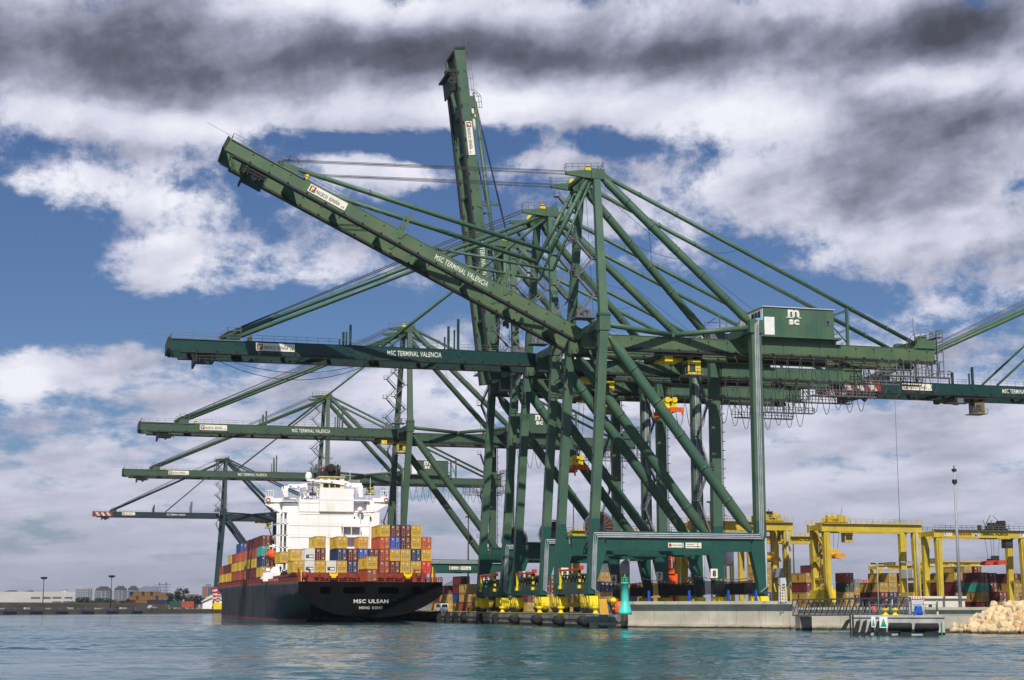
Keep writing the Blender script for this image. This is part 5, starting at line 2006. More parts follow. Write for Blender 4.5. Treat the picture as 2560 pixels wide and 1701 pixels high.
BO = ('nearest', 'second', 'third', 'fourth', 'fifth', 'sixth', 'seventh', 'eighth', 'foremost')
for bi, (yb, cols) in enumerate(BAYS):
    for ci, st in enumerate(cols):
        for ti, c in enumerate(st):
            nm = ('outer', 'second', 'inner')[ci]
            lab = '%s container, %s, %s column, %s bay ahead of the accommodation' % (c, 'lowest' if ti == 0 else ('topmost' if ti == len(st) - 1 else TIER[ti]), nm, BO[bi])
            container(-38.2 + 1.25 + ci * PITCH_C, yb, 12.05 + (yb - 466) * 0.002 + ti * TH, c, lab, 12.19, TH - 0.06, False, 'containers forward on the ship')

# ------------------------------------------------------------------ container yard behind the quay
YARD = []
cntn = [0]


def stack(u, dep, cols, where, L=12.19, base=GZ, w=None, face=True):
    if u > 1900:
        cols = [('ochre', 'maroon', 'ochre', 'navy blue')[int(u) % 4]] + list(cols)
    """a stack whose door end has its left edge at photo column u, at depth dep"""
    p = at(u, 1500, d=dep)
    x = p.x + CW / 2
    y = p.y
    for q in YARD:          # keep clear of stacks already standing there
        if abs(q[0] - x) < CW + 0.05 and abs(q[1] - y) < 12.4:
            x = q[0] + (CW + 0.12) * (1 if x >= q[0] else -1)
    YARD.append((x, y))
    for ti, c in enumerate(cols):
        n = len(cols)
        if n == 1:
            t = 'as single layer'
        else:
            t = ('on top' if ti == n - 1 else 'at foot' if ti == 0 else ('second up' if ti == 1 else ('third up' if ti == 2 else 'fourth up')))
        lab = '%s container %s of the stack %s' % (c, t, where)
        if len(lab.split()) > 16:
            print('LONG', lab)
        container(x, y, base + ti * 2.66, c, lab, L, 2.62, False, 'containers stacked in the yard')


def cu(x):      # right-hand detail column -> photo column
    return 1900 + x * 0.2797


Q = 442
stack(cu(418), Q, ['ochre', 'maroon', 'ochre'], 'just right of the first yellow gantry legs')
stack(cu(345), Q + 13, ['ochre', 'maroon', 'ochre'], 'left behind the one right of the first gantry')
stack(cu(533), Q + 16, ['maroon', 'ochre', 'maroon', 'maroon'], 'behind the yellow engine box of the second gantry')
stack(cu(768), Q, ['ochre', 'dark green', 'brick red'], 'right of the second gantry front leg', 6.06)
stack(cu(853), 545, ['maroon', 'ochre', 'grey'], 'with a grey top far behind the second gantry', 12.19)
stack(cu(905), 560, ['maroon', 'maroon', 'bright red'], 'far off between grey and ochre tops')
stack(cu(1078), Q, ['maroon', 'ochre'], 'before the tall ochre one under the second gantry')
stack(cu(1158), Q + 0.5, ['navy blue', 'ochre', 'ochre'], 'under the middle of the second gantry')
stack(cu(1232), Q + 4, ['maroon', 'maroon', 'maroon'], 'behind the right legs of the second gantry')
stack(cu(1320), Q + 8, ['ochre', 'ochre'], 'between the right legs of the second gantry')
stack(cu(1400), Q + 22, ['ochre', 'maroon'], 'just left of the third gantry legs')
stack(cu(1560), Q + 14, ['ochre', 'ochre', 'ochre'], 'between the left legs of the third gantry')
stack(cu(1660), Q + 20, ['ochre', 'ochre', 'ochre'], 'right of the left legs of the third gantry')
stack(cu(1745), Q - 6, ['maroon', 'maroon', 'ochre'], 'left of the tall lamp mast')
stack(cu(1838), Q + 34, ['ochre', 'maroon', 'maroon', 'ochre'], 'tallest behind the tall lamp mast')
stack(cu(1925), Q + 36, ['maroon', 'ochre', 'maroon', 'maroon'], 'second tallest right of the lamp mast')
stack(cu(1978), Q - 4, ['ochre', 'teal', 'maroon'], 'with a teal middle right of the lamp mast')
stack(cu(2058), Q + 2, ['ochre', 'maroon', 'maroon'], 'right of the one with the teal middle')
stack(cu(2118), Q - 8, ['maroon'], 'maroon low one beside the white wall', 12.19)
stack(cu(2150), Q + 26, ['maroon', 'ochre', 'maroon'], 'left of the third gantry right legs')
stack(cu(2250), Q + 8, ['ochre', 'ochre', 'maroon'], 'between the third gantry right legs')
stack(cu(2330), Q + 14, ['maroon', 'ochre', 'ochre'], 'at the right edge under the third gantry')
stack(cu(60), Q + 6, ['mid blue', 'ochre', 'ochre', 'ochre'], 'left of the first gantry')
stack(cu(125), Q + 10, ['maroon', 'ochre'], 'under the first gantry right end')
stack(cu(190), Q + 14, ['ochre', 'maroon'], 'between the first gantry right legs')


def cv(x):      # left-hand detail column of the quay strip
    return 880 + x * 0.322


for i, (x, dep, cols) in enumerate([(905, 470, ['brick red', 'ochre', 'ochre']), (930, 471, ['maroon', 'ochre', 'ochre']), (850, 490, ['ochre', 'mid blue', 'maroon', 'maroon']), (795, 500, ['ochre', 'yellow', 'maroon', 'maroon']), (745, 505, ['yellow', 'ochre', 'maroon']),
                                    (700, 520, ['yellow', 'maroon', 'ochre']), (665, 540, ['ochre', 'ochre'])]):
    stack(cv(x), dep, cols, ('nearest left of the crane legs', 'touching the left crane leg', 'fourth right of the ship stern', 'third right of the ship stern',
                             'second right of the ship stern', 'seen beside the stern rail', 'half hidden by the ship stern')[i])
for i, (x, dep, cols) in enumerate([(1130, 480, ['maroon', 'ochre', 'maroon']), (1360, 455, ['ochre', 'maroon', 'ochre', 'maroon']), (1400, 456, ['maroon', 'maroon', 'ochre']), (1510, 470, ['ochre', 'ochre', 'maroon', 'maroon']),
                                    (1690, 440, ['ochre', 'maroon', 'maroon']), (1755, 441, ['maroon', 'ochre', 'maroon', 'ochre']), (1880, 430, ['teal', 'ochre', 'navy blue', 'ochre']), (1945, 431, ['maroon', 'ochre', 'mid blue', 'ochre', 'grey']), (1985, 446, ['ochre', 'maroon', 'maroon', 'maroon', 'grey']),
                                    (2330, 440, ['ochre', 'ochre', 'ochre']), (2230, 452, ['maroon', 'navy blue', 'maroon'])]):
    stack(cv(x), dep, cols, ('seen between the third crane legs', 'seen between the second crane legs', 'second behind the second crane trestle', 'seen right of the second crane leg',
                             'behind the nearest trestle', 'tall behind the nearest trestle', 'just left of the turquoise beacon', 'tallest behind the turquoise beacon', 'behind and right of the beacon top',
                             'behind the blue post at the screen cloth', 'far behind the screen cloth')[i])

# ------------------------------------------------------------------ yellow yard gantries
_gm = {}


def gantry(label, xl, y, span, height, parts=True, code='RT17', writing=True, s=1.0, troll=0.2, spr=None, dark_top=False, engine=True):
    r = empty('yard_gantry', (xl, y, GZ))
    r.scale = (s,) * 3
    tag(r, label, 'gantry crane', 'yellow yard gantries')
    H = height
    WB = 3.6
    for sx in (0, 1):
        for sy in (-1, 1):
            mb = MB()
            x = sx * span
            mb.beam((x, sy * WB, 1.8), (x, sy * (WB - 0.3), H - 2.0), 1.15, 1.35, 1.45, 1.7, up=(1, 0, 0))
            if sy < 0:
                mb.box(x - 0.5, x - 0.05, sy * WB - 0.9, sy * WB - 0.72, 2.2, H - 2.3, 0)
            mb.build('leg', M_YELR, r)
        mb = MB()
        x = sx * span
        mb.box(x - 0.7, x + 0.7, -WB - 2.2, WB + 2.2, 1.2, 2.4)
        mb.box(x - 0.45, x + 0.45, -WB + 0.4, WB - 0.4, H * 0.36, H * 0.36 + 0.6)
        mb.build('sill_beam', M_YELR, r)
        for sy in (-1, 1):
            for o in (-0.9, 0.9):
                mb = MB()
                mb.lathe((x, sy * (WB + 0.9) + o, 0.75), [(0.35, -0.3), (0.75, -0.28), (0.78, 0), (0.75, 0.28), (0.35, 0.3)], 16, 0, 'x')
                mb.build('wheel', M_RUBBER, r)
    mb = MB()
    for sy in (-1, 1):
        mb.box(-1.5, span + 1.5, sy * WB - 0.6, sy * WB + 0.6, H - 2.0, H)
        for k in range(9):
            xx = -1 + (span + 2) * k / 8
            mb.box(xx - 0.04, xx + 0.04, sy * WB - 0.66, sy * WB - 0.6, H - 1.95, H - 0.05)
    for x in (-0.9, span + 0.9):
        mb.box(x - 0.5, x + 0.5, -WB + 0.6, WB - 0.6, H - 1.6, H - 0.3)
    bm = mb.build('top_beam', M_YELR, r)
    mb = MB()
    for sy in (-1, 1):
        rail(mb, [(-1.5, sy * (WB + 1.1), H), (span + 1.5, sy * (WB + 1.1), H)], 1.15, 0.05, 1.5)
        mb.box(-1.5, span + 1.5, sy * (WB + 0.85) - 0.35, sy * (WB + 0.85) + 0.35, H - 0.1, H + 0.01)
    mb.build('handrail', M_GALV if dark_top else M_YELR, bm)
    if writing:
        mb = MB()
        y_ = -WB - 0.68
        mb.box(1.4, 3.6, y_ + 0.01, y_ + 0.05, H - 1.55, H - 0.45, 1)
        for q, w_, h_, c in ((code, 1.9, 0.8, 0), ):
            t = text_mb(q, h_, 0.04, w_, c)
            mb.merge(t, Matrix.Translation((1.55, y_ - 0.01, H - 1.4)))
        t = text_mb('KONECRANES', 0.72, 0.04, 5.4, 2)
        mb.merge(t, Matrix.Translation((4.2, y_, H - 1.35)))
        mb.box(10.3, 11.7, y_ + 0.01, y_ + 0.05, H - 1.75, H - 0.25, 1)
        emblem(mb, 10.4, y_ - 0.02, H - 1.7, 1.4, 0)
        t = text_mb('TERMINAL VALENCIA', 0.75, 0.04, 8.2, 0)
        mb.merge(t, Matrix.Translation((12.4, y_, H - 1.35)))
        mb.box(span - 1.2, span + 0.9, y_ + 0.01, y_ + 0.05, H - 1.55, H - 0.45, 1)
        t = text_mb(code, 0.8, 0.04, 1.8, 0)
        mb.merge(t, Matrix.Translation((span - 1.05, y_ - 0.01, H - 1.4)))
        mb.build('lettering', (M_BLACK, M_WHITE, M_REDB), bm)
    if not parts:
        mb = MB()
        mb.box(span * troll - 1.5, span * troll + 1.5, -3, 3, H, H + 1.6)
        mb.build('trolley', M_DARK, r)
        return r
    tx = span * troll
    mb = MB()
    rng = random.Random(int(xl * 7) % 97)
    mb.box(tx - 2.6, tx + 2.6, -3.9, 3.9, H + 0.05, H + 0.5, 0)
    for k in range(16):
        x, y2 = tx + rng.uniform(-2.4, 2.0), rng.uniform(-3.6, 3.4)
        a, b, c_ = rng.uniform(0.4, 1.5), rng.uniform(0.4, 1.5), rng.uniform(0.5, 2.3)
        mb.box(x, x + a, y2, y2 + b, H + 0.5, H + 0.5 + c_, 0 if rng.random() < 0.72 else 1)
    for k in range(3):
        mb.lathe((tx - 1.5 + k * 1.5, -2, H + 1.5), [(0.7, -0.7), (0.7, 0.7)], 14, 0, 'x')
    rail(mb, [(tx - 2.8, -4.1, H + 0.5), (tx + 2.8, -4.1, H + 0.5)], 1.2, 0.05, 1.0)
    for k in range(4):
        x = tx - 2.4 + k * 1.6
        mb.beam((x, rng.uniform(-3, 3), H + 1), (x, rng.uniform(-3, 3), H + rng.uniform(2.5, 4.5)), 0.1, 0.1)
    tr2 = mb.build('trolley', (M_DARK if dark_top else M_YELR, M_DARK), r)
    mb = MB()
    mb.box(tx + 2.0, tx + 4.2, -3.3, -1.2, H - 4.6, H - 2.2, 0)
    mb.box(tx + 1.96, tx + 2.0, -3.2, -1.3, H - 4.2, H - 2.6, 1)
    mb.box(tx + 2.2, tx + 4.0, -3.34, -3.3, H - 4.0, H - 2.8, 1)
    mb.build('driver_cab', (M_DARK if dark_top else M_YELR, M_GLASS), tr2)
    if engine:
        mb = MB()
        mb.box(-1.6, 2.2, -3.3, 3.3, 2.5, 5.4, 0)
        mb.box(0.2, 1.8, -2.5, 0.5, 5.4, 6.6, 0)
        mb.build('engine_house', M_YEL, r)
        mb = MB()
        zigzag(mb, -0.4, 1.8, 2.0, 5.5, H - 2, 4, 0)
        mb.build('stair', M_YELR, r)
        mb = MB()
        mb.box(span - 1.0, span + 1.0, -3.2, 3.2, 2.5, 4.9, 0)
        mb.box(span - 0.9, span + 0.9, -3.0, 3.0, H * 0.36 + 0.6, H * 0.36 + 2.8, 1)
        ladder(mb, (span + 0.9, -3.4, 2.4), (span + 0.9, -3.4, H - 2), 0.6, 0.05)
        mb.build('electric_house', (M_YELR, M_GREYB), r)
        mb = MB()
        mb.tube([(span - 0.2, -WB - 0.95, 2.0), (span - 0.2, -WB - 0.95, H * 0.5), (span - 0.2, -WB - 0.95, H - 2)], 0.28, 8)
        mb.build('cable_conduit', M_PIPE, r)
    if spr:
        zs = H - spr
        q = empty('container_spreader', (xl + tx * s, y, GZ + zs * s))
        q.scale = (s,) * 3
        tag(q, 'orange spreader under the ' + label.split(',')[0].split(' with ')[0].split(' partly')[0].replace('yellow yard ', 'yellow ') + {8.5: ' beside the lamp poles', 9.5: ' behind the crane leg', 9.0: ' with writing on its beam'}[spr], 'spreader', 'spreaders hanging under the yellow gantries')
        mb = MB()
        mb.prism([(-1.4, 0), (1.4, 0), (1.0, 1.1), (-1.0, 1.1)], 'y', -4.6, -4.2)
        mb.prism([(-1.4, 0), (1.4, 0), (1.0, 1.1), (-1.0, 1.1)], 'y', 4.2, 4.6)
        mb.box(-0.9, 0.9, -4.3, 4.3, 0.35, 0.9)
        mb.prism([(-1.8, 0.0), (1.8, 0.0), (1.2, 1.1), (-1.2, 1.1)], 'y', -1.4, 1.4)
        mb.build('spreader_frame', M_REDO if dark_top else mat('amber_spreader_paint', (0.75, 0.30, 0.015), None, 0.5), q)
        mb = MB()
        mb.box(-1.2, 1.2, -1.2, 1.2, 1.1, 1.6)
        for k in (-0.8, 0, 0.8):
            mb.lathe((k, -1.0, 2.0), [(0.42, -0.2), (0.42, 0.2)], 12, 0, 'y')
        mb.build('headblock', M_DARK if dark_top else M_YELR, q)
        for sx in (-1, 1):
            for sy in (-1, 1):
                MB().tube([(sx * 0.9, sy * 0.9, 1.5), (sx * 1.4, sy * 1.6, spr - 1.0)], 0.05, 5).build('rope', M_ROPE, q)
    return r


def gpos(u0, u1, v_top, H, d_guess):
    """left corner, span and height of a gantry whose near top beam runs u0..u1 with top edge at v_top"""
    p0 = at(u0, v_top, d=d_guess)
    p1 = at(u1, v_top, y=p0.y)
    return p0.x, p0.y + 3.6, p1.x - p0.x, p0.z - GZ


x, y, sp, h = gpos(cu(590), cu(1385), 1309, 22, 398)
gantry('yellow yard gantry with piled trolley gear on its left end, beside the lamp poles', x, y, sp, h, spr=8.5, troll=0.13, code='RT12', writing=False)
x, y, sp, h = gpos(1735, cu(232), 1303, 22, 382)
gantry('yellow yard gantry partly behind the right leg of the nearest crane', x, y, sp, h, spr=9.5, troll=0.86, code='RT11', writing=False)
x, y, sp, h = gpos(cu(1590), cu(2345), 1325, 22, 425)
gantry('yellow yard gantry with black and brown writing on its beam, far right', x, y, sp, h, spr=9.0, troll=0.72, code='RT17', dark_top=True, engine=False)
x, y, sp, h = gpos(cu(-90), cu(560), 1340, 22, 470)
gantry('yellow yard gantry lettered on a white strip, behind the first two at right', x, y, sp, h, spr=None, troll=0.5, code='RT15', parts=False)
x, y, sp, h = gpos(cu(1500), cu(1960), 1405, 22, 700)
gantry('small far yellow gantry seen between legs of the lettered one', x, y, sp, h, parts=False, code='RT20')
x, y, sp, h = gpos(cu(1065), cu(1500), 1414, 22, 745)
gantry('small far yellow gantry above the ochre containers, farthest away', x, y, sp, h, parts=False, code='RT21', troll=0.3)
x, y, sp, h = gpos(1440, 1690, 1327, 22, 405)
gantry('yellow yard gantry seen through the legs of the nearest crane', x, y, sp, h, parts=False, writing=False, troll=0.4)


# orange lifting frame standing under the portal of the nearest crane
p = at(1672, 1455, d=352)
r = empty('lifting_frame', (p.x, p.y, GZ))
tag(r, 'orange lifting frame with lattice mast seen through the portal of the nearest crane', 'lifting frame')
sc_ = 352 / FPX / 4.14 * 1.0
mb = MB()
for a, b, c, d in ((-76, 76, 850, 775), (-36, 45, 790, 715)):
    mb.box(a * sc_, b * sc_, -1.2, 1.2, GZ * 0 + (1519 - (1250 + c / 4.14)) * 352 / FPX + 1.2, (1519 - (1250 + d / 4.14)) * 352 / FPX + 1.2)
zb = (1519 - (1250 + 850 / 4.14)) * 352 / FPX + 1.2
for a in (-76, -8, 46):
    mb.box(a * sc_, (a + 30) * sc_, -1.2, 1.2, 0.0, zb)
mb.build('base_frame', mat('vivid_orange_steel', (0.90, 0.11, 0.010), (0.80, 0.09, 0.01), 0.5), r)
mb = MB()
z0, z1 = (1519 - (1250 + 715 / 4.14)) * 352 / FPX + 1.2, (1519 - (1250 + 590 / 4.14)) * 352 / FPX + 1.2
for sx in (-50, 42):
    for sy in (-1, 1):
        mb.beam((sx * sc_, sy, z0), (sx * sc_, sy, z1), 0.22, 0.22)
for k in range(5):
    za, zb_ = z0 + (z1 - z0) * k / 5, z0 + (z1 - z0) * (k + 1) / 5
    for sy in (-1, 1):
        mb.beam((-50 * sc_, sy, za), (42 * sc_, sy, zb_), 0.14, 0.14)
mb.box(-55 * sc_, 140 * sc_, -1.0, 1.0, z1, z1 + 0.8)
mb.build('lattice_mast', MATS['vivid_orange_steel'], r)

# grey silo-like tanks glimpsed behind the portals
for i, (u, v0, v1, dep, wd) in enumerate(((1820, 1375, 1410, 350, 1.3), (1562, 1392, 1440, 350, 1.1))):
    p0, p1 = at(u, v1, d=dep), at(u, v0, d=dep)
    r = empty('silo', (p0.x, p0.y, GZ))
    tag(r, ('grey upright silo on a yellow stand seen right of the number plate', 'grey upright silo seen just above the turquoise beacon')[i], 'silo')
    hh = p0.z - GZ
    MB().lathe((0, 0, hh), [(wd * 0.5, -0.5), (wd, 0.5), (wd, p1.z - p0.z), (wd * 0.4, p1.z - p0.z + 0.5)], 16).build('tank', M_GREYB, r)
    mb = MB()
    for a in range(4):
        th = a * math.pi / 2 + 0.7
        mb.beam((wd * 0.9 * math.cos(th), wd * 0.9 * math.sin(th), 0), (wd * 0.9 * math.cos(th), wd * 0.9 * math.sin(th), hh + 0.6), 0.35, 0.35)
    mb.box(-wd * 0.8, wd * 0.8, -wd * 0.8, wd * 0.8, 0.0, hh * 0.55)
    mb.build('stand', M_YELR, r)

# blue posts and yellow blocks on the ledge behind the end wall
for i, u in enumerate((1622, 1723, 1821, 1890)):
    p = at(u, 1490, d=(275, 270, 264, 262)[i])
    mb = MB()
    z1 = at(u, 1476, d=266).z
    mb.prism([(-0.28, 0), (0.28, 0), (0.16, z1 - GZ), (-0.16, z1 - GZ)], 'y', -0.15, 0.15)
    mb.box(-0.35, 0.35, -0.3, 0.3, 0, 0.2)
    mb.move((p.x, p.y, GZ + 0.014))
    tag(mb.build('post', M_BLUEP), ('bright blue post behind the left end of the cornice wall', 'bright blue post under the screen cloth of the second crane', 'bright blue post below the number plate', 'bright blue post nearest the right crane leg')[i], 'post', 'bright blue posts behind the cornice wall')

# ------------------------------------------------------------------ mooring platform in front of the wall
PA = at(2131, 1588, z=0.0)
PB = at(2363, 1588.9, z=0.0)
ex = Vector((PB.x - PA.x, PB.y - PA.y, 0))
PW = ex.length
ang = math.atan2(ex.y, ex.x)
plat = empty('mooring_platform', (PA.x, PA.y, 0.0), ang)
tag(plat, 'low concrete mooring platform with black rubber fenders, right of the footbridge', 'platform')
PT = 2.48
mb = MB()
mb.box(0, PW, 0, 7.5, 0.35, PT - 0.28, 0)
mb.box(-0.15, PW + 0.1, -0.15, 7.6, PT - 0.28, PT, 0)
mb.box(0, PW, 0.25, 7.5, -2.0, 0.34, 1)
for k in range(7):
    mb.box(PW * k / 7 + 0.2, PW * k / 7 + 1.0, -0.05, 0.24, -1.0, 0.34, 1)
mb.build('deck_block', (mat('pale_grey_concrete', (0.46, 0.45, 0.42), (0.33, 0.33, 0.31), 0.9, 0.6, (0.16, 0.14, 0.12), 0.6, bump=0.3, bscale=3), mat('wet_black_band', (0.02, 0.02, 0.018), (0.035, 0.033, 0.03), 0.5, 1)), plat)


def pu(u):          # photo column -> distance along the platform front
    a = at(u, 1560, d=197)
    best, bt = 1e9, 0
    for k in range(401):
        t = PW * k / 400
        q = Vector((PA.x, PA.y, 0)) + ex.normalized() * t
        v = q - Vector(CAM)
        uu = 1280 + FPX * v.dot(_rt) / (Vector((v.x, v.y, 0.0)).dot(_fw))
        if abs(uu - u) < best:
            best, bt = abs(uu - u), t
    return bt


for (u0, u1, z0, z1) in ((2219, 2278, 0.62, 1.52), (2285, 2345, 0.60, 1.48)):
    mb = MB()
    a_, b_ = pu(u0), pu(u1)
    mb.lathe((0, -0.5, (z0 + z1) / 2), [(0.3, a_), (0.46, a_ + 0.1), (0.46, b_ - 0.1), (0.3, b_)], 14, 0, 'x')
    n = 10
    for k in range(n):
        x = a_ + (b_ - a_) * (k + 0.5) / n
        mb.lathe((0, -0.5, (z0 + z1) / 2), [(0.50, x - 0.12), (0.50, x + 0.02)], 14, 0, 'x')
    mb.build('fender', M_RUBBER, plat)
for (u0, u1) in ((2132, 2167), (2192, 2226), (2248, 2276), (2306, 2341)):
    mb = MB()
    a_, b_ = pu(u0), pu(u1)
    mb.box(a_, b_, -0.7, 0.2, -0.35, 0.36)
    mb.build('fender', M_RUBBER, plat)
mb = MB()
mb.box(pu(2249), pu(2312), -0.5, 0.1, 0.36, 0.75)
mb.build('fender', M_RUBBER, plat)
for u in (2138, 2155, 2172, 2190):
    mb = MB()
    x = pu(u)
    mb.prism([(x - 0.35, 0.35), (x + 0.15, 0.35), (x + 0.55, 1.55), (x + 0.55, 1.95), (x + 0.1, 1.7)], 'y', -0.75, -0.02)
    mb.build('fender', M_RUBBER, plat)
mb = MB()
mb.prism([(-1.5, 0.6), (-0.9, 0.6), (-0.35, 1.6), (-0.35, 2.0), (-0.8, 1.8)], 'y', 1.0, 1.8)
mb.build('fender', M_RUBBER, plat)
for x in (-0.2, 0.14):
    MB().box(x - 0.10, x + 0.10, -0.42, -0.18, -1.5, PT + 0.05).build('pile', M_BLACK, plat)
for (u0, u1) in ((2168, 2191), (2227, 2243), (2276, 2305)):
    MB().box(pu(u0), pu(u1), -0.35, 0.24, -0.2, 0.3).build('float_block', mat('grey_float', (0.42, 0.42, 0.42), None, 0.8), plat)
MB().box(PW - 0.45, PW - 0.3, -0.22, -0.05, 0.0, 1.6).build('ladder_rail', M_GREENS, plat)
for (u0, u1, z0, z1, nm) in ((2177.5, 2187.5, 1.0, 2.32, 0), (2197.5, 2217.5, 0.92, 2.32, 1)):
    mb = MB()
    a_, b_ = pu(u0), pu(u1)
    mb.box(a_, b_, -0.95, -0.86, z0, z1, 0)
    m_ = (a_ + b_) / 2
    w_ = (b_ - a_) * 0.40
    mb.prism([(m_ - w_, z0 + 0.14), (m_ + w_, z0 + 0.14), (m_, z1 - 0.2)], 'y', -0.975, -0.95, 1)
    if nm:
        mb.box(m_ - w_ * 0.55, m_ + w_ * 0.7, -0.985, -0.975, z0 + 0.28, z0 + 0.36, 2)  # dark green strip across the triangle
    mb.box(m_ - 0.05, m_ + 0.05, -0.86, -0.16, z1 - 0.5, z1 - 0.4, 2)
    s_ = mb.build('sign_board', (M_WHITE, mat('sea_green_mark', (0.0, 0.36, 0.20), None, 0.5), mat('sign_dark_green', (0.0, 0.15, 0.09), None, 0.6)), plat)
    s_['label'] = ('narrow white board with a green triangle', 'wide white board with a green triangle')[nm]
mb = MB()
rail(mb, [(pu(2174), 0.3, PT), (PW - 0.8, 0.3, PT)], 1.35, 0.022, 1.3)
mb.beam((pu(2174), 0.3, PT + 0.45), (PW - 0.8, 0.3, PT + 0.45), 0.04, 0.04)
rail(mb, [(pu(2174), 7.2, PT), (PW - 0.8, 7.2, PT)], 1.35, 0.022, 1.3)
rail(mb, [(PW - 0.8, 0.3, PT), (PW - 0.8, 7.2, PT)], 1.35, 0.022, 1.3)
mb.build('handrail', M_GALV, plat)


def on_plat(u, yy, z=PT):
    x = pu(u)
    e = ex.normalized()
    nn = Vector((-e.y, e.x, 0))
    q = Vector((PA.x, PA.y, 0)) + e * x + nn * yy
    return Vector((q.x, q.y, z))


for i, u in enumerate((2213, 2237)):
    p = on_plat(u, 1.4)
    bollard(p.x, p.y, PT + 0.004, ('left of the two yellow bollards on the mooring platform', 'right of the two yellow bollards on the mooring platform')[i], 0.78, 'yellow bollards on the mooring platform')
p = on_plat(2185, 0.12)
n = 20
mb = MB()
pts = [(p.x + 0.31 * math.cos(2 * math.pi * k / n), p.y + 0.31 * math.sin(2 * math.pi * k / n) * math.tan(ang) * 0, PT + 0.78 + 0.31 * math.sin(2 * math.pi * k / n)) for k in range(n + 1)]
mb.tube(pts, 0.075, 8)
lb = tag(mb.build('lifebuoy', mat('lifebuoy_orange', (0.75, 0.07, 0.03), None, 0.5)), 'orange ring lifebuoy on the rail of the mooring platform', 'lifebuoy')
p = on_plat(2296, 2.2)
r = empty('blue_hut', (p.x, p.y, PT))
tag(r, 'small bright blue round topped tank on the mooring platform', 'tank')
M_BLUT = mat('tank_blue', (0.012, 0.10, 0.52), (0.015, 0.085, 0.44), 0.4, 2)
mb = MB()
mb.lathe((0, 0, 0), [(0.44, 0), (0.44, 1.0), (0.40, 1.14), (0.25, 1.22), (0.08, 1.24)], 20)
for k in range(10):
    a = k * math.pi / 5
    mb.beam((0.45 * math.cos(a), 0.45 * math.sin(a), 0), (0.45 * math.cos(a), 0.45 * math.sin(a), 1.02), 0.05, 0.05)
mb.build('tank_body', M_BLUT, r)
MB().prism([(-0.62, 0), (-0.36, 0), (-0.36, 0.95)], 'y', -0.35, 0.35).build('side_step', M_BLUT, r)
p = on_plat(2344, 1.6)
r = empty('navigation_light', (p.x, p.y, PT))
tag(r, 'slim green and white light post with black head on the mooring platform', 'light post')
MB().lathe((0, 0, 0), [(0.16, 0), (0.10, 0.1), (0.085, 0.5)], 12).build('foot', M_WHITE, r)
MB().lathe((0, 0, 0.5), [(0.085, 0), (0.075, 0.85)], 12).build('post', M_GREENS, r)
MB().lathe((0, 0, 1.35), [(0.05, 0), (0.075, 0.1), (0.075, 0.3), (0.02, 0.5)], 12).build('lantern', M_BLACK, r)
p = on_plat(2228, 3.5)
mb = MB()
mb.lathe((p.x, p.y, PT), [(0.35, 0), (0.30, 0.9), (0.22, 0.95), (0.20, 1.05), (0.05, 1.1)], 12)
tag(mb.build('drum', mat('dark_green_drum', (0.02, 0.12, 0.07), None, 0.5)), 'dark green drum standing between the two yellow bollards', 'drum')


def lamp_pole(u, vtop, d, zb, label, r0=0.075, dark=False, twin=True):
    p = at(u, 1500, d=d)
    zt = at(u, vtop, d=d).z
    r = empty('lamp_pole', (p.x, p.y, zb))
    tag(r, label, 'lamp pole')
    MB().tube([(0, 0, 0), (0, 0, zt - zb)], [r0, r0 * 0.55], 10).build('pole', M_PIPE if not dark else M_DARK, r)
    return r, zt - zb


# two slim lamp poles on the platform
q1, q2 = on_plat(2196, 3.0), on_plat(2272, 5.0)
for q, vt, lab in ((q1, 1413, 'slim grey lamp pole with two lamp heads at the left of the mooring platform'), (q2, 1409, 'slim grey lamp pole with pale lamp heads in the middle of the mooring platform')):
    r = empty('lamp_pole', (q.x, q.y, PT))
    tag(r, lab, 'lamp pole')
    d = (Vector((q.x, q.y, 0)) - Vector(CAM)).dot(_fw)
    h = (1519 - vt) * d / FPX + 3.5 - PT
    MB().tube([(0, 0, 0), (0, 0, h)], [0.075, 0.045], 10).build('pole', M_PIPE, r)
    for s in (-1, 1):
        mb = MB()
        mb.beam((0, 0, h), (s * 0.5, -s * 0.1, h + 0.05), 0.06, 0.06)
        mb.box(min(s * 0.3, s * 0.85), max(s * 0.3, s * 0.85), -0.2, 0.2, h + 0.02, h + 0.2)
        mb.build('lamp_head', M_DARK if q is q1 else M_PIPE, r)

# ------------------------------------------------------------------ footbridge
pa = at(1996, 1539, d=247)
pb = on_plat(2262, 6.3)
za0, zb0 = 2.25, 2.55
br = empty('footbridge', (pa.x, pa.y, za0))
tag(br, 'grey steel lattice footbridge from the wall end to the mooring platform', 'footbridge')
A_, B_ = Vector((0, 0, 0)), Vector((pb.x - pa.x, pb.y - pa.y, zb0 - za0))
dirb = B_.normalized()
sideb = Vector((-dirb.y, dirb.x, 0)).normalized()
for s in (-1, 1):
    mb = MB()
    o = sideb * (s * 0.9)
    mb.beam(A_ + o, B_ + o, 0.16, 0.2)
    top = Vector((0, 0, 2.35))
    mb.beam(A_ + o + top, B_ + o + top * 0.92, 0.18, 0.18)
    mid = Vector((0, 0, 1.2))
    mb.beam(A_ + o + mid, B_ + o + mid * 0.92, 0.05, 0.05)
    n = 17
    for k in range(n + 1):
        t = k / n
        p0 = A_.lerp(B_, t) + o
        p1 = p0 + Vector((0, 0, 2.35 - 0.19 * t))
        mb.beam(p0, p1, 0.10, 0.10)
        if k < n:
            t2 = (k + 1) / n
            mb.beam(p0, A_.lerp(B_, t2) + o + Vector((0, 0, 2.35 - 0.19 * t2)), 0.10, 0.10)
            tm = (k + 0.5) / n
            pm = A_.lerp(B_, tm) + o
            mb.beam(pm, pm + Vector((0, 0, 1.2)), 0.03, 0.03)
    mb.build('side_truss', M_GALV, br)
mb = MB()
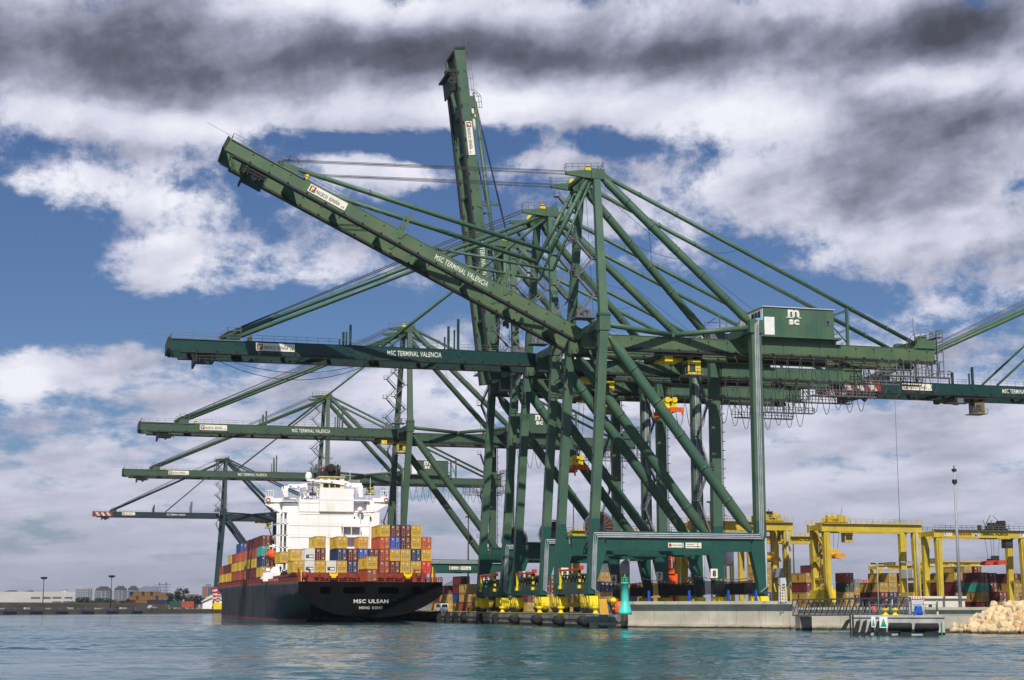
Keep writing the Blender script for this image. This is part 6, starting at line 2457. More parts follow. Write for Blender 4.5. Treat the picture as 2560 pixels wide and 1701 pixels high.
mb.beam(A_ + Vector((0, 0, 0.02)), B_ + Vector((0, 0, 0.02)), 1.7, 0.1)
mb.build('walkway', mat('grey_grating', (0.20, 0.21, 0.22), None, 0.7), br)
mb = MB()
pp = A_ + dirb * 2.2
mb.box(pp.x - 1.0, pp.x + 1.0, pp.y - 0.8, pp.y + 0.8, -4.2, -0.12)
mb.build('abutment', M_QWALL, br)

# ------------------------------------------------------------------ low white service building, barrier, tall mast
p0, p1 = at(2268, 1515, d=246), at(2416, 1515, d=246)
zt = at(2340, 1491, d=246).z
r = empty('service_building', (p0.x, p0.y, GZ))
e_ = Vector((p1.x - p0.x, p1.y - p0.y, 0))
r.rotation_euler = (0, 0, math.atan2(e_.y, e_.x))
tag(r, 'low cream service building with flat overhanging roof behind the wall', 'building')
wl = e_.length
M_CRW = mat('cream_render', (0.66, 0.62, 0.53), (0.58, 0.54, 0.46), 0.9, 0.4)
MB().box(0.6, wl - 0.2, 0, 5.0, 0, zt - GZ - 0.35).build('wall', M_CRW, r)
MB().box(0, wl, -0.35, 5.4, zt - GZ - 0.345, zt - GZ).build('roof', M_CRW, r)
MB().box(wl * 0.36, wl * 0.42, -0.03, 0.2, 0.7, 1.6).build('window', M_GLASS, r)
MB().box(wl * 0.68, wl * 0.75, -0.03, 0.2, 0.3, 0.8).build('vent', M_GREYB, r)
MB().box(wl * 0.49, wl * 0.5, -0.12, 0, 0, zt - GZ - 0.4).build('pilaster', M_CRW, r)


def stripes(mb, p, q, h, n, dep=0.1, mi=(0, 1)):
    p, q = Vector(p), Vector(q)
    for k in range(n):
        mb.beam(p.lerp(q, k / n), p.lerp(q, (k + 1) / n), dep, h, mi=mi[k % 2])


pz = lambda u, v, d: at(u, v, d=d)
r_ = pz(2272, 1498, 225)
r = empty('height_barrier', (r_.x, r_.y, GZ))
tag(r, 'red and white striped portal barrier in front of the cream building', 'barrier')
mb = MB()
a_, b_ = pz(2230, 1496, 225) - r.location, pz(2272, 1496, 225) - r.location
stripes(mb, a_, b_, 0.17, 20)
a2, b2 = pz(2273, 1496, 225) - r.location, pz(2308, 1496, 225) - r.location
stripes(mb, a2, b2, 0.24, 11)
for q in (a2, b2):
    stripes(mb, (q.x, q.y, q.z), (q.x, q.y, q.z - 1.0), 0.17, 6, 0.17)
mb.build('striped_bar', (M_RED, M_WHITE), r)
mb = MB()
for q in (a2, b2, a_):
    MB().box(q.x - 0.06, q.x + 0.06, q.y - 0.06, q.y + 0.06, 0, q.z - 0.2).build('post', M_GREYB, r)
mb.box(a2.x + 0.1, b2.x - 0.1, min(a2.y, b2.y), max(a2.y, b2.y) + 0.1, 0.6, a2.z - 0.25)
mb.build('panel', M_GREYB, r)

r, h = lamp_pole(2400, 1168, 236, GZ, 'tall grey lamp mast rising past the right gantry, behind the wall', 0.27)
mb = MB()
mb.beam((0, 0, h), (0, 0, h + 0.5), 0.12, 0.12)
mb.box(-0.3, 0.3, -0.2, 0.2, h - 0.4, h)
mb.box(-0.25, 0.25, -0.3, 0.3, h - 2.2, h - 1.6)
mb.build('lamp_head', M_DARK, r)
r, h = lamp_pole(2257, 985, 470, GZ, 'very thin dark mast rising from the yard up to the high boom at right', 0.09, True)
for u, v, d, lab in ((1780, 1252, 420, 'thin dark lamp mast just left of the nearest crane landside leg'), (1170, 1290, 480, 'grey lamp mast between the ship stern and the crane legs'),
                     (1435, 1250, 430, 'grey lamp mast seen between the second crane legs'), (2264, 1330, 520, 'thin lamp mast under the middle of the second gantry'), (1987, 1355, 500, 'thin lamp mast between the first two gantries')):
    r, h = lamp_pole(u, v, d, GZ, lab, 0.22 if d < 450 else 0.3, True)
    MB().box(-0.8, 0.8, -0.5, 0.5, h - 0.3, h + 0.1).build('lamp_head', M_DARK, r)

# small white lattice tower with a box on the wall end
p = at(1957, 1507, d=251)
r = empty('lattice_tower', (p.x, p.y, 4.3))
tag(r, 'small white zigzag lattice tower carrying a grey box at the end of the cornice wall', 'lattice tower')
mb = MB()
w, hh = 0.42, 2.8
for sx in (-1, 1):
    for sy in (-1, 1):
        mb.beam((sx * w, sy * w, 0), (sx * w * 0.9, sy * w * 0.9, hh), 0.09, 0.09)
for k in range(6):
    for sy in (-1, 1):
        z0 = hh * k / 6
        mb.beam((-w, sy * w, z0 + 0.35), (0, sy * w, z0), 0.08, 0.08)
        mb.beam((0, sy * w, z0), (w, sy * w, z0 + 0.35), 0.08, 0.08)
mb.build('lattice', M_WHITE, r)
MB().prism([(-0.5, 2.8), (0.55, 2.8), (0.42, 3.75), (-0.46, 3.75)], 'y', -0.4, 0.4).build('box', M_GREYB, r)
mb = MB()
for k in range(3):
    mb.beam((-0.2 + 0.25 * k, 0, 3.75), (-0.2 + 0.25 * k, 0, 3.95), 0.05, 0.05)
mb.build('antenna', M_DARK, r)

# small yellow buoy
p = at(2076, 1579, z=0.0)
tag(MB().lathe((p.x, p.y, -0.1), [(0.05, -0.1), (0.2, 0.0), (0.24, 0.14), (0.18, 0.28), (0.04, 0.36)], 14).build('buoy', M_YEL), 'small yellow float on the water left of the mooring platform', 'buoy')

# ------------------------------------------------------------------ boulders of the breakwater
M_ROCK = mat('pale_tan_rock', (0.66, 0.51, 0.30), (0.52, 0.39, 0.22), 0.9, 0.7, tide=(0.06, 0.045, 0.025), fine=(0.30, 0.20, 0.11), bump=0.5, bscale=2.5)
M_ROCK2 = mat('orange_tan_rock', (0.58, 0.35, 0.16), (0.48, 0.30, 0.15), 0.9, 0.7, tide=(0.06, 0.045, 0.025), fine=(0.30, 0.20, 0.11), bump=0.5, bscale=2.5)
M_ROCK3 = mat('grey_tan_rock', (0.50, 0.42, 0.30), (0.38, 0.32, 0.23), 0.9, 0.7, tide=(0.06, 0.045, 0.025), fine=(0.30, 0.20, 0.11), bump=0.5, bscale=2.5)
rk = random.Random(21)
rock_me = []
for k in range(12):
    bmm = bmesh.new()
    bmesh.ops.create_icosphere(bmm, subdivisions=2, radius=1.0)
    pl = []
    for j in range(13):
        nv = Vector((rk.gauss(0, 1), rk.gauss(0, 1), rk.gauss(0, 1))).normalized()
        pl.append((nv, rk.uniform(0.60, 0.88)))
    for v in bmm.verts:
        d = v.co.normalized()
        rr = 1.0
        for nv, dd in pl:
            c_ = d.dot(nv)
            if c_ > 0.05:
                rr = min(rr, dd / c_)
        v.co = d * rr * (1 + rk.uniform(-0.03, 0.03))
    me = bpy.data.meshes.new('boulder')
    bmm.to_mesh(me)
    bmm.free()
    me.materials.append((M_ROCK, M_ROCK, M_ROCK, M_ROCK3, M_ROCK2, M_ROCK)[k % 6])
    rock_me.append(me)
w0 = at(2368, 1583, z=0)
w1 = at(2575, 1586.5, z=0)
t0_ = at(2400, 1513, d=222)
ea = Vector((w1.x - w0.x, w1.y - w0.y, 0))
na = Vector((ea.y, -ea.x, 0)).normalized()
if na.y < 0:
    na = -na
ROWS = 12
cnt = 0
for rw in range(ROWS):
    f = rw / (ROWS - 1)
    nrow = 20
    for k in range(nrow):
        t = -0.02 + (k + (0.5 if rw % 2 else 0) + rk.uniform(-0.2, 0.2)) / nrow * 1.24
        out = f * 9.5 + rk.uniform(-0.3, 0.3)
        z = -0.1 + f * 3.75 + rk.uniform(-0.15, 0.2)
        slope = max(0.0, 0.16 - t) / 0.16
        if f > 0.15 and slope * 1.0 > 1 - f * 0.0 and False:
            continue
        if t < 0.12 + f * 0.20 - 0.12 and rw > 2 and t < f * 0.16:
            continue
        q = Vector((w0.x, w0.y, 0)) + ea * t + na * out
        s = rk.choice((0.5, 0.6, 0.68, 0.76, 0.85, 1.0)) * rk.uniform(0.9, 1.15) * (0.85 if rw in (0, ROWS - 1) else 1.0)
        o = inst('boulder', rock_me[rk.randrange(12)])
        o.location = (q.x, q.y, z)
        o.rotation_euler = (rk.uniform(0, 6), rk.uniform(0, 6), rk.uniform(0, 6))
        o.scale = (s * rk.uniform(1.0, 1.45), s * rk.uniform(0.9, 1.2), s * rk.uniform(0.7, 0.95))
        tag(o, 'pale tan boulder piled with others on the breakwater slope at right', 'boulder', 'boulders of the breakwater')
        cnt += 1
core = MB()
vs = []
A0 = Vector((w0.x, w0.y, 0))
for t in (0.02, 1.5):
    for o_, z in ((0.4, -1.5), (0.6, -0.2), (9.2, 3.3), (16, 3.4), (16, -1.5)):
        q = A0 + ea * t + na * o_
        vs.append((q.x, q.y, z))
core.add(vs, [(0, 1, 2, 3, 4), (9, 8, 7, 6, 5)] + [(i, 5 + i, 5 + (i + 1) % 5, (i + 1) % 5) for i in range(5)])
tag(core.build('rubble_bed', mat('dark_rubble', (0.14, 0.10, 0.06), (0.10, 0.075, 0.05), 0.95, 1.0)), kind='structure')


# ------------------------------------------------------------------ far left shore
def ground_pt(u, v, d):
    return at(u, v, d=d)


M_FARW = mat('far_pale_facade', (0.46, 0.45, 0.43), (0.40, 0.39, 0.38), 0.8, 0.05)
M_FARG = mat('far_grey_facade', (0.11, 0.125, 0.16), (0.09, 0.10, 0.13), 0.8, 0.05)
M_FARR = mat('far_dark_roof', (0.05, 0.055, 0.06), (0.07, 0.07, 0.07), 0.8, 0.1)


def fu(x):
    return x / 3.6875


def fv(y):
    return 1400 + y / 3.6875


dW = 1250
# long white warehouse
p0 = at(fu(-60), fv(400), d=dW)
p1 = at(fu(690), fv(400), y=p0.y)
zt, zb = at(fu(300), fv(293), d=dW).z, GZ
r = empty('warehouse', (p0.x, p0.y, GZ))
tag(r, 'long low white warehouse with dark window strips at the far left shore', 'warehouse')
wl = p1.x - p0.x
MB().box(0, wl, 0, 40, 0, zt - GZ).build('wall', M_FARW, r)
for (a, b, c, d_) in ((280, 365, 342, 356), (390, 462, 340, 356), (480, 562, 340, 354), (592, 664, 340, 354), (480, 562, 382, 392), (580, 662, 380, 392)):
    xa, xb = wl * (a + 60) / 750, wl * (b + 60) / 750
    z1, z0 = at(fu(a), fv(c), d=dW).z - GZ, at(fu(a), fv(d_), d=dW).z - GZ
    MB().box(xa, xb, -0.3, 0.5, z0, z1).build('window', M_FARG, r)
for (a, b, c) in ((10, 160, 280), (205, 312, 280), (536, 620, 268)):
    xa, xb = wl * (a + 60) / 750, wl * (b + 60) / 750
    z1 = at(fu(a), fv(c), d=dW).z - GZ
    MB().prism([(xa, zt - GZ), (xb, zt - GZ), (xb - 2, z1), (xa + 6, z1)], 'y', 4, 20).build('roof_plant', M_FARR if a < 500 else M_FARW, r)

# apartment towers
dA = 2600
for i, (x0, x1, yt, yb, kind, lab) in enumerate([(695, 850, 245, 352, 0, 'pale apartment tower with white crown of frames, leftmost of the far row'), (868, 1035, 244, 358, 1, 'broad apartment block with dark domed roof, second in the far row'),
                                                (1045, 1172, 240, 370, 1, 'apartment block with dark domed roof, third in the far row'), (1172, 1280, 240, 365, 1, 'narrow apartment block with dark domed roof, fourth in the far row'),
                                                (1283, 1462, 240, 350, 2, 'grey blue slab block with arched top, rightmost of the far row'), (1870, 1975, 222, 345, 3, 'brown and white tower block behind the ship bow')]):
    p0 = at(fu(x0), fv(yb), d=dA)
    p1 = at(fu(x1), fv(yb), y=p0.y)
    W_ = p1.x - p0.x
    H_ = at(fu(x0), fv(yt), d=dA).z - GZ
    r = empty('apartment_block', (p0.x, p0.y, GZ))
    tag(r, lab, 'apartment block')
    Hb = H_ * (0.80 if kind == 1 else 0.9)
    MB().box(0, W_, 0, 18, 0, Hb).build('wall', {0: M_FARG, 1: M_FARG, 2: mat('far_blue_grey', (0.17, 0.20, 0.26), None, 0.8), 3: M_FARG}[kind], r)
    mb = MB()
    if kind in (0, 1, 3):
        for k in (0, 2, 3, 5) if kind else range(8):
            xx = W_ * k / (5 if kind else 7)
            mb.box(xx - W_ * 0.02, xx + W_ * 0.02, -0.6, -0.05, 0, Hb * (1.0 if kind else 1.12))
        nf = 9
        for k in range(nf):
            z = Hb * (k + 0.5) / nf
            mb.box(0, W_ * (0.36 if kind else 0.7), -0.5, -0.06, z, z + Hb / nf * 0.30)
        mb.build('balcony', mat('far_balcony_grey', (0.33, 0.34, 0.36), (0.27, 0.28, 0.30), 0.8), r)
    if kind == 3:
        MB().box(0, W_ * 0.35, -1.0, -0.65, 0, Hb).build('side_panel', mat('far_brown_render', (0.24, 0.11, 0.08), None, 0.8), r)
        mb = MB()
        for k in range(10):
            for j in range(4):
                mb.box(W_ * (0.42 + j * 0.14), W_ * (0.50 + j * 0.14), -0.9, -0.65, Hb * (0.08 + k * 0.09), Hb * (0.13 + k * 0.09))
        mb.build('window', M_FARR, r)
    mb = MB()
    if kind == 1:
        vs = [(W_ * 0.04 + W_ * 0.92 * (0.5 - 0.5 * math.cos(math.pi * k / 8)), Hb + (H_ - Hb) * math.sin(math.pi * k / 8) ** 0.6) for k in range(9)]
        hh = H_ - Hb
        mb.prism([(W_ * 0.03, Hb), (W_ * 0.97, Hb), (W_ * 0.93, Hb + hh * 0.55), (W_ * 0.80, Hb + hh * 0.62), (W_ * 0.74, H_), (W_ * 0.30, H_), (W_ * 0.24, Hb + hh * 0.7), (W_ * 0.10, Hb + hh * 0.55)], 'y', 1, 16)
        for k in range(5):
            mb.box(W_ * (0.14 + k * 0.16), W_ * (0.18 + k * 0.16), 0.2, 0.9, Hb, Hb + hh * 0.62)
    elif kind == 0:
        for k in range(7):
            mb.box(W_ * (0.1 + k * 0.125), W_ * (0.15 + k * 0.125), 1, 5, Hb, H_)
        mb.box(W_ * 0.12, W_ * 0.88, 5, 12, Hb, H_ * 0.98)
    elif kind == 2:
        for c in (0.33, 0.75):
            vs = [(W_ * (c - 0.22) + W_ * 0.44 * (0.5 - 0.5 * math.cos(math.pi * k / 8)), Hb + (H_ - Hb) * math.sin(math.pi * k / 8) ** 0.7) for k in range(9)]
            mb.prism(vs, 'y', 1, 16)
    else:
        mb.box(W_ * 0.3, W_ * 0.7, 2, 12, Hb, H_)
    mb.build('roof', M_FARR if kind == 1 else (M_FARW if kind == 0 else MATS.get('far_blue_grey', M_FARR)), r)

# low brick wall / bank, grassy strip
bank = MB()
pA, pB = at(-40, fv(440), d=900), at(fu(1560), fv(440), d=1010)
bank.prism([(0, 0), (4, 3.4), (30, 4.3), (60, 0)], 'x', 0, (pB - pA).length)
bo = bank.build('embankment', mat('dark_scrub_bank', (0.028, 0.026, 0.020), (0.050, 0.043, 0.032), 0.95, 0.1))
bo.location = (pA.x, pA.y, GZ - 0.3)
bo.rotation_euler = (0, 0, math.atan2(pB.y - pA.y, pB.x - pA.x))
tag(bo, kind='structure')

# far quay: pale blocks on the edge, blue and black fenders below
qa, qb = Vector((-123, 806, 0)), Vector((-4.5, 946, 0))
qd = (qb - qa).normalized()
qn = Vector((qd.y, -qd.x, 0))
qrot = math.atan2(qd.y, qd.x)
mb = MB()
mb.box(-260, (qb - qa).length, -0.4, -0.02, -2, GZ + 0.15)
fw_ = mb.build('quay_wall', mat('far_quay_concrete', (0.13, 0.105, 0.07), (0.09, 0.075, 0.055), 0.9, 0.1))
fw_.location = (qa.x, qa.y, 0)
fw_.rotation_euler = (0, 0, qrot)
tag(fw_, 'long brown quay wall across the water at far left', 'wall')
L_ = (qb - qa).length


def along_far(u):
    best, bt = 1e9, 0
    for k in range(-300, 1000):
        t = L_ * k / 1000
        v = qa + qd * t - Vector(CAM)
        uu = 1280 + FPX * v.dot(_rt) / Vector((v.x, v.y, -1)).dot(_fw)
        if abs(uu - u) < best:
            best, bt = abs(uu - u), t
    return bt


for k, x in enumerate((30, 95, 190, 265, 330, 400, 455, 520, 605, 665, 755, 845, 920, 990, 1076, 1150, 1210, 1300)):
    t = along_far(fu(x))
    p = qa + qd * t - qn * 1.2
    w = 1.6 + (k * 37 % 10) / 6
    o = MB().box(-w, w, -0.4, 0.4, 0, 0.8 + 0.3 * (k % 2)).build('edge_block', M_FARG if k % 3 else M_FARW)
    o.location = (p.x, p.y, GZ + 0.01)
    o.rotation_euler = (0, 0, qrot)
    tag(o, 'pale edge block on the far quay across the water', 'block', 'pale blocks along the far quay')
for k, x in enumerate((35, 283, 520, 760, 990, 1220)):
    t = along_far(fu(x))
    p = qa + qd * t
    r = empty('fender', (p.x, p.y, 0))
    r.rotation_euler = (0, 0, qrot)
    tag(r, 'blue and black fender panel low on the far quay wall', 'fender', 'fender panels of the far quay')
    MB().box(-1.2, 1.2, -1.0, -0.42, 0.3, 1.7).build('blue_panel', mat('far_fender_blue', (0.018, 0.035, 0.11), None, 0.6), r)
    MB().box(1.7, 7.5, -1.2, -0.42, -0.5, 1.4).build('rubber_block', M_RUBBER, r)

# far masts
for x, yt, yb, d, lab in ((392, 165, 450, 960, 'tall far lamp mast with round lamp crown in front of the white warehouse'), (1018, 150, 440, 960, 'tall far lamp mast with round lamp crown before the domed blocks')):
    p = at(fu(x), fv(yb), d=d)
    zt = at(fu(x), fv(yt), d=d).z
    r = empty('lamp_mast', (p.x, p.y, GZ))
    tag(r, lab, 'lamp mast')
    MB().tube([(0, 0, 0), (0, 0, zt - GZ)], [0.32, 0.18], 8).build('pole', M_DARK, r)
    MB().lathe((0, 0, zt - GZ), [(0.8, -0.9), (1.9, -0.4), (2.2, 0.3), (1.0, 0.6)], 12).build('lamp_crown', M_DARK, r)
for x, yt, lab in ((1467, 212, 'left of two far lattice pylons'), (1528, 208, 'right of two far lattice pylons')):
    d = 2000
    p = at(fu(x), fv(330), d=d)
    zt = at(fu(x), fv(yt), d=d).z
    r = empty('lattice_pylon', (p.x, p.y, GZ))
    tag(r, lab + ' behind the dark trees', 'pylon')
    mb = MB()
    H_ = zt - GZ
    for sx in (-1, 1):
        mb.beam((sx * 4, 0, 0), (sx * 0.4, 0, H_), 0.7, 0.7)
    for k in range(7):
        z0, z1 = H_ * k / 7, H_ * (k + 1) / 7
        a, b = 4 - 3.6 * k / 7, 4 - 3.6 * (k + 1) / 7
        mb.beam((-a, 0, z0), (b, 0, z1), 0.4, 0.4)
        mb.beam((a, 0, z0), (-b, 0, z1), 0.4, 0.4)
    for z in (0.7, 0.82, 0.92):
        mb.beam((-6, 0, H_ * z), (6, 0, H_ * z), 0.6, 0.6)
    mb.build('lattice', MATS['far_grey_facade'], r)

# far container rows (tiny) and trucks
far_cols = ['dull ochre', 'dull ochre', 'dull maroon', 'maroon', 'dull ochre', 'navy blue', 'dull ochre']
rc = random.Random(4)
for k in range(11):
    for t in range(4 if k < 9 else 3):
        x = 1195 + k * 26
        p = at(fu(x), fv(412), d=1080)
        c = far_cols[rc.randrange(len(far_cols))]
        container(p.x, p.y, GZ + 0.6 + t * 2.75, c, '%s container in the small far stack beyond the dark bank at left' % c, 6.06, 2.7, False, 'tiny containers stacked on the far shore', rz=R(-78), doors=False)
for x, c, d, lab in ((1620, 'dark green', 990, 'dark green box truck body on the far shore by the ship bow'), (1728, 'brick red', 985, 'red box truck body on the far shore by the ship bow')):
    p = at(fu(x), fv(440), d=d)
    r = empty('truck', (p.x, p.y, GZ))
    tag(r, lab, 'truck')
    r.scale = (0.68, 0.68, 0.85)
    MB().box(-5.5, 5.5, -1.3, 1.3, 1.2, 5.6).build('body', cmat(c), r)
    MB().box(5.7, 7.8, -1.25, 1.25, 1.0, 3.8).build('cab', M_DARK, r)
    for q in (-4.2, -2.8, 6.6):
        MB().lathe((q, -1.35, 0.55), [(0.55, -0.1), (0.55, 0.1)], 12, 0, 'y').build('wheel', M_RUBBER, r)
p = at(fu(1405), fv(436), d=955)


def car(label, p, col, rz, s=1.0, van=False):
    r = empty('parked_car' if not van else 'parked_van', (p.x, p.y, GZ + 0.012), rz)
    tag(r, label, 'car' if not van else 'van')
    mb = MB()
    if van:
        prof = [(-2.2, 0.35), (2.3, 0.35), (2.35, 0.95), (1.7, 1.15), (1.1, 1.95), (-2.1, 2.0), (-2.25, 1.0)]
    else:
        prof = [(-2.1, 0.3), (2.1, 0.3), (2.15, 0.8), (1.2, 0.95), (0.6, 1.45), (-1.0, 1.45), (-1.8, 0.95), (-2.15, 0.85)]
    mb.prism([(a * s, b * s) for a, b in prof], 'y', -0.85 * s, 0.85 * s)
    mb.build('body', col, r)
    mb = MB()
    hb = 1.2 if van else 0.98
    ht = 1.8 if van else 1.36
    for sy in (-0.87, 0.87):
        mb.prism([(-1.6 * s, hb * s), (1.25 * s, hb * s), (0.75 * s, ht * s), (-1.3 * s, ht * s)], 'y', sy * s - 0.01, sy * s + 0.01)
    if van:
        mb.prism([(-0.7 * s, 1.15 * s), (0.7 * s, 1.15 * s), (0.6 * s, 1.8 * s), (-0.6 * s, 1.8 * s)], 'x', -2.27 * s, -2.16 * s)
    mb.build('window', M_GLASS, r)
    for q in (-1.4, 1.4):
        for sy in (-0.8, 0.8):
            MB().lathe((q * s, sy * s, 0.34 * s), [(0.2 * s, -0.12 * s), (0.34 * s, -0.1 * s), (0.34 * s, 0.1 * s), (0.2 * s, 0.12 * s)], 14, 0, 'y').build('wheel', M_RUBBER, r)
    return r


car('small silver car parked on the far shore before the dark bank', p, mat('silver_car_paint', (0.5, 0.52, 0.55), None, 0.3, metal=0.3), qrot, 1.6)
p = at(1104, 1524, d=356)
car('small white van parked on the quay beside the black stern', p, M_WHITE, R(95), 1.0, True)

# red and white striped jib and shed behind the ship bow
p = at(fu(1985), fv(400), d=900)
r = empty('striped_mast', (p.x, p.y, GZ))
tag(r, 'leaning red and white striped mast and yellow base behind the ship bow', 'mast')
for x0, x1, y0, y1 in ((1978, 2000, 255, 410), (2012, 1995, 300, 410)):
    a_ = at(fu(x0), fv(y0), d=900) - r.location
    b_ = at(fu(x1), fv(y1), d=900) - r.location
    mb = MB()
    stripes(mb, a_, b_, 2.0, 9, 2.0)
    mb.build('striped_boom', (M_RED, M_WHITE), r)
mb = MB()
a_ = at(fu(1992), fv(430), d=900) - r.location
mb.box(a_.x - 1.5, a_.x + 3.0, -2, 2, 0, 3.4)
mb.build('base', M_YEL, r)
p = at(fu(1868), fv(410), d=1150)
q = at(fu(2062), fv(410), y=p.y)
r = empty('shed', (p.x, p.y, GZ))
tag(r, 'white gabled shed low behind the ship bow', 'shed')
W_ = q.x - p.x
hz_ = at(fu(1960), fv(345), d=1150).z - GZ
MB().prism([(0, 0), (W_, 0), (W_, hz_ * 0.62), (W_ * 0.55, hz_), (0, hz_ * 0.55)], 'y', 0, 25).build('wall', M_WHITE, r)
MB().prism([(-1, hz_ * 0.56), (W_ * 0.55, hz_ + 0.4), (W_ + 1, hz_ * 0.63), (W_ + 1, hz_ * 0.70), (W_ * 0.55, hz_ + 2), (-1, hz_ * 0.64)], 'y', -1, 26).build('roof', M_GREYB, r)

# far trees
M_LEAF = mat('far_dark_foliage', (0.020, 0.034, 0.020), (0.040, 0.055, 0.028), 0.8, 0.4)
M_TRUNK = mat('tree_bark', (0.06, 0.045, 0.03), None, 0.9)


def tree(x, yb, yt, w, d, label, seed):
    p = at(fu(x), fv(yb), d=d)
    zt = at(fu(x), fv(yt), d=d).z - GZ
    rw = w / 3.6875 * d / FPX / 2
    rg = random.Random(seed)
    r = empty('tree', (p.x, p.y, GZ))
    tag(r, label, 'tree', 'trees on the far shore')
    mb = MB()
    mb.tube([(0, 0, 0), (0.3, 0, zt * 0.35), (0, 0, zt * 0.7)], [rw * 0.10, rw * 0.07, rw * 0.03], 7)
    for k in range(4):
        a = rg.uniform(0, 6.28)
        mb.tube([(0, 0, zt * 0.3), (math.cos(a) * rw * 0.5, math.sin(a) * rw * 0.5, zt * rg.uniform(0.5, 0.8))], [rw * 0.05, rw * 0.02], 5)
    mb.build('trunk', M_TRUNK, r)
    mb = MB()
    cl = []
    for k in range(14):
        a, rr = rg.uniform(0, 6.28), rw * math.sqrt(rg.uniform(0, 0.75))
        cl.append(Vector((math.cos(a) * rr, math.sin(a) * rr, zt * rg.uniform(0.32, 0.9))))
    sz = max(rw, zt * 0.3) * 0.10
    for c in cl:
        cr_ = rw * rg.uniform(0.25, 0.45)
        for j in range(70):
            q = c + Vector((rg.gauss(0, 0.5), rg.gauss(0, 0.5), rg.gauss(0, 0.42))) * cr_
            if q.z > zt:
                q.z = zt - rg.uniform(0, 0.05) * zt
            a = Vector((rg.gauss(0, 1), rg.gauss(0, 1), rg.gauss(0, 1))).normalized() * sz
            b = Vector((rg.gauss(0, 1), rg.gauss(0, 1), rg.gauss(0, 1))).normalized() * sz
            mb.add([q - a, q + b, q + a, q - b], [(0, 1, 2, 3)])
    mb.build('crown', M_LEAF, r)


for i, (x, yb, yt, w, d, lab) in enumerate([(1670, 400, 238, 130, 1150, 'tall dark tree, the highest on the far shore'), (1590, 400, 310, 110, 1160, 'dark tree left of the highest one on the far shore'), (1800, 405, 325, 120, 1140, 'dark tree right of the highest one on the far shore'),
                                            (720, 405, 338, 120, 1200, 'dark round tree at the right end of the white warehouse'), (800, 405, 345, 110, 1230, 'dark tree below the leftmost apartment tower'), (900, 410, 352, 120, 1250, 'low dark tree below the second apartment block'),
                                            (1125, 412, 362, 60, 1120, 'small dark tree left of the far container stack'), (1190, 395, 340, 70, 1300, 'dark tree behind the far container stack'), (1510, 400, 345, 80, 1200, 'dark tree right of the far container stack'), (1040, 412, 362, 70, 1180, 'low dark tree below the third apartment block'),
                                            (1860, 410, 340, 70, 1160, 'dark tree left of the white shed behind the bow'), (760, 410, 350, 130, 1100, 'dark scrubby tree in front of the leftmost apartment tower'), (960, 414, 356, 130, 1110, 'dark scrubby tree in front of the second apartment block'),
                                            (1540, 412, 330, 100, 1105, 'dark bushy tree between the pylons and the highest tree'), (1640, 415, 300, 90, 1100, 'dark bushy tree against the highest tree'), (1755, 414, 350, 110, 1100, 'dark bushy tree above the red truck body')]):
    tree(x, yb, yt, w, d, lab, 50 + i)
# low brick houses between
for i, (x0, x1, yt, lab) in enumerate([(775, 1000, 378, 'low brown terrace of houses left of the far container stack'), (1000, 1190, 372, 'low brown terrace of houses touching the far container stack'), (1480, 1570, 300, 'brown block of flats behind the far pylons'), (1730, 1830, 318, 'brown block of flats right of the highest far tree')]):
    d = 1500 if i < 2 else 2200
    p0 = at(fu(x0), fv(420), d=d)
    p1 = at(fu(x1), fv(420), y=p0.y)
    zt = at(fu(x0), fv(yt), d=d).z - GZ
    r = empty('terrace_house' if i < 2 else 'apartment_block', (p0.x, p0.y, GZ))
    tag(r, lab, 'houses' if i < 2 else 'apartment block')
    W_ = p1.x - p0.x
    MB().box(0, W_, 0, 15, 0, zt * 0.85).build('wall', mat('far_brick', (0.15, 0.085, 0.06), (0.11, 0.07, 0.055), 0.9, 0.1), r)
    MB().prism([(0, zt * 0.85), (15, zt * 0.85), (7.5, zt)], 'x', 0, W_).build('roof', mat('far_tile', (0.12, 0.06, 0.045), None, 0.9), r)
    mb = MB()
    n = int(W_ / 4)
    for k in range(n):
        mb.box(W_ * (k + 0.3) / n, W_ * (k + 0.6) / n, -0.2, 0.1, zt * 0.4, zt * 0.7)
    mb.build('window', M_FARR, r)

# distant hill behind the quay end
p = at(1136, 1519, d=6000)
hm = MB()
vs, fs = [], []
n = 24
for j in range(9):
    f = j / 8
    for k in range(n):
        a = 2 * math.pi * k / n
        rr = 115 * (1 - f) ** 0.75 * (1 + 0.12 * math.sin(3 * a + 1) + 0.08 * math.sin(7 * a))
        vs.append((rr * math.cos(a) * 1.15, rr * math.sin(a), 104 * (f ** 1.0)))
for j in range(8):
    for k in range(n):
        fs.append((j * n + k, j * n + (k + 1) % n, (j + 1) * n + (k + 1) % n, (j + 1) * n + k))
hm.add(vs, fs, 0, True)
ho = hm.build('hills', mat('blue_hill', (0.10, 0.13, 0.14), (0.08, 0.11, 0.11), 0.95, 0.02))
ho.location = (p.x, p.y, GZ)
tag(ho, kind='structure')


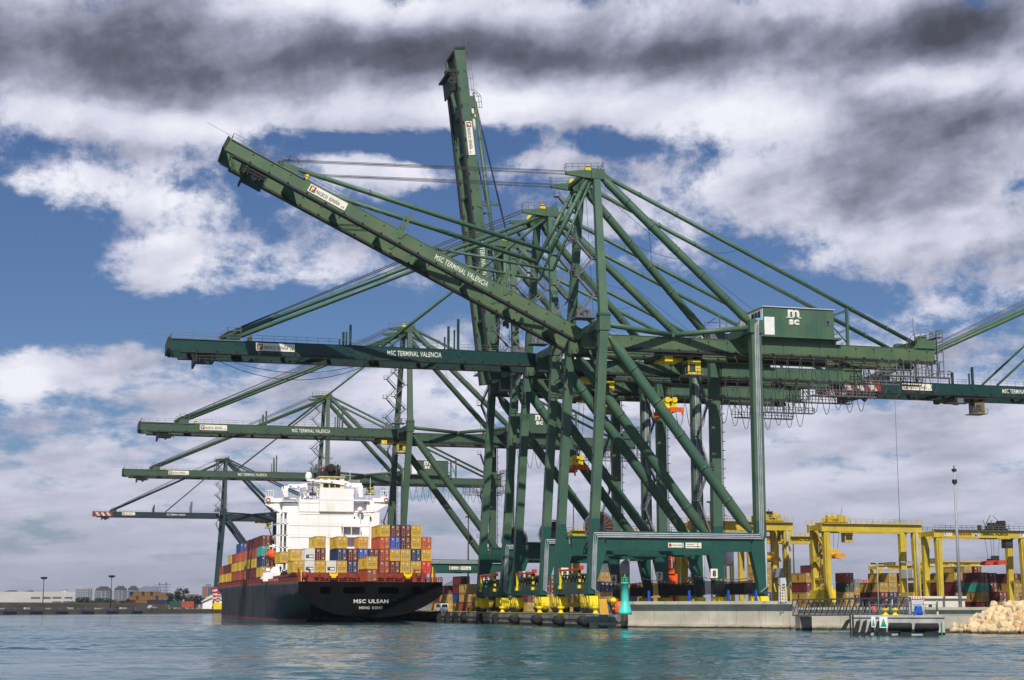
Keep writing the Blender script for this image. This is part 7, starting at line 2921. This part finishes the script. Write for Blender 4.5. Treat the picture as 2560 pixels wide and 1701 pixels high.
# ------------------------------------------------------------------ people
def person(label, x, y, z, vest, rz=0.0):
    r = empty('person', (x, y, z), rz)
    tag(r, label, 'person')
    def skin(name, V, E, rad, m):
        me = bpy.data.meshes.new(name)
        me.from_pydata(V, E, [])
        o = bpy.data.objects.new(name, me)
        COL.objects.link(o)
        o.parent = r
        sk = o.modifiers.new('skin', 'SKIN')
        for i, q in enumerate(rad):
            me.skin_vertices[0].data[i].radius = (q, q)
        me.skin_vertices[0].data[0].use_root = True
        o.modifiers.new('sub', 'SUBSURF').levels = 1
        me.materials.append(m)
        return o
    me_v = [(0, 0, 0.95), (0, 0, 1.2), (0, 0, 1.45), (0, -0.01, 1.56), (0, -0.02, 1.66), (0, -0.02, 1.76),
            (-0.1, 0, 0.9), (-0.12, -0.03, 0.48), (-0.12, 0.03, 0.06), (0.1, 0, 0.9), (0.13, 0.05, 0.48), (0.13, 0.0, 0.06),
            (-0.2, 0, 1.42), (-0.27, 0.03, 1.14), (-0.25, -0.1, 0.9), (0.2, 0, 1.42), (0.27, 0.03, 1.14), (0.26, -0.08, 0.9), (-0.12, -0.12, 0.04), (0.13, -0.15, 0.04)]
    me_e = [(0, 1), (1, 2), (2, 3), (3, 4), (4, 5), (0, 6), (6, 7), (7, 8), (0, 9), (9, 10), (10, 11), (2, 12), (12, 13), (13, 14), (2, 15), (15, 16), (16, 17), (8, 18), (11, 19)]
    me = bpy.data.meshes.new('body')
    me.from_pydata(me_v, me_e, [])
    o = bpy.data.objects.new('body', me)
    COL.objects.link(o)
    o.parent = r
    bm2 = bmesh.new()
    bm2.from_mesh(me)
    lay = bm2.verts.layers.skin.verify()
    rad = [0.13, 0.13, 0.14, 0.055, 0.095, 0.085, 0.085, 0.065, 0.045, 0.085, 0.065, 0.045, 0.06, 0.048, 0.04, 0.06, 0.048, 0.04, 0.04, 0.04]
    bm2.verts.ensure_lookup_table()
    for i, v in enumerate(bm2.verts):
        v[lay].radius = (rad[i], rad[i])
        v[lay].use_root = i == 0
    bm2.to_mesh(me)
    bm2.free()
    o.modifiers.new('skin', 'SKIN')
    o.modifiers.new('sub', 'SUBSURF').levels = 1
    me.materials.append(mat('dark_workwear', (0.03, 0.035, 0.06), None, 0.8))
    mb = MB()
    mb.lathe((0, 0, 1.0), [(0.165, 0.0), (0.175, 0.2), (0.18, 0.42), (0.10, 0.50)], 14)
    mb.build('vest', vest, r)
    MB().lathe((0, -0.02, 1.70), [(0.125, 0.0), (0.12, 0.06), (0.07, 0.13), (0.02, 0.15)], 12).build('helmet', M_WHITE, r)
    return r


M_HIVIS = mat('hi_vis_yellow', (0.62, 0.70, 0.02), None, 0.7)
p = at(1171, 1527, d=345)
person('person in yellow vest standing on the quay left of the crane bogies', p.x, p.y, GZ + 0.012, M_HIVIS, 0.4)
p = at(1134, 1525, d=352)
person('person in yellow vest standing between the white van and the yellow bollard', p.x, p.y, GZ + 0.012, M_HIVIS, -0.6)
person('person in red jacket on the hinge platform of the nearest crane', 1.0, 288.7 - 8.2, 57.0, M_RED, 0.2)


# ------------------------------------------------------------------ sea air
hzm = bpy.data.materials.new('sea_haze')
hzm.use_nodes = True
hzm.node_tree.nodes.clear()
_g = G(hzm.node_tree)
_v = _g.n('ShaderNodeVolumePrincipled')
_v.inputs['Color'].default_value = (0.80, 0.86, 0.98, 1)
_v.inputs['Density'].default_value = 0.000035
_v.inputs['Anisotropy'].default_value = 0.2
_o = _g.n('ShaderNodeOutputMaterial')
hzm.node_tree.links.new(_v.outputs[0], _o.inputs['Volume'])
hb = MB()
hb.box(-9500, 9500, -700, 16500, -4.2, 240)
tag(hb.build('haze', hzm), kind='stuff')
